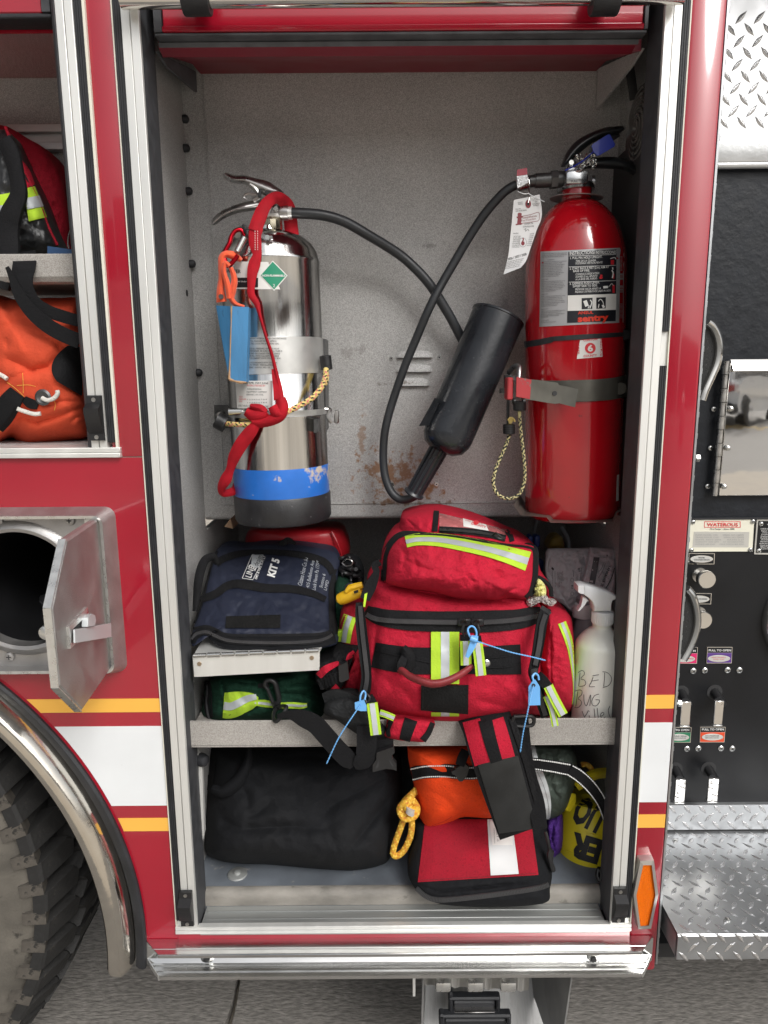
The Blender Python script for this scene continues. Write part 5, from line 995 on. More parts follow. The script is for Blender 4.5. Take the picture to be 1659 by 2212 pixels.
part('pictogram', cat(*[band('Z7', l, w, RB, .0026, .0003, 10, 2) for l, w in (([(884, 248), (884, 280)], 22), ([(798, 380), (808, 352)], 14), ([(812, 378), (806, 360)], 10), ([(894, 425), (893, 480)], 16), ([(894, 345), (892, 380)], 9))]), M('label_red', (.55, .02, .03), .4), il)
part('label_bar', cat(*[band('Z7', [(918, y), (960, y)], w, RB, .0012, .0003, 6, 2) for y, w in ((345, 3), (352, 5), (360, 2), (368, 4), (378, 6), (386, 3), (430, 3), (438, 6), (446, 2), (455, 5), (465, 3), (474, 4))] + [band('Z7', [(918, y), (955, y - 2)], 2, RB, .0012, .0003, 6, 2) for y in range(225, 325, 9)] + [band('Z7', [(916, y), (955, y - 2)], 2, RB, .0012, .0003, 6, 2) for y in range(560, 660, 9)]), m_gtxt, il)
Rp('strap_band', band('Z7', [(262, 846, 44), (350, 832, 42), (450, 812, 40), (460, 806, 32), (620, 795, 34), (800, 784, 32), (945, 775, 30), (1000, 776, 26)], 36, RB, .0016, .0015, 60, 4), m_rubber)
Rp('strap_buckle', prism([(P(x, y, .14).x, P(x, y, .14).z) for x, y in q('Z7', (935, 742), (972, 742), (1005, 756), (1005, 800), (972, 812), (935, 812))], .135, .15), m_black, smooth=False)
sk = Rp('county_sticker', quad('Z7', [(655, 816), (808, 804), (814, 932), (632, 948)], RB, .0007, .0005, 8, 8), m_lab)
part('lettering', cat(text('CLINTON', 'Z7', (678, 824), (778, 816), 14, RB, .0013, .02), text('COUNTY', 'Z7', (680, 936), (775, 930), 16, RB, .0013, .02), text('F', 'Z7', (640, 862), (652, 862), 12, RB, .0013, .02), text('I', 'Z7', (644, 878), (650, 878), 13, RB, .0013, .03), text('R', 'Z7', (640, 894), (653, 894), 13, RB, .0013, .02), text('E', 'Z7', (641, 911), (652, 911), 13, RB, .0013, .02), *[text(ch_, 'Z7', (798, 818 + i * 18), (810, 818 + i * 18), 14, RB, .0013, .02) for i, ch_ in enumerate('SERVICE')],
     *[band('Z7', [(728 + 37 * math.cos(t), 872 - 37 * math.sin(t)) for t in [k * math.pi / 12 for k in range(25)]], .1, RB, .0013, .0003, 40, 2)][:0]), m_rtxt, sk, smooth=False)
n = 30; cc = np.array([[[q('Z7', (728 + r * math.cos(2 * math.pi * i / n), 872 - r * math.sin(2 * math.pi * i / n)))[0] for r in (0, 38)] for i in range(n + 1)]]).reshape(n + 1, 2, 2)
part('emblem', grid(drape(cc, RB, .0014), .0003), m_rtxt, sk); part('lettering', text('6', 'Z7', (709, 894), (748, 893), 44, RB, .0020, .035), m_lab, sk, smooth=False)
Rp('side_sticker', quad('Z7', [(918, 1770), (932, 1764), (928, 1950), (911, 1955)], RB, .0006, .0005, 6, 3), m_lab)
# bracket: strap ring, tongue, hinge block, tray
m_br = M('grey_painted_bracket', (.15, .145, .125), .35, metal=.5, var=.12, vs=30); m_brr = M('chipped_red_paint_bracket', (.36, .03, .035), .5, var=.2, spots=((.14, .13, .12), 60, .58))
Rp('bracket_strap', cat(band('Z7', [(240, 1166, 130), (330, 1170, 140), (500, 1176, 150), (700, 1172, 152), (850, 1163, 152), (940, 1148, 150), (1000, 1135, 150)], 150, RB, .004, .0025, 40, 4)), m_br)
Rp('strap_rivet', disc(hit(*q('Z7', (938, 1158))[0], RB, .006), .0105, 1, 24, th=.003), m_br)
tg = lambda p: P(*q('Z7', p[:2])[0], p[2])
Rp('bracket_tongue', (lambda A_: grid(np.array(A_, float), .0025))([[tg(p) for p in ((270, 1092, .085), (320, 1094, .086), (400, 1102, .084), (500, 1118, .082), (505, 1132, .082), (595, 1150, .080), (642, 1164, .074))], [tg(p) for p in ((262, 1235, .085), (320, 1240, .086), (400, 1254, .084), (475, 1266, .082), (510, 1262, .082), (570, 1278, .079), (620, 1290, .073))]]), m_br)
Rp('tongue_hole', disc(P(*q('Z7', (475, 1192))[0], .0825), .0042, 1, 16, th=.0014), m_dark)
Rp('bracket_hinge', cat(box(P(*q('Z7', (162, 0))[0], .10).x, P(*q('Z7', (206, 0))[0], .10).x, .09, .12, P(*q('Z7', (0, 1238))[0], .1).z, P(*q('Z7', (0, 1080))[0], .1).z, .002), quad('Z7', [(206, 1075), (312, 1095), (300, 1232), (204, 1215)], .084, 0, .004, 2, 2)), m_brr, smooth=False)
Rp('hinge_lug', cat(cyl(tg((165, 1070, .14)), tg((165, 1100, .14)), .012, 12), cyl(tg((132, 1155, .14)), tg((132, 1190, .14)), .012, 12), cyl(tg((150, 1060, .15)), tg((150, 1190, .15)), .009, 12)), m_brk)
Rp('hinge_hook', pxtube('Z7', [(150, 1045, .15), (185, 1005, .13), (215, 998, .11), (225, 1020, .1), (222, 1090, .09)], .0045, 24, 10), m_handle)
Rp('bracket_tray', cat(grid(np.array([[tg((185, 1985, .12)), tg((232, 1905, .27))], [tg((210, 2020, .10)), tg((262, 1960, .28))], [tg((240, 2058, .085)), tg((300, 1990, .28))]], float), .003), grid(np.array([[tg((240, 2056, .085)), tg((300, 2010, .28))], [tg((420, 2070, .075)), tg((480, 2015, .28))], [tg((448, 2108, .07)), tg((520, 2025, .28))], [tg((893, 2105, .07)), tg((880, 2020, .28))], [tg((922, 2036, .075)), tg((930, 1990, .28))], [tg((956, 2020, .085)), tg((960, 1970, .28))]], float), .003)), m_br, smooth=False)
# bungee looped by the bracket
bg2 = thing('bungee_cord', 'black and cream checked bungee cord hanging in a loop left of the red extinguisher', 'bungee cord', P(1100, 900, .12))
m_cr = M('cream_cord', (.62, .55, .28), .8, var=.15)
cord('cord', 'Z7', [(158, 1478, .15), (130, 1560, .15), (90, 1650, .15), (55, 1740, .15), (42, 1820, .15), (60, 1890, .148), (110, 1930, .145), (170, 1935, .142), (225, 1905, .14), (258, 1830, .14), (265, 1740, .14), (255, 1620, .14), (235, 1450, .14), (225, 1310, .14)], .0030, [m_cr, m_ck], bg2, 120, .011, 10, .95)
part('end_hook', cat(coil('Z7', (190, 1250), (256, 1252), .14, .006, 2), *[lathe([(.006, -.003), (.0115, -.0015), (.0115, .0015), (.006, .003)], P(*q('Z7', (227, 1258 + i * 12))[0], .14), (0, 0, 1), 18) for i in range(5)]), m_black, bg2)
part('end_hook', cat(*[lathe([(.006, -.003), (.011, -.0015), (.011, .0015), (.006, .003)], P(*q('Z7', (153, 1418 + i * 13))[0], .148), (0, 0, 1), 18) for i in range(5)], pxtube('Z7', [(145, 1410, .15), (145, 1300, .15), (148, 1210, .15)], .0026, 12, 8)), m_black, bg2)
part('frayed_end', cat(*[pxtube('Z7', [(158, 1412, .148), (165 + 18 * math.cos(a), 1385 - 22 * math.sin(a), .145), (170 + 26 * math.cos(a), 1392 - 26 * math.sin(a), .14)], .0012, 8, 5) for a in [k * .3 for k in range(10)]]), m_cy, bg2, stuff=True)
# paper inspection tag and wire
it = thing('inspection_tag', 'white paper service tag wired to the hose left of the red extinguisher', 'tag', P(1150, 430, .16))
m_paper = M('white_paper_tag', (.72, .72, .72), .75, var=.04)
YT = .165
C4 = [[(1110, 432, YT), (1166, 420, YT)], [(1105.5, 480, YT), (1170.5, 465, YT)], [(1102, 515, YT), (1159, 498, YT - .005)], [(1099, 545, YT - .002), (1148, 530, YT - .012)], [(1094, 570, YT - .006), (1137, 562, YT - .02)], [(1087.5, 593, YT - .012), (1125, 578, YT - .030)]]
Lf = cr([c[0] for c in C4], 30); Rf = cr([c[1] for c in C4], 30)
tagA = np.array([[P(*(Lf[i] * (1 - t) + Rf[i] * t)) for t in np.linspace(0, 1, 8)] for i in range(30)], float)
gtag = grid(tagA, .0004); part('paper', gtag, m_paper, it); tgb = bvh(grid(tagA))
TL_ = [('DO NOT', (112, 1258), (140, 1256), 8), ('REMOVE', (112, 1268), (141, 1266), 8), ('FOR', (213, 1232), (230, 1230), 7), ('CITY, STATE', (203, 1243), (240, 1239), 7), ('AND', (216, 1253), (232, 1251), 7), ('FIRE INSURANCE', (200, 1267), (246, 1262), 7), ('INSPECTION', (205, 1277), (242, 1272), 7), ('FULL WT. ______', (98, 1299), (155, 1293), 8), ('DATE TESTED & A-USE', (98, 1312), (165, 1304), 8), ('Dewart, PA', (152, 1390), (205, 1386), 11), ('(570) 822-2105', (143, 1408), (210, 1404), 10), ('SERVICED BY', (82, 1448), (115, 1447), 7)]
part('lettering', cat(*[text(s, 'Z3', a, b, h, tgb, .0006) for s, a, b, h in TL_], *[text(s, 'Z3', (84 - i * 1.6, 1466 + i * 11), (128 - i * 1.6, 1466 + i * 11), 7, tgb, .0006) for i, s in enumerate(('ABC DRY CHEM', 'BC DRY CHEM', 'CARBON DIOXIDE', 'WATER', 'FOAM', 'CLASS D', 'HALON'))], *[text(s, 'Z3', (185 - i * 3, 1452 + i * 12), (212 - i * 3, 1449 + i * 12), 7, tgb, .0006) for i, s in enumerate(('WATER', 'CLASS', 'LOADED', 'CAPACITY', 'LBS', 'HYDRO', 'RECHG'))], text('2026 / 2027 / 2028', 'Z7', (146, 250), (278, 212), 16, tgb, .0006, .01), *[text('JAN FEB MAR APR MAY JUN', 'Z7', (140 - i * 4, 266 + i * 12), (255 - i * 7, 240 + i * 13), 7, tgb, .0006) for i in range(5)], band('Z3', [(148, 1422), (160, 1415), (158, 1432), (172, 1420), (180, 1430)], 2, tgb, .0006, .0002, 20, 2)), m_ktxt, it, smooth=False)
m_mar = M('maroon_print', (.22, .03, .04), .5)
part('lettering', cat(text('Susquehanna', 'Z3', (140, 1354), (228, 1341), 14, tgb, .0006), text('Fire Protection', 'Z3', (134, 1373), (222, 1358), 13, tgb, .0006), band('Z3', [(136, 1338), (190, 1328), (238, 1314), (244, 1340), (236, 1366), (190, 1374), (135, 1382)], 2.5, tgb, .0006, .0002, 30, 2)), m_mar, it, smooth=False)
n = 24
def discpx(k, cx, cy, rx_, ry_, on, off): return grid(drape(np.array([[q(k, (cx + r * rx_ * math.cos(2 * math.pi * i / n), cy + r * ry_ * math.sin(2 * math.pi * i / n)))[0] for r in (.02, 1)] for i in range(n + 1)]), on, off), .0002)
part('hydrant_emblem', cat(band('Z3', [(122, 1320), (122, 1345), (118, 1390)], 24, tgb, .0006, .0002, 8, 3), discpx('Z3', 122, 1324, 12, 8, tgb, .0007), band('Z3', [(104, 1346), (140, 1341)], 10, tgb, .0008, .0002, 5, 2), band('Z3', [(98, 1390), (138, 1384)], 7, tgb, .0008, .0002, 5, 2)), m_mar, it)
part('tag_ring', discpx('Z3', 175, 1262, 18, 26, tgb, .0007), m_mar, it); part('tag_hole', discpx('Z3', 175, 1262, 7, 10, tgb, .0012), m_dark, it)
part('flame_emblem', cat(discpx('Z3', 142, 1500, 24, 30, tgb, .0006)), M('grey_print_ring', (.35, .33, .33), .6), it); part('flame_emblem', cat(discpx('Z3', 142, 1500, 21, 27, tgb, .0009)), m_paper, it); part('flame_emblem', cat(discpx('Z3', 142, 1506, 11, 13, tgb, .0012), band('Z3', [(138, 1500), (145, 1482), (141, 1472)], 8, tgb, .0012, .0002, 8, 2)), m_mar, it)
part('wire', cat(pxtube('Z3', [(175, 1255, .16), (183, 1220, .162), (180, 1190, .168), (184, 1150, .175), (176, 1105, .178), (168, 1130, .178), (182, 1190, .168)], .0007, 30, 5), pxtube('Z3', [(180, 1200, .162), (215, 1220, .16), (275, 1248, .155)], .0007, 12, 5), pxtube('Z3', [(110, 1185, .16), (150, 1200, .16), (180, 1195, .162)], .0006, 12, 5)), m_screw, it)
ft = thing('foil_seal', 'silver and pink collar sticker wrapped round the black hose end', 'sticker', H3(140, 1110, .17))
part('foil_wrap', tube([P(*q('Z3', p)[0], .19) for p in ((112, 1142), (135, 1134), (172, 1124))], .0125, 16, cap=False), M('crinkled_silver_foil', (.6, .6, .6), .2, metal=1, var=.3, vs=90, bump=1, bs=150, spots=((.08, .08, .08), 130, .58)), ft)
part('foil_flag', quad('Z3', [(106, 1050), (168, 1038), (170, 1080), (104, 1090)], .178, 0, .0004, 4, 4), M('pink_tape', (.50, .10, .13), .5), ft); part('foil_flag', quad('Z3', [(104, 1091), (170, 1081), (172, 1130), (108, 1165)], .1768, 0, .0006, 5, 5), M('printed_foil', (.55, .55, .55), .3, metal=.8, var=.3, vs=120, bump=1, spots=((.06, .06, .06), 150, .58)), ft)
# ================================================================ soft goods
def fab(name, col, wv=.9, **k): return M(name, col, k.pop('rough', .85), var=k.pop('var', .13), vs=k.pop('vs', 22), bump=wv, bs=k.pop('bs', 300), spec=k.pop('spec', .22), sheen=0, **k)
m_redf = fab('red_cordura', (.45, .012, .033), 1.3, spots=((.36, .012, .028), 300, .56)); m_redd = fab('deep_red_and_shade_cordura', (.31, .009, .022), 1.3, spots=((.23, .008, .018), 300, .56)); m_blkf = fab('black_webbing', (.008, .008, .009), 1.0); m_bind = fab('black_binding_tape', (.010, .010, .011), 1.0)
m_navy = fab('navy_coated_nylon', (.015, .019, .037), .35, rough=.6, spec=.35, bs=300); m_grn = fab('dark_green_fabric', (.006, .032, .018), 1.0); m_bagb = fab('black_canvas', (.007, .0075, .009), .6)
m_lime = fab('fluorescent_lime_tape', (.44, .66, .045), .6, var=.06, spots=((.30, .36, .12), 40, .74)); m_refl = M('silver_reflective_tape', (.52, .55, .57), .5, metal=.15, var=.1, vs=30, spots=((.25, .25, .25), 60, .74))
m_orf = fab('bright_orange_fabric', (.78, .062, .010), 1.2, spots=((.62, .05, .010), 260, .58)); m_orl = fab('faded_orange_canvas', (.60, .075, .032), .8, spots=((.46, .05, .025), 12, .72)); m_gg = fab('grey_green_nylon', (.055, .070, .058), .4, rough=.6); m_pur = fab('purple_fabric', (.10, .035, .26), .5)
m_vel = fab('black_velcro', (.008, .008, .008), 1.5, bs=260); m_mesh = fab('black_spacer_mesh', (.02, .021, .022), 1.6, bs=170); m_zip = M('zip_teeth_black', (.045, .045, .048), .3, var=.3)
m_leather = M('worn_red_leather', (.20, .018, .022), .5, var=.25, vs=40, bump=.6, bs=180, spots=((.32, .10, .09), 70, .66)); m_patch = M('black_vinyl_patch', (.020, .021, .021), .42, var=.25, vs=24, bump=.3, bs=110, spots=((.08, .08, .08), 60, .73))
m_sky = M('light_blue_plastic_seal', (.15, .42, .80), .4, var=.05, coat=.2); m_redp = M('red_leatherette_case', (.30, .008, .014), .35, var=.12, bump=.4, bs=200)
def hivis(k, path, w, on, par, off=.002, n=26, gw=.36, smooth=True):
    a = part('hi_vis_tape', band(k, path, w, on, off, .0012, n, 5, smooth), m_lime, par)
    part('reflective_strip', band(k, [(*p[:2], (p[2] if len(p) > 2 else w) * gw) for p in path], w * gw, on, off + .0009, .0008, n, 3, smooth), m_refl, a)
    return a
def zipper(k, path, on, tw, zw, par, off=.0025, n=60, pitch=2.6, tape=m_bind, teeth=m_zip, tapeoff=None):
    a = part('zip', band(k, path, tw, on, off, .0015, 40, 5), tape, par) if tw else par
    s = REG[k][2]; A = cr([p[:2] for p in q(k, *path)], 260); d = np.r_[0, np.cumsum(np.linalg.norm(np.diff(A, axis=0), axis=1))]; N = int(d[-1] / pitch); G = []
    for i in range(N):
        x = np.interp((i + .5) * pitch, d, A[:, 0]); y = np.interp((i + .5) * pitch, d, A[:, 1]); x2 = np.interp((i + .9) * pitch, d, A[:, 0]); y2 = np.interp((i + .9) * pitch, d, A[:, 1])
        t = np.array([x2 - x, y2 - y]); t /= np.linalg.norm(t) + 1e-9; nn_ = np.array([-t[1], t[0]]) * zw * s / 2; c = hit(x, y, on, off + .0025)
        if c is None: continue
        u = P(x + nn_[0], y + nn_[1], c.y) - P(x - nn_[0], y - nn_[1], c.y); tt = (P(x + t[0], y + t[1], c.y) - P(x, y, c.y)).normalized() * pitch * .00036
        e = u * .5; f_ = Vector((0, -.0014, 0)); G.append(([tuple(c + e * a_ + tt * b_ + (f_ if c_ else f_ * -1)) for c_ in (0, 1) for a_, b_ in ((-1, -1), (1, -1), (1, 1), (-1, 1))], [(4, 5, 6, 7), (0, 1, 5, 4), (1, 2, 6, 5), (2, 3, 7, 6), (3, 0, 4, 7)]))
    part('zip_teeth', cat(*G), teeth, a if a is not par else par, smooth=False, stuff=True); return a
def stitch(k, path, on, par, m, off=.0015, pitch=2.4, w=.5):
    A = cr([p[:2] for p in q(k, *path)], 200); d = np.r_[0, np.cumsum(np.linalg.norm(np.diff(A, axis=0), axis=1))]; G = []
    for i in range(int(d[-1] / pitch)):
        a, b = [(np.interp(t * pitch, d, A[:, 0]), np.interp(t * pitch, d, A[:, 1])) for t in (i, i + .6)]
        h1, h2 = hit(*a, on, off), hit(*b, on, off)
        if h1 is None or h2 is None: continue
        G.append(tube([h1, h2], w * .0008, 4))
    if G: part('stitching', cat(*G), m, par, smooth=False, stuff=True)
m_thr = M('pale_thread', (.45, .42, .38), .8); m_thb = M('dark_thread', (.02, .02, .02), .8)
# ---------------------------------------------------------------- red case behind the navy kit
rc = thing('first_aid_case', 'rounded red leatherette case standing behind the navy kit bag', 'case', P(640, 1180, .36))
part('case_shell', puff('Y2', [(585, 300), (590, 190), (650, 130), (850, 120), (1200, 116), (1370, 130), (1430, 210), (1450, 310), (1430, 390), (1380, 420), (1000, 400), (620, 380)], .40, .07, .08, 3.5), m_redp, rc)
part('case_piping', pxtube('Y2', [(1300, 160, .335), (1345, 250, .33), (1375, 330, .33), (1385, 400, .33)], .002, 16, 6), m_redp, rc)
# ---------------------------------------------------------------- navy kit bag
nb = thing('kit_bag', 'navy nylon kit bag marked KIT 5 lying on the folding shelf', 'bag', P(570, 1400, .05))
S1 = -.24 / 229
NO = [(133, 1055), (150, 965), (200, 800), (240, 640), (285, 470), (340, 320), (410, 272), (560, 285), (760, 262), (980, 262), (1180, 290), (1320, 325), (1368, 400), (1352, 520), (1330, 700), (1325, 880), (1345, 1000), (1352, 1070), (1290, 1112), (1000, 1158), (720, 1132), (480, 1122), (370, 1095), (300, 1055), (262, 1032), (220, 1056), (150, 1112)]
gN = puff('Y2', NO, .175, .028, .07, 4.0, c=(760, 690), slope=(0, S1), nz=(.003, 26), rings=40, m=200,
          folds=[([(210, 990), (450, 1010), (800, 1030), (1280, 1010)], 26, .006), ([(200, 760), (340, 695), (480, 635), (640, 640), (900, 660), (1230, 730)], 34, .005), ([(330, 440), (620, 345), (900, 340), (1240, 410)], 40, .005), ([(780, 700), (860, 800), (900, 980)], 30, .003), ([(600, 690), (520, 800), (480, 900)], 26, .003), ([(300, 700), (370, 820), (420, 1000)], 30, .004), ([(1100, 690), (1080, 820), (1180, 980)], 30, .004), ([(450, 660), (540, 700), (640, 740)], 24, .003)])
part('bag_shell', gN, m_navy, nb); BN = bvh(gN)
part('end_panel', band('Y2', [(150, 1085, 30), (180, 1020, 60), (262, 985, 60), (360, 1040, 110), (460, 1070, 130), (700, 1085, 130), (1000, 1085, 130), (1200, 1060, 120), (1330, 1030, 100)], 90, BN, .002, .001, 50, 6), m_bagb, nb)
zipper('Y2', [(138, 1050), (180, 1005), (262, 990), (330, 1020), (430, 1058), (600, 1075), (900, 1080), (1150, 1068), (1250, 1045), (1310, 1010)], BN, 52, 22, nb, .004)
part('piping', band('Y2', [(150, 965, 22), (260, 945, 22), (340, 975, 24), (440, 1018, 24), (700, 1020, 24), (1000, 1018, 24), (1200, 1010, 24), (1280, 985, 22), (1290, 940, 20), (1285, 760, 18), (1290, 600, 18), (1340, 470, 18)], 20, BN, .0035, .002, 60, 4), m_bind, nb)
part('piping', band('Y2', [(1318, 520, 40), (1315, 620, 40), (1312, 760, 36), (1318, 900, 36), (1330, 1010, 40)], 36, BN, .003, .003, 30, 4), m_bind, nb)
part('piping', band('Y2', [(160, 920), (225, 740), (290, 480), (350, 320)], 16, BN, .003, .003, 24, 4), m_bind, nb)
for pth in ([(215, 722, 60), (340, 672, 66), (420, 615, 66), (500, 592, 70), (600, 600, 74), (760, 628, 70), (950, 632, 66), (1130, 668, 56), (1250, 722, 46)], [(340, 425, 60), (400, 385, 60), (520, 345, 56), (700, 328, 44), (900, 335, 50), (1080, 358, 60), (1220, 400, 60), (1280, 450, 56), (1310, 510, 50)]):
    part('webbing', band('Y2', pth, 60, BN, .003, .002, 44, 5), m_blkf, nb)
part('carry_handle', strap('Y2', [(350, 430, .17, 40), (320, 375, .165, 60), (255, 390, .15, 70), (215, 470, .13, 74), (190, 590, .11, 70), (180, 700, .1, 60), (165, 820, .08, 40)], 60, .003, 36, 5, curl=.004), m_blkf, nb)
part('grab_tab', strap('Y2', [(860, 262, .26, 30), (905, 248, .25, 50), (940, 232, .25, 46), (1000, 262, .26, 20)], 40, .003, 16, 4), m_bind, nb)
part('velcro_patch', quad('Y2', [(424, 862), (874, 848), (872, 958), (417, 958)], BN, .0035, .0025, 8, 24), m_vel, nb)
part('print_box', quad('Y2', [(640, 347), (733, 350), (697, 458), (630, 452)], BN, .003, .0004, 6, 6), m_refl, nb)
part('lettering', cat(text('LINE', 'Y2', (630, 548), (662, 452), 52, BN, .003, .01), text('2', 'Y2', (662, 492), (680, 455), 66, BN, .0034, .0, .2), text('EMS & FIRE SUPPLY', 'Y2', (678, 556), (752, 362), 20, BN, .003, .015), text('KIT 5', 'Y2', (822, 541), (868, 392), 60, BN, .003, .05), *[band('Y2', l, 4, BN, .003, .0003, 8, 2, False) for l in ([(640, 350), (558, 545)], [(558, 545), (645, 558)], [(645, 558), (700, 455)])]), m_ltxt, nb, smooth=False)
part('lettering', text('design', 'Y2', (686, 452), (730, 362), 46, BN, .0036, .0), m_ktxt, nb, smooth=False)
part('handwriting', cat(*[text(s, 'Y2', a, b, h, BN, .003, .0, .25) for s, a, b, h in (('Citizens Hose Co. #5', (1052, 612), (1104, 376), 38), ('415 Bellefonte Ave', (1112, 628), (1158, 402), 30), ('Lock Haven Pa 17745', (1165, 648), (1206, 402), 32), ('Station 6', (1222, 630), (1250, 512), 28), ('LHFD', (1256, 652), (1278, 566), 26))]), M('silver_pen_ink', (.40, .42, .45), .5), nb, smooth=False)
# ---------------------------------------------------------------- loose black straps beside it
random.seed(5)
kc = thing('cable_bundle', 'tangle of black cords behind the right edge of the navy kit bag', 'cords', P(755, 1240, .2))
for i in range(9):
    cx, cy = 1440 + random.uniform(-30, 60), 470 + random.uniform(-60, 90); r1, r2 = random.uniform(30, 85), random.uniform(25, 70); a0_ = random.random() * 6; yy = .22 + random.random() * .05
    part('cord_loop', pxtube('Y2', [(cx + r1 * math.cos(a0_ + t), cy + r2 * math.sin(a0_ + t * 1.15), yy + .015 * math.sin(t * 2)) for t in np.linspace(0, 5.6, 12)], random.choice((.0022, .003, .0042)), 40, 8), m_black, kc)
part('cord_bag', puff('Y2', [(1380, 400), (1500, 390), (1560, 480), (1560, 600), (1480, 640), (1390, 600)], .28, .03, .05, 3, nz=(.008, 10)), m_bagb, kc)
part('ring', pxtube('Y2', [(1385, 420, .21), (1420, 385, .205), (1465, 400, .2), (1470, 430, .2), (1420, 445, .205), (1385, 420, .21)], .0014, 30, 8), m_handle, kc)
yc = thing('yellow_torch', 'small yellow plastic torch clipped left of the red backpack', 'torch', P(755, 1287, .12))
m_yel = M('yellow_plastic', (.78, .46, .015), .4, var=.08)
part('torch_body', tube([P(*q('Y2', p)[0], Y) for p, Y in (((1358, 728), .115), ((1375, 718), .11), ((1420, 700), .105), ((1500, 665), .10), ((1545, 640), .10))], [.006, .0115, .0125, .012, .012], 14), m_yel, yc)
part('torch_clip', cat(tube([P(*q('Y2', p)[0], .095) for p in ((1420, 660), (1450, 625), (1500, 615), (1555, 600))], [.004, .006, .007, .006], 8)), m_yel, yc); part('torch_slot', quad('Y2', [(1480, 655), (1518, 640), (1522, 662), (1490, 675)], .083, 0, .001, 2, 2), m_black, yc)
part('torch_ring', pxtube('Y2', [(1420, 650, .1), (1420, 610, .1), (1460, 590, .1), (1490, 605, .1)], .0025, 16, 8), m_black, yc)
# ---------------------------------------------------------------- green bags
gb_ = thing('green_bag', 'dark green equipment bag with lime tape packed under the folding shelf', 'bag', P(560, 1550, .1))
gG = puff('Y2', [(235, 1745), (240, 1560), (262, 1430), (330, 1372), (420, 1350), (800, 1345), (1120, 1300), (1200, 1380), (1215, 1480), (1245, 1560), (1250, 1640), (1200, 1740), (700, 1760)], .17, .09, .12, 4, nz=(.004, 22), rings=36, m=180,
          folds=[([(390, 1370), (400, 1480), (420, 1520)], 16, .008), ([(420, 1390), (650, 1420), (720, 1440)], 22, .008), ([(860, 1460), (1000, 1430), (1180, 1420)], 18, .008), ([(870, 1500), (1050, 1510), (1230, 1560)], 18, .010), ([(560, 1700), (700, 1610), (900, 1640)], 20, .006), ([(640, 1560), (800, 1590)], 16, .006)])
part('bag_shell', gG, m_grn, gb_); BG = bvh(gG)
part('hi_vis_tape', band('Y2', [(402, 1600, 210), (450, 1602, 215), (510, 1588, 205), (560, 1576, 180), (640, 1565, 130), (690, 1565, 60)], 200, BG, .003, .002, 24, 6), m_lime, gb_)
part('reflective_strip', band('Y2', [(404, 1604, 66), (460, 1610, 62), (520, 1585, 62), (600, 1545, 56), (675, 1530, 46)], 60, BG, .0045, .001, 20, 3), m_refl, gb_)
hivis('Y2', [(660, 1580, 40), (740, 1585, 60), (850, 1600, 46), (960, 1600, 52), (1040, 1605, 50), (1095, 1600, 34)], 50, BG, gb_)
zipper('Y2', [(265, 1400), (270, 1480), (262, 1560), (270, 1650), (285, 1712)], BG, 44, 14, gb_, .002, pitch=2.4)
part('bag_rim', band('Y2', [(285, 1400), (300, 1520), (300, 1620), (310, 1700)], 12, BG, .004, .003, 16, 3), m_bind, gb_)
part('pull_tab', strap('Y2', [(690, 1440, .08, 30), (740, 1438, .076, 44), (780, 1450, .075, 36)], 40, .003, 12, 4), m_bind, gb_)
gc = thing('green_pouch', 'dark green pouch squeezed between the navy kit bag and the red backpack', 'pouch', P(730, 1400, .2))
part('pouch_shell', puff('Y2', [(1330, 590), (1440, 580), (1480, 700), (1420, 900), (1380, 1060), (1320, 1230), (1220, 1240), (1190, 1160), (1320, 1080)], .20, .06, .08, 3, nz=(.004, 18)), m_grn, gc)
hk = thing('snap_hook', 'black swivel snap hook clipped across the front of the green bag', 'hook', P(590, 1500, .06))
HYk = .068
part('hook_body', cat(pxtube('Y2', [(750, 1440, HYk), (752, 1405, HYk), (790, 1390, HYk), (830, 1415, HYk), (850, 1480, HYk), (862, 1545, HYk), (850, 1590, HYk), (825, 1590, HYk)], .0048, 36, 10), pxtube('Y2', [(748, 1440, HYk), (770, 1470, HYk), (790, 1520, HYk), (815, 1585, HYk)], .0036, 16, 8)), m_black, hk)
part('hook_swivel', cat(tube([P(*q('Y2', (838, 1590))[0], HYk), P(*q('Y2', (848, 1618))[0], .06)], .008, 12), pxtube('Y2', [(850, 1620, .055), (820, 1660, .04), (820, 1715, .02), (850, 1730, .01), (925, 1625, .02), (895, 1605, .04), (860, 1615, .05)], .0034, 30, 8)), m_black, hk)
# ---------------------------------------------------------------- red medical backpack
bp = thing('medical_backpack', 'large red medical backpack with lime tape and black zips on the middle shelf', 'backpack', P(1000, 1560, .1))
gLID = puff('Y3', [(438, 215), (455, 150), (472, 100), (560, 72), (665, 62), (760, 72), (900, 108), (1040, 160), (1140, 205), (1225, 240), (1270, 290), (1300, 420), (1350, 500), (1300, 540), (900, 420), (500, 400), (400, 330)], .17, .085, .10, 3.5, c=(860, 270), slope=(0, -.0003), nz=(.004, 25), rings=32, m=180, folds=[([(470, 100), (540, 160), (520, 190)], 18, .008), ([(1140, 220), (1210, 250)], 14, .004)])
part('lid', gLID, m_redf, bp); BL = bvh(gLID)
clear = M('scuffed_clear_window', (.42, .13, .13), .25, var=.3, vs=60, coat=.6)
lw = part('lid_window', quad('Y3', [(690, 78), (1100, 178), (1085, 228), (690, 165)], BL, .002, .001, 8, 20), clear, bp)
part('lid_label', quad('Y3', [(832, 110), (972, 148), (988, 186), (836, 160)], BL, .003, .0004, 5, 8), m_lab, lw)
part('lettering', cat(text('COUNTY', 'Y3', (880, 146), (970, 170), 12, BL, .0042, .02), text('FIRE SERVICE', 'Y3', (846, 126), (950, 148), 8, BL, .0042), discpx('Y3', 912, 136, 17, 14, BL, .0040)), m_rtxt, lw, smooth=False)
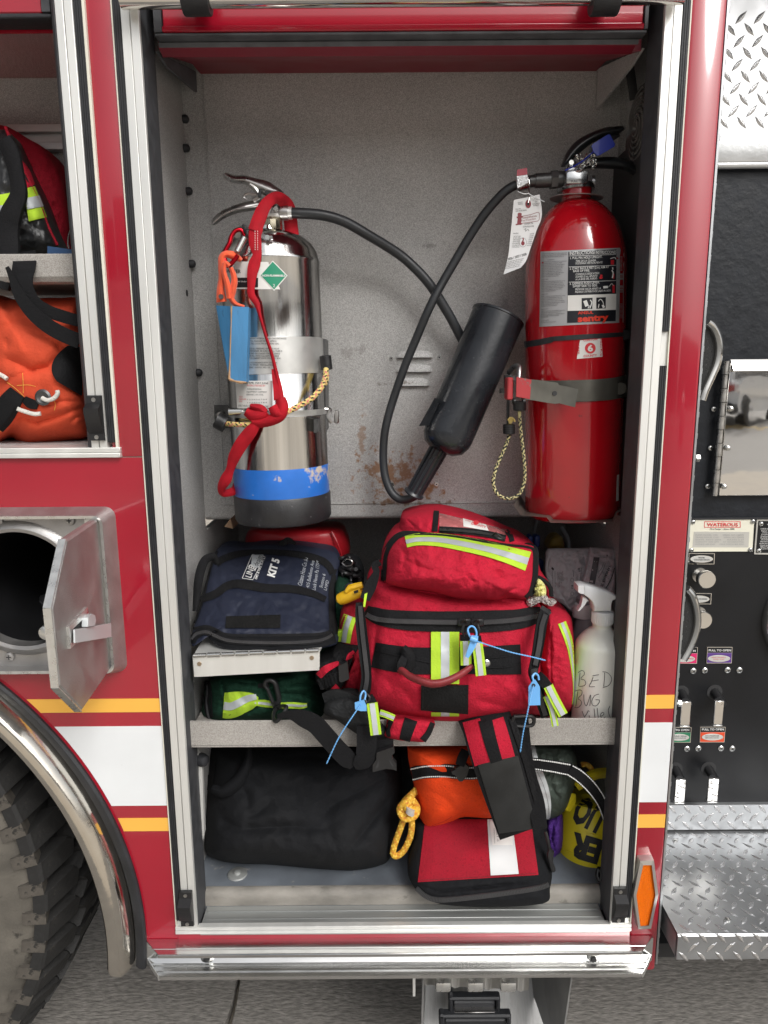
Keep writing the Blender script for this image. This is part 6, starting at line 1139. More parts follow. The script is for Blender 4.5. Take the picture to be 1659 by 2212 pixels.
for pth, ww in (([(672, 64), (668, 120), (662, 190)], 34), ([(1092, 185), (1118, 215), (1130, 250)], 30)): part('binding', band('Y3', pth, ww, BL, .003, .002, 14, 4), m_bind, bp)
zipper('Y3', [(690, 178), (850, 188), (980, 205), (1090, 232)], BL, 40, 12, bp, .003, pitch=2.2)
part('ring_pull', pxtube('Y3', [(1010, 215, .07), (1030, 200, .065), (1050, 215, .062), (1070, 235, .062), (1040, 230, .062), (1010, 215, .07)], .0018, 24, 6), m_black, bp)
gM = puff('Y3', [(262, 480), (330, 450), (480, 455), (700, 500), (1000, 520), (1200, 540), (1300, 640), (1335, 700), (1345, 800), (1320, 900), (1330, 1000), (1340, 1150), (1365, 1250), (1350, 1310), (1240, 1300), (1060, 1332), (840, 1350), (620, 1344), (440, 1316), (300, 1270), (205, 1230), (200, 1000), (200, 800), (215, 650), (245, 560)], .10, .115, .16, 5.0, c=(790, 900), slope=(0, -.00022), nz=(.002, 34), rings=60, m=260,
          folds=[([(262, 520), (420, 520), (600, 560), (820, 600), (1000, 606)], 23, 0.0156), ([(880, 620), (1040, 606), (1180, 640)], 18, 0.0104), ([(250, 650), (340, 720), (560, 740), (900, 740), (1180, 730), (1290, 690)], 40, -.004), ([(330, 690), (300, 840), (300, 1100)], 23, 0.0078), ([(1190, 740), (1180, 860), (1180, 1050), (1150, 1130)], 25, 0.0104), ([(1180, 1130), (1200, 1230), (1240, 1270)], 23, 0.0117), ([(900, 1200), (1000, 1230), (1120, 1250)], 28, 0.0065), ([(420, 1100), (500, 1180), (540, 1260)], 30, 0.0065), ([(300, 1240), (500, 1300), (840, 1320), (1060, 1300), (1240, 1265)], 16, 0.0078), ([(300, 1040), (380, 1090), (420, 1150)], 25, 0.0052), ([(480, 820), (580, 850)], 23, 0.0039), ([(1050, 700), (1100, 660), (1200, 640)], 23, 0.0052)])
part('main_compartment', gM, m_redf, bp); BM = bvh(gM)
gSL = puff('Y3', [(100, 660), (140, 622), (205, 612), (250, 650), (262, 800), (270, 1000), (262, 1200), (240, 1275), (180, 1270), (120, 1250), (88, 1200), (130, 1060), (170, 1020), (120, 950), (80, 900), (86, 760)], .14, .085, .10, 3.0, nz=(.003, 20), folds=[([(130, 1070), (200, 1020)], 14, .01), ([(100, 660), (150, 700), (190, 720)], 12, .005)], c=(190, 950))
part('side_pocket', gSL, m_redd, bp, label='left side pocket in shadow'); BSL = bvh(gSL)  # pocket's shade is put into its colour by the darker red
gSR = puff('Y3', [(1340, 640), (1420, 650), (1480, 700), (1498, 800), (1510, 950), (1512, 1100), (1500, 1240), (1460, 1290), (1380, 1312), (1320, 1290), (1290, 1180), (1265, 1000), (1290, 850), (1320, 740)], .13, .115, .12, 3.2, nz=(.003, 22), c=(1400, 980), rings=36, m=160, folds=[([(1385, 690), (1362, 800), (1362, 1050), (1380, 1250)], 10, .005), ([(1400, 760), (1470, 720)], 14, .004), ([(1290, 1000), (1340, 1060)], 18, .006)])
part('side_pocket', gSR, m_redf, bp, label='right side pocket with lime tape'); BSR = bvh(gSR)
gT = puff('Y3', [(338, 440), (345, 340), (375, 270), (430, 210), (500, 188), (640, 190), (800, 205), (960, 232), (1120, 258), (1230, 268), (1282, 300), (1288, 400), (1280, 500), (1255, 570), (1215, 602), (1130, 596), (1040, 612), (940, 606), (800, 600), (640, 560), (520, 545), (420, 525), (352, 498)], .10, .125, .14, 3.2, c=(820, 410), slope=(0, -.00045), nz=(.004, 28), rings=50, m=240,
          folds=[([(470, 350), (560, 400), (700, 440)], 25, 0.0084), ([(1040, 606), (1090, 560), (1160, 530)], 16, 0.0126), ([(560, 420), (540, 350), (600, 330)], 23, 0.0070), ([(1000, 420), (1080, 480), (1090, 560)], 28, 0.0056), ([(700, 590), (740, 540), (860, 520)], 25, 0.0070), ([(850, 480), (930, 500)], 23, 0.0042), ([(430, 260), (480, 330), (470, 420)], 23, 0.0056)])
part('top_pocket', gT, m_redf, bp); BT = bvh(gT)
hivis('Y3', [(488, 252, 70), (560, 238, 72), (680, 240, 78), (820, 262, 86), (980, 296, 92), (1100, 330, 100), (1226, 370, 120)], 90, BT, bp, .003, 40)
part('binding', band('Y3', [(350, 497, 30), (356, 400, 34), (362, 330, 36), (400, 255, 36), (470, 204, 34), (620, 196, 30), (800, 212, 30), (960, 240, 32), (1120, 262, 34), (1215, 272, 34), (1268, 300, 34), (1272, 400, 34), (1266, 480, 34), (1248, 555, 36), (1212, 592, 26)], 32, BT, .003, .003, 90, 4), m_bind, bp)
part('flap', puff('Y3', [(1285, 470), (1330, 492), (1362, 530), (1364, 585), (1330, 590), (1290, 570)], .08, .015, .03, 3), m_redf, bp)
part('binding', pxtube('Y3', [(1285, 465, .06), (1325, 490, .058), (1358, 528, .056), (1366, 580, .056)], .004, 20, 8), m_bind, bp)
# wide zip band across the front
part('zip_flap', band('Y3', [(246, 665, 60), (290, 690, 90), (360, 712, 104), (500, 728, 118), (700, 735, 124), (860, 736, 130), (1000, 732, 130), (1150, 722, 120), (1250, 700, 108), (1310, 676, 70)], 120, BM, .003, .003, 60, 9), m_bind, bp)
zipper('Y3', [(250, 690), (300, 715), (400, 728), (600, 735), (830, 738)], BM, 44, 26, bp, .0055, pitch=2.0); zipper('Y3', [(950, 738), (1100, 728), (1220, 712), (1300, 694)], BM, 44, 26, bp, .0055, pitch=2.0)
for x in (840, 918):
    part('zip_slider', cat(xf(box(-.011, .011, -.003, .003, -.0065, .0065, .002), Matrix.Translation(hit(*q('Y3', (x, 738))[0], BM, .010))), pxtube('Y3', [(x - 16, 738, hit(*q('Y3', (x, 738))[0], BM, .014).y), (x, 722, hit(*q('Y3', (x, 738))[0], BM, .018).y), (x + 16, 738, hit(*q('Y3', (x, 738))[0], BM, .014).y)], .0016, 14, 6)), m_black, bp)
for g_ in (pxtube('Y3', [(838, 750, -.04), (830, 790, -.042), (845, 820, -.04), (865, 770, -.04)], .0022, 20, 6), pxtube('Y3', [(920, 750, -.04), (930, 790, -.042), (915, 820, -.04), (895, 770, -.04)], .0022, 20, 6)): part('zip_cord', g_, m_black, bp)
# webbing row, vertical lime tape, velcro patch, handle
part('webbing', band('Y3', [(292, 935, 150), (400, 955, 158), (520, 970, 162), (640, 972, 160)], 156, BM, .003, .002, 24, 7), m_blkf, bp); part('webbing', band('Y3', [(808, 968, 160), (1000, 968, 170), (1100, 965, 176), (1182, 962, 180)], 160, BM, .003, .002, 24, 7), m_blkf, bp)
for pth in ([(300, 905), (420, 935), (640, 985)], [(960, 958), (1080, 945), (1180, 930)], [(965, 1010), (1080, 1010), (1178, 990)]): part('webbing_edge', band('Y3', pth, 6, BM, .0052, .001, 16, 2), m_bind, bp)
part('webbing_loop', strap('Y3', [(470, 890, -.03, 40), (500, 940, -.034, 80), (505, 1000, -.035, 70), (480, 1040, -.036, 50)], 60, .003, 16, 5, curl=.006), m_blkf, bp)
vt = hivis('Y3', [(725, 796), (725, 950), (725, 1110)], 170, BM, bp, .006, 24, .30); hivis('Y3', [(725, 1282), (725, 1306)], 168, BM, bp, .005, 4, .30)
part('velcro_patch', quad('Y3', [(580, 1120), (866, 1118), (864, 1294), (578, 1270)], BM, .008, .003, 10, 14), m_vel, bp); stitch('Y3', [(592, 1130), (590, 1262)], BM, bp, m_thb, .012); 
hpts = [(455, 1035, -.040), (470, 1030, -.046), (510, 1062, -.058), (580, 1092, -.068), (650, 1108, -.072), (720, 1098, -.070), (790, 1068, -.062), (850, 1030, -.052), (885, 1000, -.046)]
A = cr([(*q('Y3', p[:2])[0], p[2]) for p in hpts], 50); part('carry_handle', tube([P(*a) for a in A], [.009 * (.75 + .25 * math.sin(math.pi * i / 49)) for i in range(50)], 14, flat=.7), m_leather, bp)
part('handle_loop', cat(strap('Y3', [(480, 950, -.036, 40), (462, 990, -.044, 50), (455, 1030, -.046, 40)], 40, .003, 12, 4), strap('Y3', [(905, 965, -.036, 40), (895, 1000, -.044, 40)], 36, .003, 8, 4)), m_blkf, bp)
part('snap_stud', lathe([(.0072, 0), (.0070, .002), (.004, .004)], hit(*q('Y3', (972, 984))[0], BM, .004), (0, -1, 0), 18), m_screw, bp)
# side zips
for pth in ([(205, 625), (212, 700), (222, 820), (238, 950), (250, 1060), (240, 1150), (215, 1225)], ):
    part('zip_flap', cat(*[strap('Y3', [(x, y, .02 - .035 * min(1, (y - 600) / 300), w_) for x, y, w_ in ((205, 622, 40), (212, 700, 60), (224, 820, 66), (240, 950, 66), (250, 1060, 62), (242, 1150, 66), (218, 1222, 50))], 60, .004, 40, 6, curl=-.004)]), m_bind, bp)
ZL = bvh(strap('Y3', [(x, y, .02 - .035 * min(1, (y - 600) / 300), w_) for x, y, w_ in ((205, 622, 40), (212, 700, 60), (224, 820, 66), (240, 950, 66), (250, 1060, 62), (242, 1150, 66), (218, 1222, 50))], 60, .004, 40, 6, curl=-.004))
zipper('Y3', [(212, 640), (218, 720), (228, 820), (243, 950), (254, 1060), (244, 1140), (226, 1200)], ZL, 0, 26, bp, .0015, pitch=2.2)
ZRp = [(1335, 655, .03, 60), (1312, 730, .0, 64), (1296, 830, -.02, 64), (1280, 930, -.03, 60), (1262, 1010, -.034, 56), (1258, 1050, -.034, 60), (1280, 1110, -.034, 60), (1300, 1200, -.03, 66), (1332, 1310, -.02, 56)]
gz_ = strap('Y3', ZRp, 60, .004, 50, 6, curl=-.004); part('zip_flap', gz_, m_bind, bp); ZB = bvh(gz_)
zipper('Y3', [(1330, 690), (1308, 760), (1296, 850), (1282, 930), (1266, 1000)], ZB, 0, 28, bp, .0015, pitch=2.2); zipper('Y3', [(1290, 1150), (1306, 1220), (1330, 1300)], ZB, 0, 28, bp, .0015, pitch=2.2)
zipper('Y3', [(1305, 645), (1340, 670), (1362, 690)], ZB, 0, 22, bp, .0015, pitch=2.2)
# lime tape on side pockets
hivis('Y3', [(152, 700, 80), (125, 780, 84), (112, 860, 80)], 80, BSL, bp, .002, 14)
hivis('Y3', [(1430, 740, 50), (1465, 830, 48), (1486, 920, 36), (1500, 1050, 20), (1504, 1150, 14), (1496, 1235, 12)], 50, BSR, bp, .002, 30)
part('hi_vis_tape', strap('Y3', [(262, 495, .045, 12), (248, 560, .035, 16), (236, 645, .02, 12)], 14, .003, 14, 3), m_lime, bp)
part('compression_strap', cat(strap('Y3', [(330, 375, .05, 40), (300, 400, .05, 40), (310, 440, .045, 40), (275, 520, .04, 70), (240, 600, .03, 60)], 50, .004, 24, 4)), m_blkf, bp)
# pull tabs with lime tape
def pull(k, pts, w, Ya, par=bp):
    A = [(x, y, Y, w) for x, y, Y in pts]; g = strap(k, A, w, .003, 14, 4); a = part('pull_tab', g, m_lime, par); part('reflective_strip', strap(k, [(x, y, Y - .0012, w * .48) for x, y, Y, _ in A], w * .48, .001, 14, 3), m_refl, a); return a
pull('Y3', [(848, 852, -.044), (850, 920, -.048), (852, 998, -.050)], 66, 0); pull('Y3', [(918, 862, -.052), (930, 950, -.058), (942, 1060, -.060)], 64, 0)
part('tab_webbing', cat(strap('Y3', [(846, 815, -.042, 60), (848, 855, -.043, 64)], 60, .004, 6, 3), strap('Y3', [(912, 825, -.05, 60), (918, 866, -.051, 62)], 60, .004, 6, 3)), m_blkf, bp)
pull('Y3', [(284, 1228, -.04), (296, 1320, -.046), (308, 1418, -.046)], 66, 0); pull('Y3', [(330, 1285, -.034), (370, 1298, -.038), (418, 1318, -.042)], 36, 0)
part('tab_webbing', strap('Y3', [(262, 1185, -.035, 50), (282, 1230, -.038, 64)], 56, .004, 8, 3), m_blkf, bp)
pull('Y3', [(1348, 1125, -.05), (1390, 1210, -.055), (1438, 1298, -.056)], 60, 0); pull('Y3', [(1336, 1185, -.044), (1370, 1270, -.048), (1390, 1365, -.048)], 40, 0)
part('tab_webbing', strap('Y3', [(1285, 1060, -.04, 50), (1315, 1090, -.046, 60), (1350, 1135, -.049, 60)], 56, .005, 10, 3), m_blkf, bp)
for g_ in (tube([P(*q('Y3', (1258, 1015))[0], -.045), P(*q('Y3', (1262, 1060))[0], -.048)], .007, 8, flat=.6), pxtube('Y3', [(240, 1160, -.035), (270, 1190, -.04), (255, 1220, -.04), (240, 1200, -.038)], .002, 16, 6)): part('zip_slider', g_, m_black, bp)
# shoulder and hip straps hanging over the shelf lip
gS1 = puff('Y3', [(395, 1320), (370, 1380), (362, 1425), (440, 1448), (540, 1458), (608, 1456), (640, 1400), (660, 1345), (560, 1320)], .0, .022, .03, 3.5, nz=(.001, 12)); s1 = part('shoulder_strap', gS1, m_redf, bp, label='short folded red and black shoulder strap'); B1 = bvh(gS1)
part('webbing', band('Y3', [(520, 1325, 80), (498, 1390, 74), (480, 1452, 66)], 70, B1, .002, .002, 14, 5), m_blkf, s1); part('binding', band('Y3', [(650, 1345, 30), (625, 1405, 34), (590, 1452, 40)], 34, B1, .0025, .002, 12, 4), m_bind, s1); part('binding', band('Y3', [(400, 1330, 30), (380, 1380, 30), (385, 1430, 24)], 30, B1, .0025, .002, 12, 4), m_bind, s1)
gS2 = strap('Y7', [(625, 80, .0, 300), (650, 150, -.022, 294), (668, 225, -.034, 290), (705, 350, -.036, 286), (770, 540, -.026, 280), (848, 765, -.006, 268)], 290, .010, 50, 9, curl=.010); s2 = part('shoulder_strap', gS2, m_bind, bp, label='long padded shoulder strap with black vinyl patch'); B2 = bvh(gS2)
part('red_panel', band('Y7', [(556, 118, 104), (584, 230, 98), (620, 372, 92)], 98, B2, .0015, .001, 18, 5), m_redf, s2); part('red_panel', band('Y7', [(700, 110, 86), (735, 220, 84), (770, 338, 80)], 84, B2, .0015, .001, 18, 5), m_redf, s2)
part('webbing', band('Y7', [(636, 115, 80), (664, 230, 76), (702, 358, 70)], 76, B2, .003, .0015, 18, 5), m_blkf, s2); part('vinyl_patch', quad('Y7', [(594, 376), (826, 322), (938, 742), (716, 772)], B2, .0025, .0015, 16, 10), m_patch, s2)
part('binding', band('Y7', [(790, 110, 34), (830, 230, 34), (870, 350, 32), (905, 480, 30), (950, 640, 30), (975, 745, 28)], 32, B2, .004, .003, 40, 4), m_bind, s2)
part('strap_backing', strap('Y7', [(830, 100, -.012, 110), (850, 300, -.012, 110), (880, 450, -.012, 110), (930, 600, -.012, 100), (955, 745, -.012, 80)], 100, .006, 30, 4), m_blkf, bp)
part('ladder_buckle', cat(pxtube('Y7', [(800, 95, -.016), (905, 95, -.016), (905, 145, -.016), (800, 145, -.016), (800, 95, -.016)], .0035, 30, 8)), m_black, bp)
part('hip_pad', puff('Y6', [(990, 90), (1000, 30), (1060, 0), (1150, -20), (1260, 10), (1300, 80), (1380, 160), (1440, 230), (1440, 268), (1340, 272), (1240, 245), (1160, 195), (1060, 125)], .02, .03, .05, 3, nz=(.002, 14)), m_mesh, bp)
part('hip_belt', strap('Y6', [(680, 112, -.004, 26), (760, 100, -.008, 56), (850, 125, -.012, 110), (930, 165, -.014, 120), (1000, 240, -.016, 120), (1080, 330, -.018, 120), (1150, 400, -.020, 116), (1185, 440, -.022, 60)], 110, .003, 40, 6), m_blkf, bp)
part('hip_belt', strap('Y6', [(1190, 445, -.024, 40), (1225, 420, -.026, 100), (1262, 380, -.026, 130), (1272, 280, -.024, 132), (1270, 170, -.016, 130)], 126, .003, 34, 6), m_blkf, bp)
part('hip_belt', strap('Y6', [(1320, 300, -.012, 60), (1400, 300, -.014, 70), (1450, 300, -.012, 60)], 66, .004, 10, 4), m_blkf, bp)
bk = q('Y6', (1338, 350), (1450, 312), (1458, 350), (1440, 370), (1448, 400), (1470, 425), (1470, 470), (1445, 462), (1400, 458), (1350, 470), (1312, 480), (1312, 430), (1335, 400)); part('side_release_buckle', pxprism(bk, -.03, .010), m_black, bp, smooth=False)
part('buckle_slot', cat(pxprism(q('Y6', (1345, 415), (1356, 390), (1352, 440), (1335, 462), (1330, 450)), -.0305, .0006), pxprism(q('Y6', (1425, 390), (1440, 420), (1455, 445), (1440, 440), (1424, 410)), -.0305, .0006)), m_dark, bp, smooth=False)
gS3 = puff('Y2', [(1165, 1330), (1190, 1250), (1280, 1205), (1330, 1150), (1450, 1110), (1520, 1120), (1480, 1200), (1440, 1300), (1420, 1380), (1390, 1440), (1330, 1520), (1260, 1480), (1180, 1420)], .05, .035, .06, 2.5, nz=(.004, 12)); s3 = part('shoulder_strap', gS3, m_blkf, bp, label='black and red strap bunched at the backpack left side'); B3 = bvh(gS3)
part('red_panel', band('Y2', [(1190, 1360, 60), (1250, 1300, 60), (1340, 1255, 40), (1360, 1250, 20)], 50, B3, .002, .001, 16, 4), m_redf, s3); part('red_panel', band('Y2', [(1420, 1230, 10), (1450, 1190, 44), (1490, 1160, 40)], 40, B3, .002, .001, 10, 4), m_redf, s3); part('red_panel', band('Y2', [(1305, 1480, 40), (1350, 1440, 50)], 40, B3, .002, .001, 8, 4), m_redf, s3)
hp_ = lambda x, y: hit(*q('Y2', (x, y))[0], B3, .004) or P(*q('Y2', (x, y))[0], .03)
part('elastic_ruche', cat(*[tube([hp_(1200 + i * 24, 1390 - i * 12), hp_(1222 + i * 24, 1460 - i * 10)], .0042, 8) for i in range(7)]), m_blkf, s3)
part('side_release_buckle', pxprism(q('Y2', (1355, 1275), (1430, 1240), (1445, 1380), (1425, 1392), (1380, 1410), (1362, 1400)), .005, .010), m_black, s3, smooth=False)
part('strap_tail', strap('Y3', [(-10, 1200, .03, 60), (60, 1180, .02, 70), (150, 1210, .01, 80), (210, 1250, .0, 90)], 80, .004, 20, 5), m_mesh, bp)
# blue pull-tight seals
def seal(lab, loc): return thing('security_seal', lab, 'seal', loc, 'blue plastic security seals on the backpack zips')
def tail(k, pts, r=.0011, par=None):
    A = cr([(*q(k, p[:2])[0], p[2]) for p in pts], 90); n = len(A); part('seal_tail', tube([P(*a) for a in A], [r * (1.35 if i % 3 == 0 else .8) for i in range(n)], 7), m_sky, par)
s = seal('light blue plastic seal on the centre zip pulls, its tail pointing right', P(1020, 1390, -.07))
part('seal_body', strap('Y3', [(905, 820, -.064, 40), (900, 850, -.066, 42), (880, 900, -.068, 36), (856, 950, -.068, 20)], 40, .0022, 12, 4), m_sky, s); part('seal_loop', pxtube('Y3', [(880, 832, -.062), (868, 810, -.06), (862, 780, -.056), (880, 762, -.052), (902, 770, -.052), (914, 800, -.056), (912, 825, -.062)], .0016, 30, 7), m_sky, s)
part('seal_head', tube([P(*q('Y3', (878, 832))[0], -.066), P(*q('Y3', (915, 848))[0], -.068)], .0052, 10), m_sky, s); tail('Y3', [(915, 852, -.068), (1000, 880, -.07), (1120, 918, -.072), (1240, 945, -.07), (1330, 967, -.066)], par=s)
s = seal('light blue plastic seal on the left zip, its tail hanging down to the left', P(780, 1520, -.05))
part('seal_body', prism([(P(x, y, -.052).x, P(x, y, -.052).z) for x, y in q('Y3', (180, 1222), (212, 1212), (235, 1205), (250, 1240), (252, 1272), (215, 1272), (182, 1262))], -.053, -.051), m_sky, s, smooth=False); part('seal_loop', pxtube('Y3', [(212, 1215, -.052), (215, 1180, -.05), (232, 1152, -.046), (245, 1170, -.044), (240, 1205, -.048)], .0016, 24, 7), m_sky, s)
tail('Y3', [(214, 1236, -.054), (170, 1300, -.056), (110, 1390, -.056), (70, 1460, -.054), (10, 1590, -.05)], par=s)
s = seal('light blue plastic seal tag on the right zip, its tail hanging straight down', P(1155, 1500, -.06))
part('seal_body', prism([(P(x, y, -.056).x, P(x, y, -.056).z) for x, y in q('Y3', (1256, 1085), (1270, 1085), (1296, 1125), (1299, 1236), (1226, 1238), (1228, 1125))], -.057, -.0548), m_sky, s, smooth=False); part('seal_loop', pxtube('Y3', [(1258, 1090, -.056), (1252, 1065, -.054), (1268, 1046, -.05), (1285, 1060, -.05), (1290, 1085, -.05)], .0018, 24, 7), m_sky, s); part('seal_hole', disc(P(*q('Y3', (1258, 1118))[0], -.0572), .0032, 1, 12, th=.0008), m_dark, s)
tail('Y3', [(1258, 1120, -.060), (1240, 1190, -.064), (1220, 1290, -.064), (1196, 1400, -.06), (1178, 1520, -.054)], par=s)
# ---------------------------------------------------------------- glove in its wrapper, sterile pouches, bottles
gl = thing('glove_packet', 'pale yellow gloves in a clear wrapper poking out of the backpack', 'gloves', P(1155, 1280, .05))
part('glove', puff('Y4', [(70, 830), (80, 760), (110, 700), (140, 705), (170, 740), (188, 790), (180, 850), (120, 862)], .06, .025, .03, 2.2, nz=(.006, 6)), M('pale_yellow_latex', (.72, .70, .28), .5, var=.12), gl)
part('wrapper', puff('Y4', [(10, 890), (60, 870), (130, 850), (190, 845), (215, 880), (280, 895), (240, 942), (180, 925), (130, 905), (80, 935), (35, 948)], .045, .012, .015, 2.2, nz=(.006, 5)), M('crinkled_clear_film', (.62, .58, .56), .15, var=.15, coat=1, bump=1, bs=80, alpha=.75), gl)
m_pk = M('white_sterile_paper', (.50, .50, .52), .6, var=.07, vs=12, big=.0012, bigs=30)
def pouch(lab, outl, Y, sl, fl_):
    t = thing('sterile_pouch', lab, 'pouch', P(*q('Y4', (400, 900))[0], Y)); g = puff('Y4', outl, Y, .012, .012, 3, nz=(.004, 16), sm=False, slope=sl, folds=fl_, m=150, rings=30); part('pouch_paper', g, m_pk, t); return t, bvh(g)
t, Bp = pouch('crumpled grey-white sterile pouch with small black print behind the right pocket', [(185, 470), (205, 435), (300, 428), (420, 430), (590, 425), (575, 560), (520, 800), (470, 960), (430, 1005), (330, 920), (235, 860), (205, 780), (175, 620)], .24, (0, -.0004), [([(240, 450), (200, 560), (210, 700)], 12, .004), ([(520, 460), (540, 600)], 12, .004), ([(200, 620), (300, 800), (420, 990)], 14, .005)])
part('lettering', cat(*[text(s_, 'Y4', (x, y0), (x + 3, y1), 8, Bp, .001) for s_, x, y0, y1 in (('Cardinal Health', 330, 630, 720), ('Manufactured for', 318, 640, 740), ('Distributed by', 306, 640, 735), ('Waukegan IL 60085 USA', 296, 640, 770), ('Made in China', 285, 640, 720), ('Well Lead Medical Co., Ltd.', 262, 630, 770), ('Guangzhou, PEOPLES REP.', 240, 630, 790), ('Sterile', 418, 615, 640))], text('Rx', 'Y4', (408, 752), (412, 790), 17, Bp, .001, .01), text('x1', 'Y4', (472, 600), (474, 632), 18, Bp, .001, .02), band('Y4', [(415, 690), (430, 700), (425, 725), (408, 722), (405, 700), (415, 690)], 2, Bp, .001, .0003, 16, 2), band('Y4', [(418, 812), (432, 822), (425, 845), (408, 840), (407, 820), (418, 812)], 2, Bp, .001, .0003, 16, 2), band('Y4', [(236, 600), (250, 610), (245, 620)], 14, Bp, .001, .0003, 6, 2), band('Y4', [(432, 620), (430, 680)], 3, Bp, .001, .0003, 6, 2), band('Y4', [(503, 600), (480, 760)], 2, Bp, .001, .0003, 6, 2)), m_ktxt, t, smooth=False)
t, Bp = pouch('sterile pouch printed YANKAUER SUCT standing behind the white spray bottle', [(582, 420), (690, 428), (796, 432), (800, 560), (795, 830), (700, 900), (560, 880), (470, 930), (480, 840), (530, 660)], .215, (0, -.0004), [([(600, 440), (570, 600), (520, 760)], 10, .004), ([(700, 860), (770, 700), (790, 560)], 12, .004)])
part('print_bar', quad('Y4', [(608, 506), (661, 508), (610, 800), (560, 775)], Bp, .0012, .0004, 12, 4), M('dark_grey_ink', (.10, .10, .11), .6), t)
part('lettering', cat(text('YANKAUER SUCTION', 'Y4', (742, 575), (628, 860), 22, Bp, .001, .01), text('Cardinal', 'Y4', (700, 735), (655, 800), 14, Bp, .001, 0, .2), *[band('Y4', l, w_, Bp, .001, .0003, 20, 2) for l, w_ in (([(712, 560), (690, 620), (650, 690)], 2.5), ([(694, 560), (680, 600), (650, 640)], 2.5), ([(792, 600), (770, 680), (735, 750), (700, 800)], 6))], discpx('Y4', 727, 492, 5, 9, Bp, .001)), m_ktxt, t, smooth=False)
m_bot = M('cloudy_white_bottle_plastic', (.70, .71, .66), .38, var=.05, vs=8, coat=.15); m_wp = M('white_plastic_sprayer', (.74, .75, .76), .35, var=.04, spots=((.55, .52, .48), 40, .74))
bo = thing('spray_bottle', 'white trigger spray bottle with BED BUG Killer written on it', 'spray bottle', P(1290, 1555, .085))
YBt = .088
b0, b1 = P(*q('Y4', (632, 1995))[0], YBt), P(*q('Y4', (684, 1075))[0], YBt); bx_ = (b1 - b0).normalized(); BL_ = (b1 - b0).length
def bh(y): return (P(*q('Y4', (684 - (1075 - y) * .0, y))[0], YBt) - b0).dot(bx_)
rb_ = .0465
pfb = [(.040, 0), (.0455, .004), (rb_, .010), (rb_, bh(1290)), (.0455, bh(1265)), (.042, bh(1235)), (.034, bh(1190)), (.025, bh(1150)), (.0185, bh(1130)), (.0172, bh(1115)), (.0172, BL_)]
gBo = lathe(pfb, b0, bx_, 72); part('bottle_body', gBo, m_bot, bo, ang=60); BBo = bvh(gBo)
part('cap_ring', cat(lathe([(.0185, -.001), (.0192, .001), (.0192, .021), (.0180, .023)], b1 - bx_ * .002, bx_, 40), *[(lambda a: cyl(b1 + Vector((math.cos(a), math.sin(a), 0)) * .0192, b1 + Vector((math.cos(a), math.sin(a), 0)) * .0192 + bx_ * .019, .0009, 5))(2 * math.pi * i / 32) for i in range(32)]), m_wp, bo)
YH = YBt - .012
hd = lambda pts, y0, y1: prism([(P(x, y, YH).x, P(x, y, YH).z) for x, y in q('Y4', *pts)], y0, y1)
def hdb(pts, y0, y1, b):
    pp_ = [(P(x, y, YH).x, P(x, y, YH).z) for x, y in q('Y4', *pts)]; cx = sum(p[0] for p in pp_) / len(pp_); cz = sum(p[1] for p in pp_) / len(pp_); inn = [(cx + (x - cx) * (1 - b / .03), cz + (z - cz) * (1 - b / .02)) for x, z in pp_]
    g = ringloft([inn, pp_, pp_, inn], [y0, y0 + b, y1 - b, y1]); n_ = len(pp_); return g[0], g[1] + [tuple(range(n_)), tuple(range(3 * n_, 4 * n_))]
part('sprayer_head', cat(hdb([(520, 748), (600, 765), (690, 792), (770, 822), (822, 858), (806, 876), (778, 888), (766, 930), (762, 985), (608, 985), (604, 935), (588, 895), (555, 862), (515, 832)], YH - .003, YH + .026, .003)), m_wp, bo, ang=50)
part('nozzle', hdb([(466, 752), (522, 747), (517, 832), (490, 826), (464, 812)], YH - .004, YH + .026, .002), m_wp, bo, ang=50)
part('trigger', hdb([(518, 862), (545, 870), (572, 900), (560, 898), (540, 930), (515, 965), (480, 997), (474, 988), (500, 945), (512, 905)], YH + .004, YH + .018, .002), m_wp, bo)
ink = M('black_marker_ink', (.03, .03, .035), .6)
part('handwriting', strokes('Y4', [[(487, 1530), (482, 1580), (475, 1648)], [(470, 1528), (500, 1508), (522, 1518), (525, 1545), (490, 1582), (525, 1592), (540, 1622), (520, 1645), (480, 1650)], [(603, 1568), (588, 1610), (570, 1650), (618, 1652)], [(598, 1556), (655, 1546)], [(590, 1602), (652, 1592)], [(706, 1530), (703, 1590), (697, 1650)], [(686, 1520), (725, 1526), (760, 1560), (765, 1600), (740, 1642), (690, 1660)],
     [(468, 1692), (460, 1750), (450, 1828)], [(442, 1692), (480, 1680), (505, 1690), (500, 1725), (468, 1757), (495, 1775), (500, 1805), (470, 1838), (438, 1834)], [(521, 1722), (522, 1775), (532, 1812), (548, 1818), (565, 1770), (582, 1722), (580, 1775), (574, 1822)], [(655, 1718), (618, 1730), (592, 1775), (598, 1815), (630, 1822), (655, 1795), (660, 1770), (626, 1768)],
     [(505, 1868), (520, 1905), (538, 1938)], [(562, 1862), (545, 1895), (530, 1915)], [(570, 1905), (576, 1938)], [(568, 1868), (571, 1872)], [(612, 1845), (618, 1900), (622, 1938)], [(640, 1842), (646, 1900), (650, 1938)], [(668, 1915), (698, 1898), (690, 1878), (668, 1900), (682, 1932), (712, 1920)], [(752, 1822), (738, 1858), (745, 1900), (762, 1938)]], 4.2, BBo, .0012, 14), ink, bo, smooth=False)
go = thing('spray_bottle', 'grey spray bottle half hidden behind the white BED BUG bottle', 'spray bottle', P(1255, 1555, .17))
m_grb = M('grey_plastic_bottle', (.30, .31, .33), .45, var=.08); c0 = P(*q('Y4', (510, 1900))[0], .17)
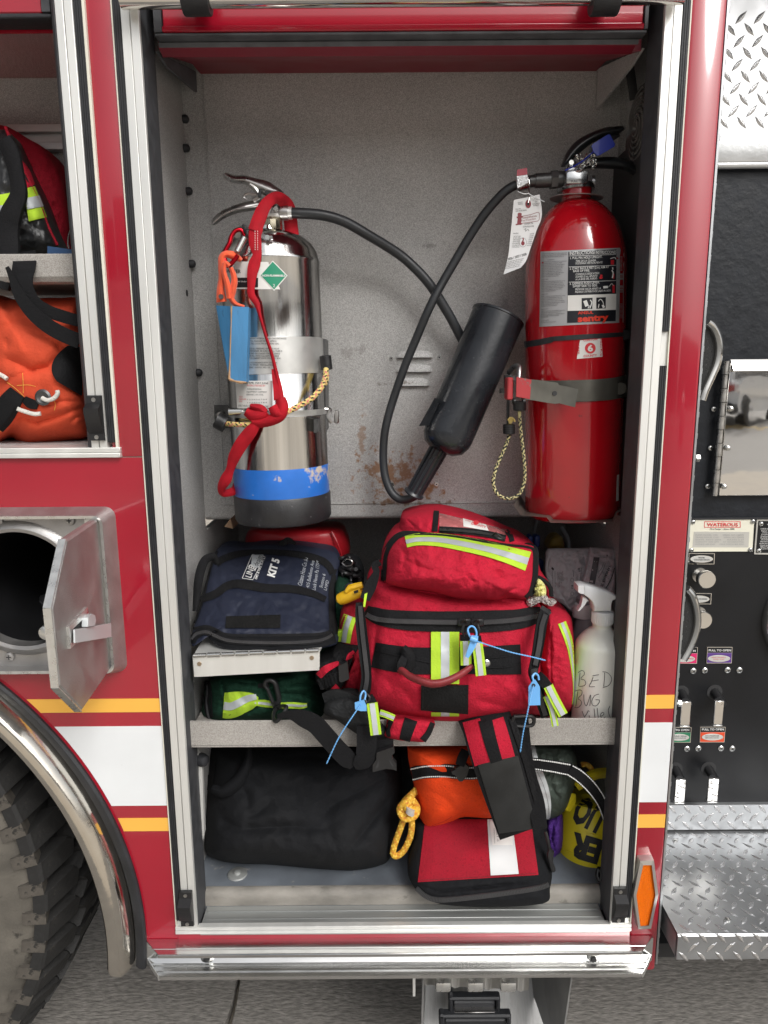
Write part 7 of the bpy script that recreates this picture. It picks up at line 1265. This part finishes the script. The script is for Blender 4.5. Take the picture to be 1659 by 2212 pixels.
part('bottle_body', lathe([(.032, 0), (.034, .006), (.034, P(*q('Y4', (510, 1210))[0], .17).z - c0.z), (.024, P(*q('Y4', (510, 1130))[0], .17).z - c0.z), (.022, P(*q('Y4', (510, 1060))[0], .17).z - c0.z), (.017, P(*q('Y4', (510, 1030))[0], .17).z - c0.z)], c0, (0, 0, 1), 48), m_grb, go)
part('cap_ring', lathe([(.019, 0), (.020, .003), (.019, .020), (.016, .026)], P(*q('Y4', (510, 1030))[0], .17), (0, 0, 1), 32), m_wp, go)
part('sprayer_head', cat(prism([(P(x, y, .17).x, P(x, y, .17).z) for x, y in q('Y4', (470, 870), (500, 850), (600, 880), (606, 990), (560, 985), (540, 930), (470, 920))], .16, .182), box(P(*q('Y4', (540, 0))[0], .17).x, P(*q('Y4', (600, 0))[0], .17).x, .16, .18, P(*q('Y4', (0, 1150))[0], .17).z, P(*q('Y4', (0, 1040))[0], .17).z, .004)), m_grb, go)
dk = thing('airway_kit', 'dark blue plastic airway pieces and tubing in the shadow behind the pouches', 'airway kit', P(1160, 1230, .4))
m_dkb = M('dark_blue_plastic_part', (.02, .045, .20), .4, var=.1)
for x0, x1, y0, y1 in ((30, 75, 320, 420), (85, 138, 318, 420), (50, 130, 430, 600), (100, 170, 540, 640)): a = P(*q('Y4', (x0, y1))[0], .33); b = P(*q('Y4', (x1, y0))[0], .33); part('airway_piece', box(a.x, b.x, .33, .36, a.z, b.z, .004, 2), m_dkb, dk)
part('tube', pxtube('Y4', [(320, 240, .4), (360, 300, .39), (385, 370, .37), (390, 440, .34)], .004, 20, 8), m_grb, dk); part('tube', pxtube('Y4', [(100, 180, .45), (85, 260, .43), (70, 330, .38)], .004, 20, 8), m_grb, dk)
part('collar', puff('Y4', [(205, 430), (215, 360), (260, 315), (320, 320), (345, 380), (340, 440)], .38, .03, .04, 2.5), M('dull_yellow_plastic', (.30, .20, .04), .5), dk)
# ---------------------------------------------------------------- lower compartment
bb = thing('duffel_bag', 'large soft black duffel bag on the compartment floor, left side', 'bag', P(650, 1850, .2))
gB = puff('Y6', [(200, 1000), (200, 800), (208, 560), (222, 340), (300, 300), (500, 296), (900, 292), (1200, 300), (1420, 330), (1490, 420), (1508, 560), (1490, 760), (1455, 940), (1420, 1060), (1340, 1105), (1200, 1132), (1080, 1132), (900, 1118), (620, 1092), (420, 1085), (280, 1060)], .205, .115, .18, 4.5, c=(830, 720), nz=(.004, 45), rings=50, m=220, slope=(0, -.0006),
          folds=[([(480, 470), (640, 560), (820, 570)], 60, 0.0102), ([(940, 820), (1040, 700), (1200, 620), (1400, 500)], 50, 0.0153), ([(280, 830), (440, 860), (760, 835), (980, 860), (1060, 810)], 44, 0.0136), ([(250, 680), (330, 800), (440, 860)], 44, 0.0102), ([(440, 560), (480, 640), (490, 730)], 40, 0.0119), ([(470, 780), (560, 740), (650, 650)], 40, 0.0102), ([(1150, 1000), (1300, 820), (1440, 640)], 44, 0.0136), ([(1230, 900), (1340, 750), (1470, 580)], 36, 0.0102), ([(260, 980), (420, 1040), (700, 1060), (1000, 1090)], 40, 0.0102), ([(480, 390), (900, 375), (1320, 420)], 60, 0.0136)])
part('bag_shell', gB, fab('dusty_black_canvas', (.006, .0065, .008), .9, spec=.3, spots=((.022, .021, .019), 9, .66), vs=8, var=.25), bb); BB = bvh(gB)
part('strap', band('Y6', [(262, 300, 60), (245, 400, 56), (235, 500, 52), (225, 600, 40)], 50, BB, .004, .003, 24, 4), m_blkf, bb)
part('carry_handle', strap('Y6', [(490, 330, .150, 30), (480, 420, .130, 60), (440, 510, .118, 76), (380, 580, .112, 84), (310, 615, .112, 70), (240, 590, .12, 40)], 70, .006, 36, 6, curl=.008), m_bagb, bb)
ob = thing('orange_bag', 'bright orange fabric bag on top of the red and black pouch', 'bag', P(960, 1780, .1))
gO = puff('Y7', [(190, 300), (215, 268), (400, 262), (620, 262), (760, 290), (860, 400), (880, 560), (840, 680), (660, 690), (580, 684), (500, 684), (440, 712), (360, 740), (290, 742), (262, 690), (238, 600), (222, 480), (200, 380)], .13, .09, .12, 3.6, c=(500, 470), nz=(.003, 60), rings=40, m=200, folds=[([(225, 500), (245, 620), (270, 720)], 8, 0.0024), ([(300, 520), (400, 560), (480, 660)], 26, 0.0036), ([(560, 540), (600, 640)], 22, 0.0024), ([(240, 330), (360, 300), (520, 310)], 22, 0.0024), ([(440, 680), (520, 640)], 16, 0.0036), ([(215, 440), (560, 425)], 26, 0.0048), ([(360, 500), (520, 560), (620, 650)], 18, 0.0018)])
part('bag_shell', gO, m_orf, ob); BO = bvh(gO); stitch('Y7', [(330, 725), (400, 700), (450, 670)], BO, ob, m_redd)
pg = thing('stuff_sack', 'grey-green nylon sack with a white reflective stripe, right of the orange bag', 'bag', P(1180, 1740, .1))
gP = puff('Y7', [(860, 262), (980, 258), (1100, 268), (1160, 320), (1165, 420), (1140, 540), (1110, 620), (1060, 670), (990, 694), (930, 690), (880, 560), (850, 400)], .15, .085, .12, 3, nz=(.005, 20), folds=[([(1000, 300), (1060, 400), (1120, 420)], 18, .007), ([(1000, 480), (1060, 560), (1060, 660)], 16, .006), ([(1060, 300), (1140, 340)], 16, .006), ([(1100, 470), (1060, 530)], 18, .005)], rings=34, m=160)
part('bag_shell', gP, m_gg, pg); BP_ = bvh(gP)
part('reflective_stripe', band('Y7', [(893, 270, 60), (912, 340, 56), (945, 430, 56), (975, 520, 58), (992, 610, 50), (990, 688, 40)], 56, BP_, .003, .001, 30, 4), M('white_reflective_stripe_tape', (.60, .63, .64), .45, var=.06), pg); stitch('Y7', [(938, 415), (975, 500), (1000, 600), (1005, 680)], BP_, pg, m_thb, .0045)
ls = thing('leash', 'black webbing leash with white reflective stitching round the orange and grey-green bags', 'leash', P(1100, 1660, .05))
LP = [(212, 430, .085, 76), (290, 415, .052, 76), (400, 412, .042, 78), (560, 422, .034, 76), (700, 400, .028, 76), (880, 372, .040, 70), (1000, 382, .040, 70), (1130, 405, .050, 74)]
LP2 = [(1125, 405, .048, 70), (1180, 440, .048, 74), (1240, 495, .05, 72), (1290, 560, .055, 66), (1320, 620, .06, 58), (1345, 700, .07, 50)]
part('webbing', strap('Y7', LP, 76, .0025, 60, 5), m_blkf, ls); part('webbing', strap('Y7', LP2, 70, .0025, 36, 5), m_blkf, ls)
def rs_(pts, off, par):
    a, b, s = REG['Y7']; A = cr([(*q('Y7', p[:2])[0], p[2], p[3] * s) for p in pts], 400); T = np.gradient(A[:, :2], axis=0); T /= np.linalg.norm(T, axis=1)[:, None]; N = np.stack([-T[:, 1], T[:, 0]], 1); d = np.r_[0, np.cumsum(np.linalg.norm(np.diff(A[:, :2], axis=0), axis=1))]; G = []
    for i in range(int(d[-1] / 4.6)):
        for sg in (-1, 1):
            pp_ = []
            for t in (i * 4.6, i * 4.6 + 3.2): x, y, Y, w_ = [np.interp(t, d, A[:, k_]) for k_ in range(4)]; nx, ny = np.interp(t, d, N[:, 0]), np.interp(t, d, N[:, 1]); pp_.append(P(x + nx * sg * w_ * off, y + ny * sg * w_ * off, Y - .0012))
            G.append(tube(pp_, .0012, 5))
    part('reflective_stitching', cat(*G), m_ltxt, par, smooth=False, stuff=True)
rs_(LP, .40, ls); rs_(LP2, .42, ls)
part('side_release_buckle', cat(pxprism(q('Y7', (465, 395), (520, 370), (545, 392), (530, 440), (505, 470), (485, 470), (450, 420)), .018, .010), pxprism(q('Y7', (440, 415), (470, 400), (475, 430), (450, 432)), .016, .008)), m_black, ls, smooth=False); part('strap_tail', strap('Y7', [(525, 295, .03, 50), (505, 340, .02, 56), (490, 380, .016, 50)], 50, .004, 12, 4), m_blkf, ls)
rp = thing('triage_pouch', 'red fronted black zip pouch with a white stripe lying at the sill', 'pouch', P(1100, 1950, .05))
gRP = puff('Y7', [(192, 1010), (195, 930), (225, 800), (255, 680), (600, 620), (960, 690), (990, 780), (1015, 900), (1022, 1010), (1010, 1090), (1000, 1160), (900, 1185), (700, 1196), (520, 1192), (380, 1178), (280, 1140), (225, 1080)], .075, .035, .07, 6, c=(610, 920), slope=(0, -.00062), nz=(.002, 30), rings=40, m=200, folds=[([(230, 1060), (360, 1105), (620, 1080), (960, 1040), (1010, 1000)], 12, .006)])
part('pouch_shell', gRP, m_bagb, rp); BR = bvh(gRP)
part('red_panel', quad('Y7', [(290, 690), (900, 690), (944, 1010), (247, 1052)], BR, .002, .0015, 12, 16), m_redd, rp)
ws = part('white_stripe', quad('Y7', [(648, 690), (790, 690), (830, 1004), (668, 1013)], BR, .0035, .001, 10, 6), M('white_reflective_vinyl', (.62, .63, .63), .4, var=.06, spots=((.4, .4, .4), 50, .72)), rp); part('stripe_label', quad('Y7', [(662, 700), (795, 700), (795, 838), (678, 838)], BR, .0050, .0004, 6, 6), m_lab, ws)
part('lettering', cat(text('TRIAGE PAC', 'Y7', (694, 720), (706, 818), 11, BR, .0058), text('COMMAND SYSTEMS INC.', 'Y7', (684, 740), (688, 830), 6, BR, .0058)), m_ktxt, ws, smooth=False)
zipper('Y7', [(238, 1085), (290, 1130), (350, 1152), (450, 1150), (620, 1132), (800, 1108), (940, 1085), (1008, 1062)], BR, 0, 26, rp, .002, pitch=3.2, teeth=M('coarse_black_zip', (.05, .05, .052), .4))
stitch('Y7', [(258, 1040), (600, 1022), (935, 1000)], BR, rp, m_thb, .0045)
part('zip_pull', cat(pxtube('Y7', [(985, 760, .05), (1000, 820, .045), (1010, 880, .045)], .003, 10, 8), pxtube('Y7', [(1015, 860, .045), (1005, 900, .042), (1020, 950, .04), (1030, 985, .04), (1015, 940, .04), (1022, 870, .044)], .0045, 24, 8)), m_black, rp)
pu = thing('purple_bag', 'purple fabric bag showing between the pouch and the yellow tape roll', 'bag', P(1195, 1830, .15))
part('bag_shell', puff('Y7', [(985, 700), (1040, 660), (1078, 650), (1086, 740), (1080, 850), (1050, 905), (1015, 930), (990, 860)], .17, .05, .07, 2.6, nz=(.004, 14), folds=[([(1030, 700), (1020, 800), (1040, 880)], 12, .008)]), m_pur, pu)
# yellow barrier tape roll
m_tape = M('yellow_barrier_tape', (.80, .66, .02), .38, var=.08, coat=.2, vs=14)
tr = thing('barrier_tape_roll', 'roll of yellow barrier tape with black capital letters at the right of the floor', 'tape roll', P(1265, 1860, .17))
t0_, t1_ = P(*q('Y7', (1228, 950))[0], .17), P(*q('Y7', (1250, 560))[0], .20); tax = (t1_ - t0_).normalized(); tl = (t1_ - t0_).length
gTR = lathe([(.020, -.004), (.060, 0), (.0655, .004), (.067, tl * .35), (.067, tl * .52), (.0645, tl * .56), (.0640, tl * .86), (.060, tl * .98), (.048, tl * 1.0), (.022, tl * .99), (.018, tl * .9)], t0_, tax, 72)
part('tape_layers', gTR, m_tape, tr, ang=25); BTR = bvh(gTR)
for z_, dd in ((.30, .0), (.62, .01)): part('tape_edge', lathe([(.0672, tl * z_), (.0680, tl * z_ + .0008), (.0672, tl * z_ + .0016)], t0_, (tax + Vector((dd * 8, 0, 0))).normalized(), 60, cap=False), m_tape, tr)
part('lettering', cat(text('ER', 'Y7', (1322, 822), (1146, 770), 128, BTR, .0014, .06, cut=.12), text('UO', 'Y7', (1345, 632), (1190, 556), 150, BTR, .0014, .05, cut=.12)), m_ktxt, tr, smooth=False)
part('loose_tape', strap('Y7', [(1160, 500, .13, 60), (1200, 470, .12, 70), (1270, 430, .13, 60), (1340, 420, .15, 60)], 60, .0008, 20, 5, curl=.01), m_tape, tr)
part('loose_tape', strap('Y7', [(1140, 540, .12, 40), (1130, 580, .12, 60), (1110, 640, .125, 40)], 50, .0008, 14, 5, curl=.008), m_tape, tr)
# rope
m_rope = M('yellow_braided_rope', (.66, .36, .03), .8, var=.2, bump=.8); m_rope2 = M('rope_plait_light', (.80, .52, .08), .8); m_rope3 = M('rope_plait_orange', (.60, .22, .03), .8)
ro = thing('rope', 'yellow braided rope with a bulky knot hanging beside the black duffel bag', 'rope', P(870, 1780, .1))
RC = [m_rope, m_rope2, m_rope3, m_rope2]
cord('rope_loop', 'Y7', [(165, 690, .09), (140, 760, .09), (112, 840, .09), (105, 885, .09), (125, 900, .09), (165, 870, .09), (200, 800, .09), (212, 740, .09), (212, 690, .09)], .0062, RC, ro, 60, .0075, 12)
cord('knot', 'Y7', [(240, 520, .1), (200, 560, .085), (165, 600, .075), (160, 650, .07), (200, 680, .07), (235, 650, .075), (225, 600, .08), (180, 590, .066), (145, 630, .07), (170, 680, .066), (225, 670, .068), (240, 620, .075), (200, 570, .07), (185, 620, .062), (230, 640, .062)], .0072, RC, ro, 80, .008, 12)
part('whipping', cat(*[lathe([(.0085, -.001), (.0095, 0), (.0085, .001)], P(*q('Y7', (205 - 1 * i, 625 + i * 7))[0], .058), (.5, 0, 1), 14) for i in range(5)]), m_thr, ro)
cord('rope_loop', 'Y7', [(1195, 372, .16), (1225, 375, .155), (1250, 400, .15), (1255, 440, .15), (1240, 470, .16)], .0055, RC, ro, 30, .0075, 10)
bz = thing('strap_clip', 'black webbing end with clip on the floor beside the right track', 'strap', P(1298, 1900, .06))
part('webbing', strap('Y7', [(1300, 970, .07, 24), (1290, 1010, .06, 30), (1300, 1050, .055, 24)], 28, .004, 14, 4), m_blkf, bz); part('clip', pxtube('Y7', [(1288, 975, .06), (1284, 1010, .055), (1298, 1040, .05), (1308, 1010, .05), (1300, 980, .055)], .003, 24, 8), m_black, bz)
# ---------------------------------------------------------------- left compartment contents
lb_ = thing('turnout_bag', 'red and black gear bag with lime tape on the left compartment shelf', 'bag', P(60, 545, .2))
gA = puff('Q', [(-90, 262), (0, 270), (25, 278), (62, 300), (92, 318), (116, 350), (136, 390), (147, 450), (152, 520), (150, 556), (100, 562), (-90, 560)], .26, .06, .08, 3, c=(20, 430), nz=(.003, 30), rings=34, m=160, folds=[([(60, 330), (100, 420), (120, 520)], 14, .006), ([(100, 340), (135, 420)], 12, .004)])
part('bag_shell', gA, m_redd, lb_); BA = bvh(gA)
gA2 = puff('Q', [(-90, 290), (-20, 285), (12, 282), (34, 320), (52, 360), (74, 405), (92, 445), (110, 495), (128, 538), (110, 552), (40, 556), (-90, 556)], .165, .06, .05, 4, c=(0, 440), nz=(.003, 24), rings=30, m=150, folds=[([(20, 400), (60, 470), (100, 540)], 12, .006), ([(40, 520), (70, 490), (95, 500)], 12, .006)])
part('front_panel', gA2, M('black_pvc_fabric', (.016, .017, .018), .4, var=.2, bump=.3), lb_); BA2 = bvh(gA2)
part('piping', pxtube('Q', [(12, 274, .14), (24, 305, .14), (46, 355, .14), (66, 400, .14), (84, 440, .14), (104, 490, .14), (124, 530, .14)], .0028, 40, 8), m_redd, lb_)
part('red_panel', band('Q', [(30, 330, 6), (50, 370, 26), (66, 402, 20)], 20, BA2, .002, .001, 14, 4), m_redf, lb_)
for a in ([(50, 394, 60), (64, 424, 62), (80, 466, 64)],):
    k_ = part('hi_vis_tape', quad('Q', [(51, 408), (75, 402), (101, 468), (62, 478)], BA2, .005, .0015, 14, 8), m_lime, lb_); part('reflective_strip', quad('Q', [(55, 428), (85, 422), (94, 445), (59, 452)], BA2, .0068, .001, 8, 8), m_refl, k_)
k_ = part('hi_vis_tape', quad('Q', [(-20, 424), (29, 415), (10, 470), (-20, 478)], BA2, .004, .0015, 6, 6), m_lime, lb_); part('reflective_strip', quad('Q', [(-20, 446), (16, 442), (8, 462), (-20, 468)], BA2, .0062, .001, 4, 4), m_refl, k_)
part('shoulder_strap', strap('Q', [(5, 300, .10, 34), (22, 330, .095, 34), (34, 380, .09, 30), (38, 420, .085, 34), (22, 460, .08, 44), (12, 500, .078, 52), (10, 560, .06, 56), (-8, 620, .05, 50)], 40, .008, 50, 7, curl=.004), m_blkf, lb_)
part('webbing_strap', strap('Z4', [(205, 235, .10, 215), (215, 330, .045, 205), (200, 440, .035, 190), (230, 560, .03, 130), (300, 680, .03, 110), (420, 760, .03, 110), (560, 810, .035, 110), (700, 850, .04, 100)], 110, .002, 60, 6), m_blkf, lb_)
part('webbing_strap', strap('Z4', [(60, 370, .03, 30), (110, 480, .028, 60), (170, 620, .026, 100), (280, 770, .024, 120), (420, 890, .024, 130), (560, 970, .026, 130), (705, 1030, .03, 130)], 110, .002, 50, 6), m_blkf, lb_)
bc = thing('blue_card', 'blue card standing on the shelf at the corner of the left compartment', 'card', P(128, 538, .12)); part('card_sheet', quad('Z4', [(420, 186), (640, 218), (640, 262), (418, 260)], .10, 0, .002, 3, 3), M('blue_card_stock', (.025, .075, .18), .6), bc); part('card_ring', pxtube('Z4', [(610, 210, .095), (600, 160, .095), (608, 90, .095), (625, 40, .095)], .001, 16, 6), m_screw, bc)
oc = thing('rope_bag', 'faded orange canvas bag with black webbing and white cord in the left compartment', 'bag', P(60, 960, .15))
gOC = puff('Z4', [(-150, 700), (60, 665), (300, 648), (520, 645), (690, 660), (700, 900), (740, 1250), (765, 1500), (775, 1700), (775, 1870), (600, 1915), (400, 1950), (260, 1962), (160, 1915), (90, 1880), (-150, 1880)], .17, .13, .12, 3.2, c=(330, 1300), nz=(.005, 80), rings=60, m=240,
            folds=[([(0, 920), (180, 830), (430, 800), (680, 740)], 50, 0.0132), ([(0, 1180), (150, 1220), (280, 1290), (420, 1260), (540, 1140)], 50, 0.0156), ([(20, 1390), (200, 1310), (330, 1290)], 30, 0.0072), ([(90, 1740), (180, 1700), (330, 1745), (520, 1690), (745, 1610)], 34, 0.0132), ([(320, 1580), (420, 1590), (520, 1560), (740, 1560)], 24, 0.0060), ([(460, 1010), (520, 1080), (560, 1150)], 26, 0.0072), ([(600, 700), (560, 800), (620, 880)], 30, 0.0060), ([(60, 1000), (60, 1100)], 40, 0.0084), ([(620, 1750), (680, 1700), (740, 1690)], 24, 0.0060), ([(0, 1830), (60, 1770), (110, 1760)], 26, 0.0072), ([(180, 900), (300, 960), (460, 1000)], 40, 0.0060)])
part('bag_shell', gOC, m_orl, oc); BC = bvh(gOC)
part('webbing', band('Z4', [(720, 1120, 120), (640, 1170, 190), (560, 1250, 230), (530, 1330, 120)], 200, BC, .006, .003, 20, 7)[:2] if False else grid(drape(np.array([[q('Z4', (600 + 120 * v + (-90 if 0 < u < 1 else 0) * (1 - v) * (4 * u * (1 - u)) - 95 * u * (1 - v), 1065 + 15 * v + u * (320 + 110 * v)))[0] for v in np.linspace(0, 1, 8)] for u in np.linspace(0, 1, 14)]), BC, .008), .004), m_blkf, oc)
part('webbing', band('Z4', [(150, 1480, 150), (90, 1560, 190), (20, 1670, 210), (-60, 1760, 210)], 200, BC, .006, .003, 22, 6), m_blkf, oc)
part('webbing', band('Z4', [(210, 1540, 60), (270, 1580, 90), (330, 1600, 60)], 80, BC, .004, .003, 10, 4), m_blkf, oc)
part('grommet', lathe([(.0125, 0), (.0135, .002), (.010, .004), (.006, .002)], hit(*q('Z4', (385, 1525))[0], BC, .002), (0, -1, 0), 28), m_brk, oc)
m_wr = M('white_cord', (.62, .60, .55), .8, var=.15, bump=1, bs=300)
Yo = lambda x, y: (hit(*q('Z4', (x, y))[0], BC, .008) or P(0, 0, .05)).y
for pth in ([(370, 1530), (420, 1550), (480, 1530), (510, 1490), (505, 1462)], [(150, 1625), (220, 1650), (300, 1672), (360, 1668)], [(-40, 1300), (0, 1322), (40, 1345), (62, 1362)]): part('drawcord', pxtube('Z4', [(x, y, Yo(x, y)) for x, y in pth], .0036, 30, 9), m_wr, oc)
for pth in ([(60, 1390), (130, 1440), (215, 1520)], [(200, 1310), (205, 1410), (205, 1500)], [(480, 1560), (490, 1590), (480, 1650)], [(150, 1420), (250, 1415), (320, 1430)], [(10, 1800), (5, 1840)]): stitch('Z4', pth, BC, oc, M('peach_thread', (.80, .38, .20), .8) if False else m_rope2, .002, 2.6, .6)
# ---------------------------------------------------------------- wheel chock in its stainless holder below the rail
ch_ = thing('chock_holder', 'stainless steel holder slung below the rub rail with flared sides', 'holder', P(1070, 2130, .15))
m_hold = M('scratched_stainless_sheet', (.26, .26, .255), .45, metal=.5, var=.3, vs=16, stretch=(6, 1, .5), rvar=.12)
def W3(x, y, Y): return P(*q('W3', (x, y))[0], Y)
zb_h = .405
xa, xb = W3(190, 240, .02).x, W3(1448, 205, .02).x
part('holder_side', (lambda a: grid(np.array(a, float), .003, (1, 0, 0)))([[(xa, .02, .41), (xa + .03, .36, .41)], [(xa - .004, .02, .16), (xa + .03, .36, .16)]]), m_hold, ch_, smooth=False)
part('holder_side', (lambda a: grid(np.array(a, float), .003, (-1, 0, 0)))([[(xb, .02, .41), (xb - .045, .36, .41)], [(xb - .020, .02, .16), (xb - .05, .36, .16)]]), m_hold, ch_, smooth=False)
part('holder_tray', grid(np.array([[(xa + .004, .14, .10), (xb - .02, .14, .10)], [(xa + .02, .36, .40), (xb - .04, .36, .40)]], float), .003), m_hold, ch_, smooth=False)
part('mounting_strip', box(W3(105, 0, .03).x, W3(130, 0, .03).x, .03, .034, W3(110, 390, .03).z, .41, .001), m_track, ch_)
wc = thing('wheel_chock', 'ribbed cast aluminium wheel chock with black rubber pads in its holder', 'wheel chock', P(1070, 2150, .1))
ribs = []; n = 60; x0_, x1_ = W3(190, 0, .06).x, W3(1100, 0, .06).x
G = np.zeros((n, 5, 3))
for i in range(n):
    u = i / (n - 1); yy = .07 + .012 * math.sin(u * 2 * math.pi * 6.5); zt__ = .42; zb__ = W3(190 + 910 * u, 340 + 50 * u - 20 * abs(math.sin(u * math.pi * 6.5)), yy).z
    for j in range(5): v = j / 4; G[i, j] = (x0_ + (x1_ - x0_) * u, yy + .01 * v, zt__ + (zb__ - zt__) * v)
part('chock_ribs', grid(G, .006), M('dull_cast_chock', (.34, .33, .31), .6, metal=.3, var=.2), wc)
for xs in ((295, 425), (560, 695), (832, 968)): a = W3(xs[0], 350, .052); b = W3(xs[1], 270, .052); part('chock_tooth', box(a.x, b.x, .050, .075, a.z, b.z, .004, 2), m_castw, wc)
pad = lambda x0, x1, y0, y1, Y: (lambda a, b: box(a.x, b.x, Y, Y + .02, a.z, b.z, .003))(W3(x0, y1, Y), W3(x1, y0, Y))
part('rubber_pad', cat(pad(405, 440, 360, 540, .095), pad(800, 835, 400, 560, .095), pad(405, 835, 400, 430, .093), pad(440, 800, 430, 545, .105)), m_rubber, wc, smooth=False); part('rubber_pad', cat(pad(330, 925, 545, 580, .085), pad(325, 370, 545, 640, .085), pad(890, 925, 560, 640, .085), pad(370, 890, 580, 660, .095)), m_rubber, wc, smooth=False)
part('pad_edge', pad(445, 800, 525, 545, .09), m_handle, wc)
# ================================================================ the street behind the camera (seen only as reflections)
m_cw = M('white_car_paint', (.86, .87, .88), .2, coat=1, var=.02); m_cg = M('dark_car_glass', (.02, .025, .03), .05, var=.02); m_tl = M('red_tail_lamp', (.45, .01, .01), .25, coat=1)
cx, cy = 9.2, -17.6
car = thing('parked_car', 'white sport utility car on the road behind the camera, mirrored in the bright access door', 'car', (cx, cy, GZ))
def sec(prof, x): return [(x, y, z) for y, z in prof]
body_ = [(-2.3, .35), (-2.35, .75), (-2.25, 1.0), (-1.0, 1.08), (-.45, 1.10), (1.9, 1.12), (2.28, 1.05), (2.33, .6), (2.25, .35)]
roof_ = [(-1.05, 1.06), (-.35, 1.55), (.3, 1.68), (1.6, 1.66), (2.0, 1.50), (2.22, 1.05)]
rot = Matrix.Translation((cx, cy, GZ)) @ Matrix.Rotation(math.radians(42), 4, 'Z')
def cp(n, g, m, par=None): return part(n, xf(g, rot), m, par or car)
cp('car_body', cat(ringloft([[(y, z) for y, z in body_]] * 1, [0]) if False else prism(body_, -.88, .88, 'X')), m_cw); cp('car_roof', cat(prism(roof_, -.74, .74, 'X')), m_cw)
cp('side_window', prism([(-.85, 1.12), (-.3, 1.48), (1.55, 1.56), (2.0, 1.14)], -.755, .755, 'X'), m_cg); cp('rear_window', xf(box(-.62, .62, -.01, .01, 0, .42, .01), Matrix.Translation((0, 2.14, 1.12)) @ Matrix.Rotation(math.radians(20), 4, 'X')), m_cg)
cp('rear_bumper', box(-.86, .86, 2.2, 2.42, .38, .62, .05, 2), m_black)
for s in (-1, 1): cp('tail_lamp', box(min(s * .62, s * .86), max(s * .62, s * .86), 2.2, 2.36, .85, 1.05, .02), m_tl)
cp('number_plate', box(-.26, .26, 2.33, 2.36, .74, .88), m_lab)
for s in (-1, 1):
    for y in (-1.45, 1.4): w_ = cp('car_wheel', lathe([(.2, 0), (.34, .01), (.36, .04), (.36, .2), (.34, .23)], (s * .90 - s * .2 if s > 0 else s * .90 - .03, y, .36), (1, 0, 0), 28), m_tyre); 

m_brick = M('brown_brick_wall', (.20, .12, .085), .85, var=.2, vs=2); m_stucco = M('pale_stucco_wall', (.42, .40, .36), .85, var=.1, vs=1); m_roofm = M('dark_roofing', (.05, .05, .05), .9)
def house(x0, x1, y, h_, m, lab):
    t = thing('street_building', lab, 'building', ((x0 + x1) / 2, y, GZ)); part('wall', box(x0, x1, y - 10, y, GZ, h_), m, t, smooth=False); part('roof', box(x0 - .3, x1 + .3, y - 10.2, y + .3, h_, h_ + .4), m_roofm, t, smooth=False)
    n = int((x1 - x0) / 3)
    for fl in (1.2, 4.6):
        for i in range(n): xw = x0 + 1.2 + i * (x1 - x0 - 1.2) / n; part('window', box(xw, xw + 1.3, y - .02, y + .05, fl, fl + 1.7), m_cg, t, smooth=False)
house(-60, -22, -66, 9, m_brick, 'brown brick building across the road, farthest left of the row'); house(-18, 16, -70, 12, m_stucco, 'pale stucco building across the road in the middle of the row'); house(20, 75, -64, 9, m_brick, 'long brown brick building across the road on the right')
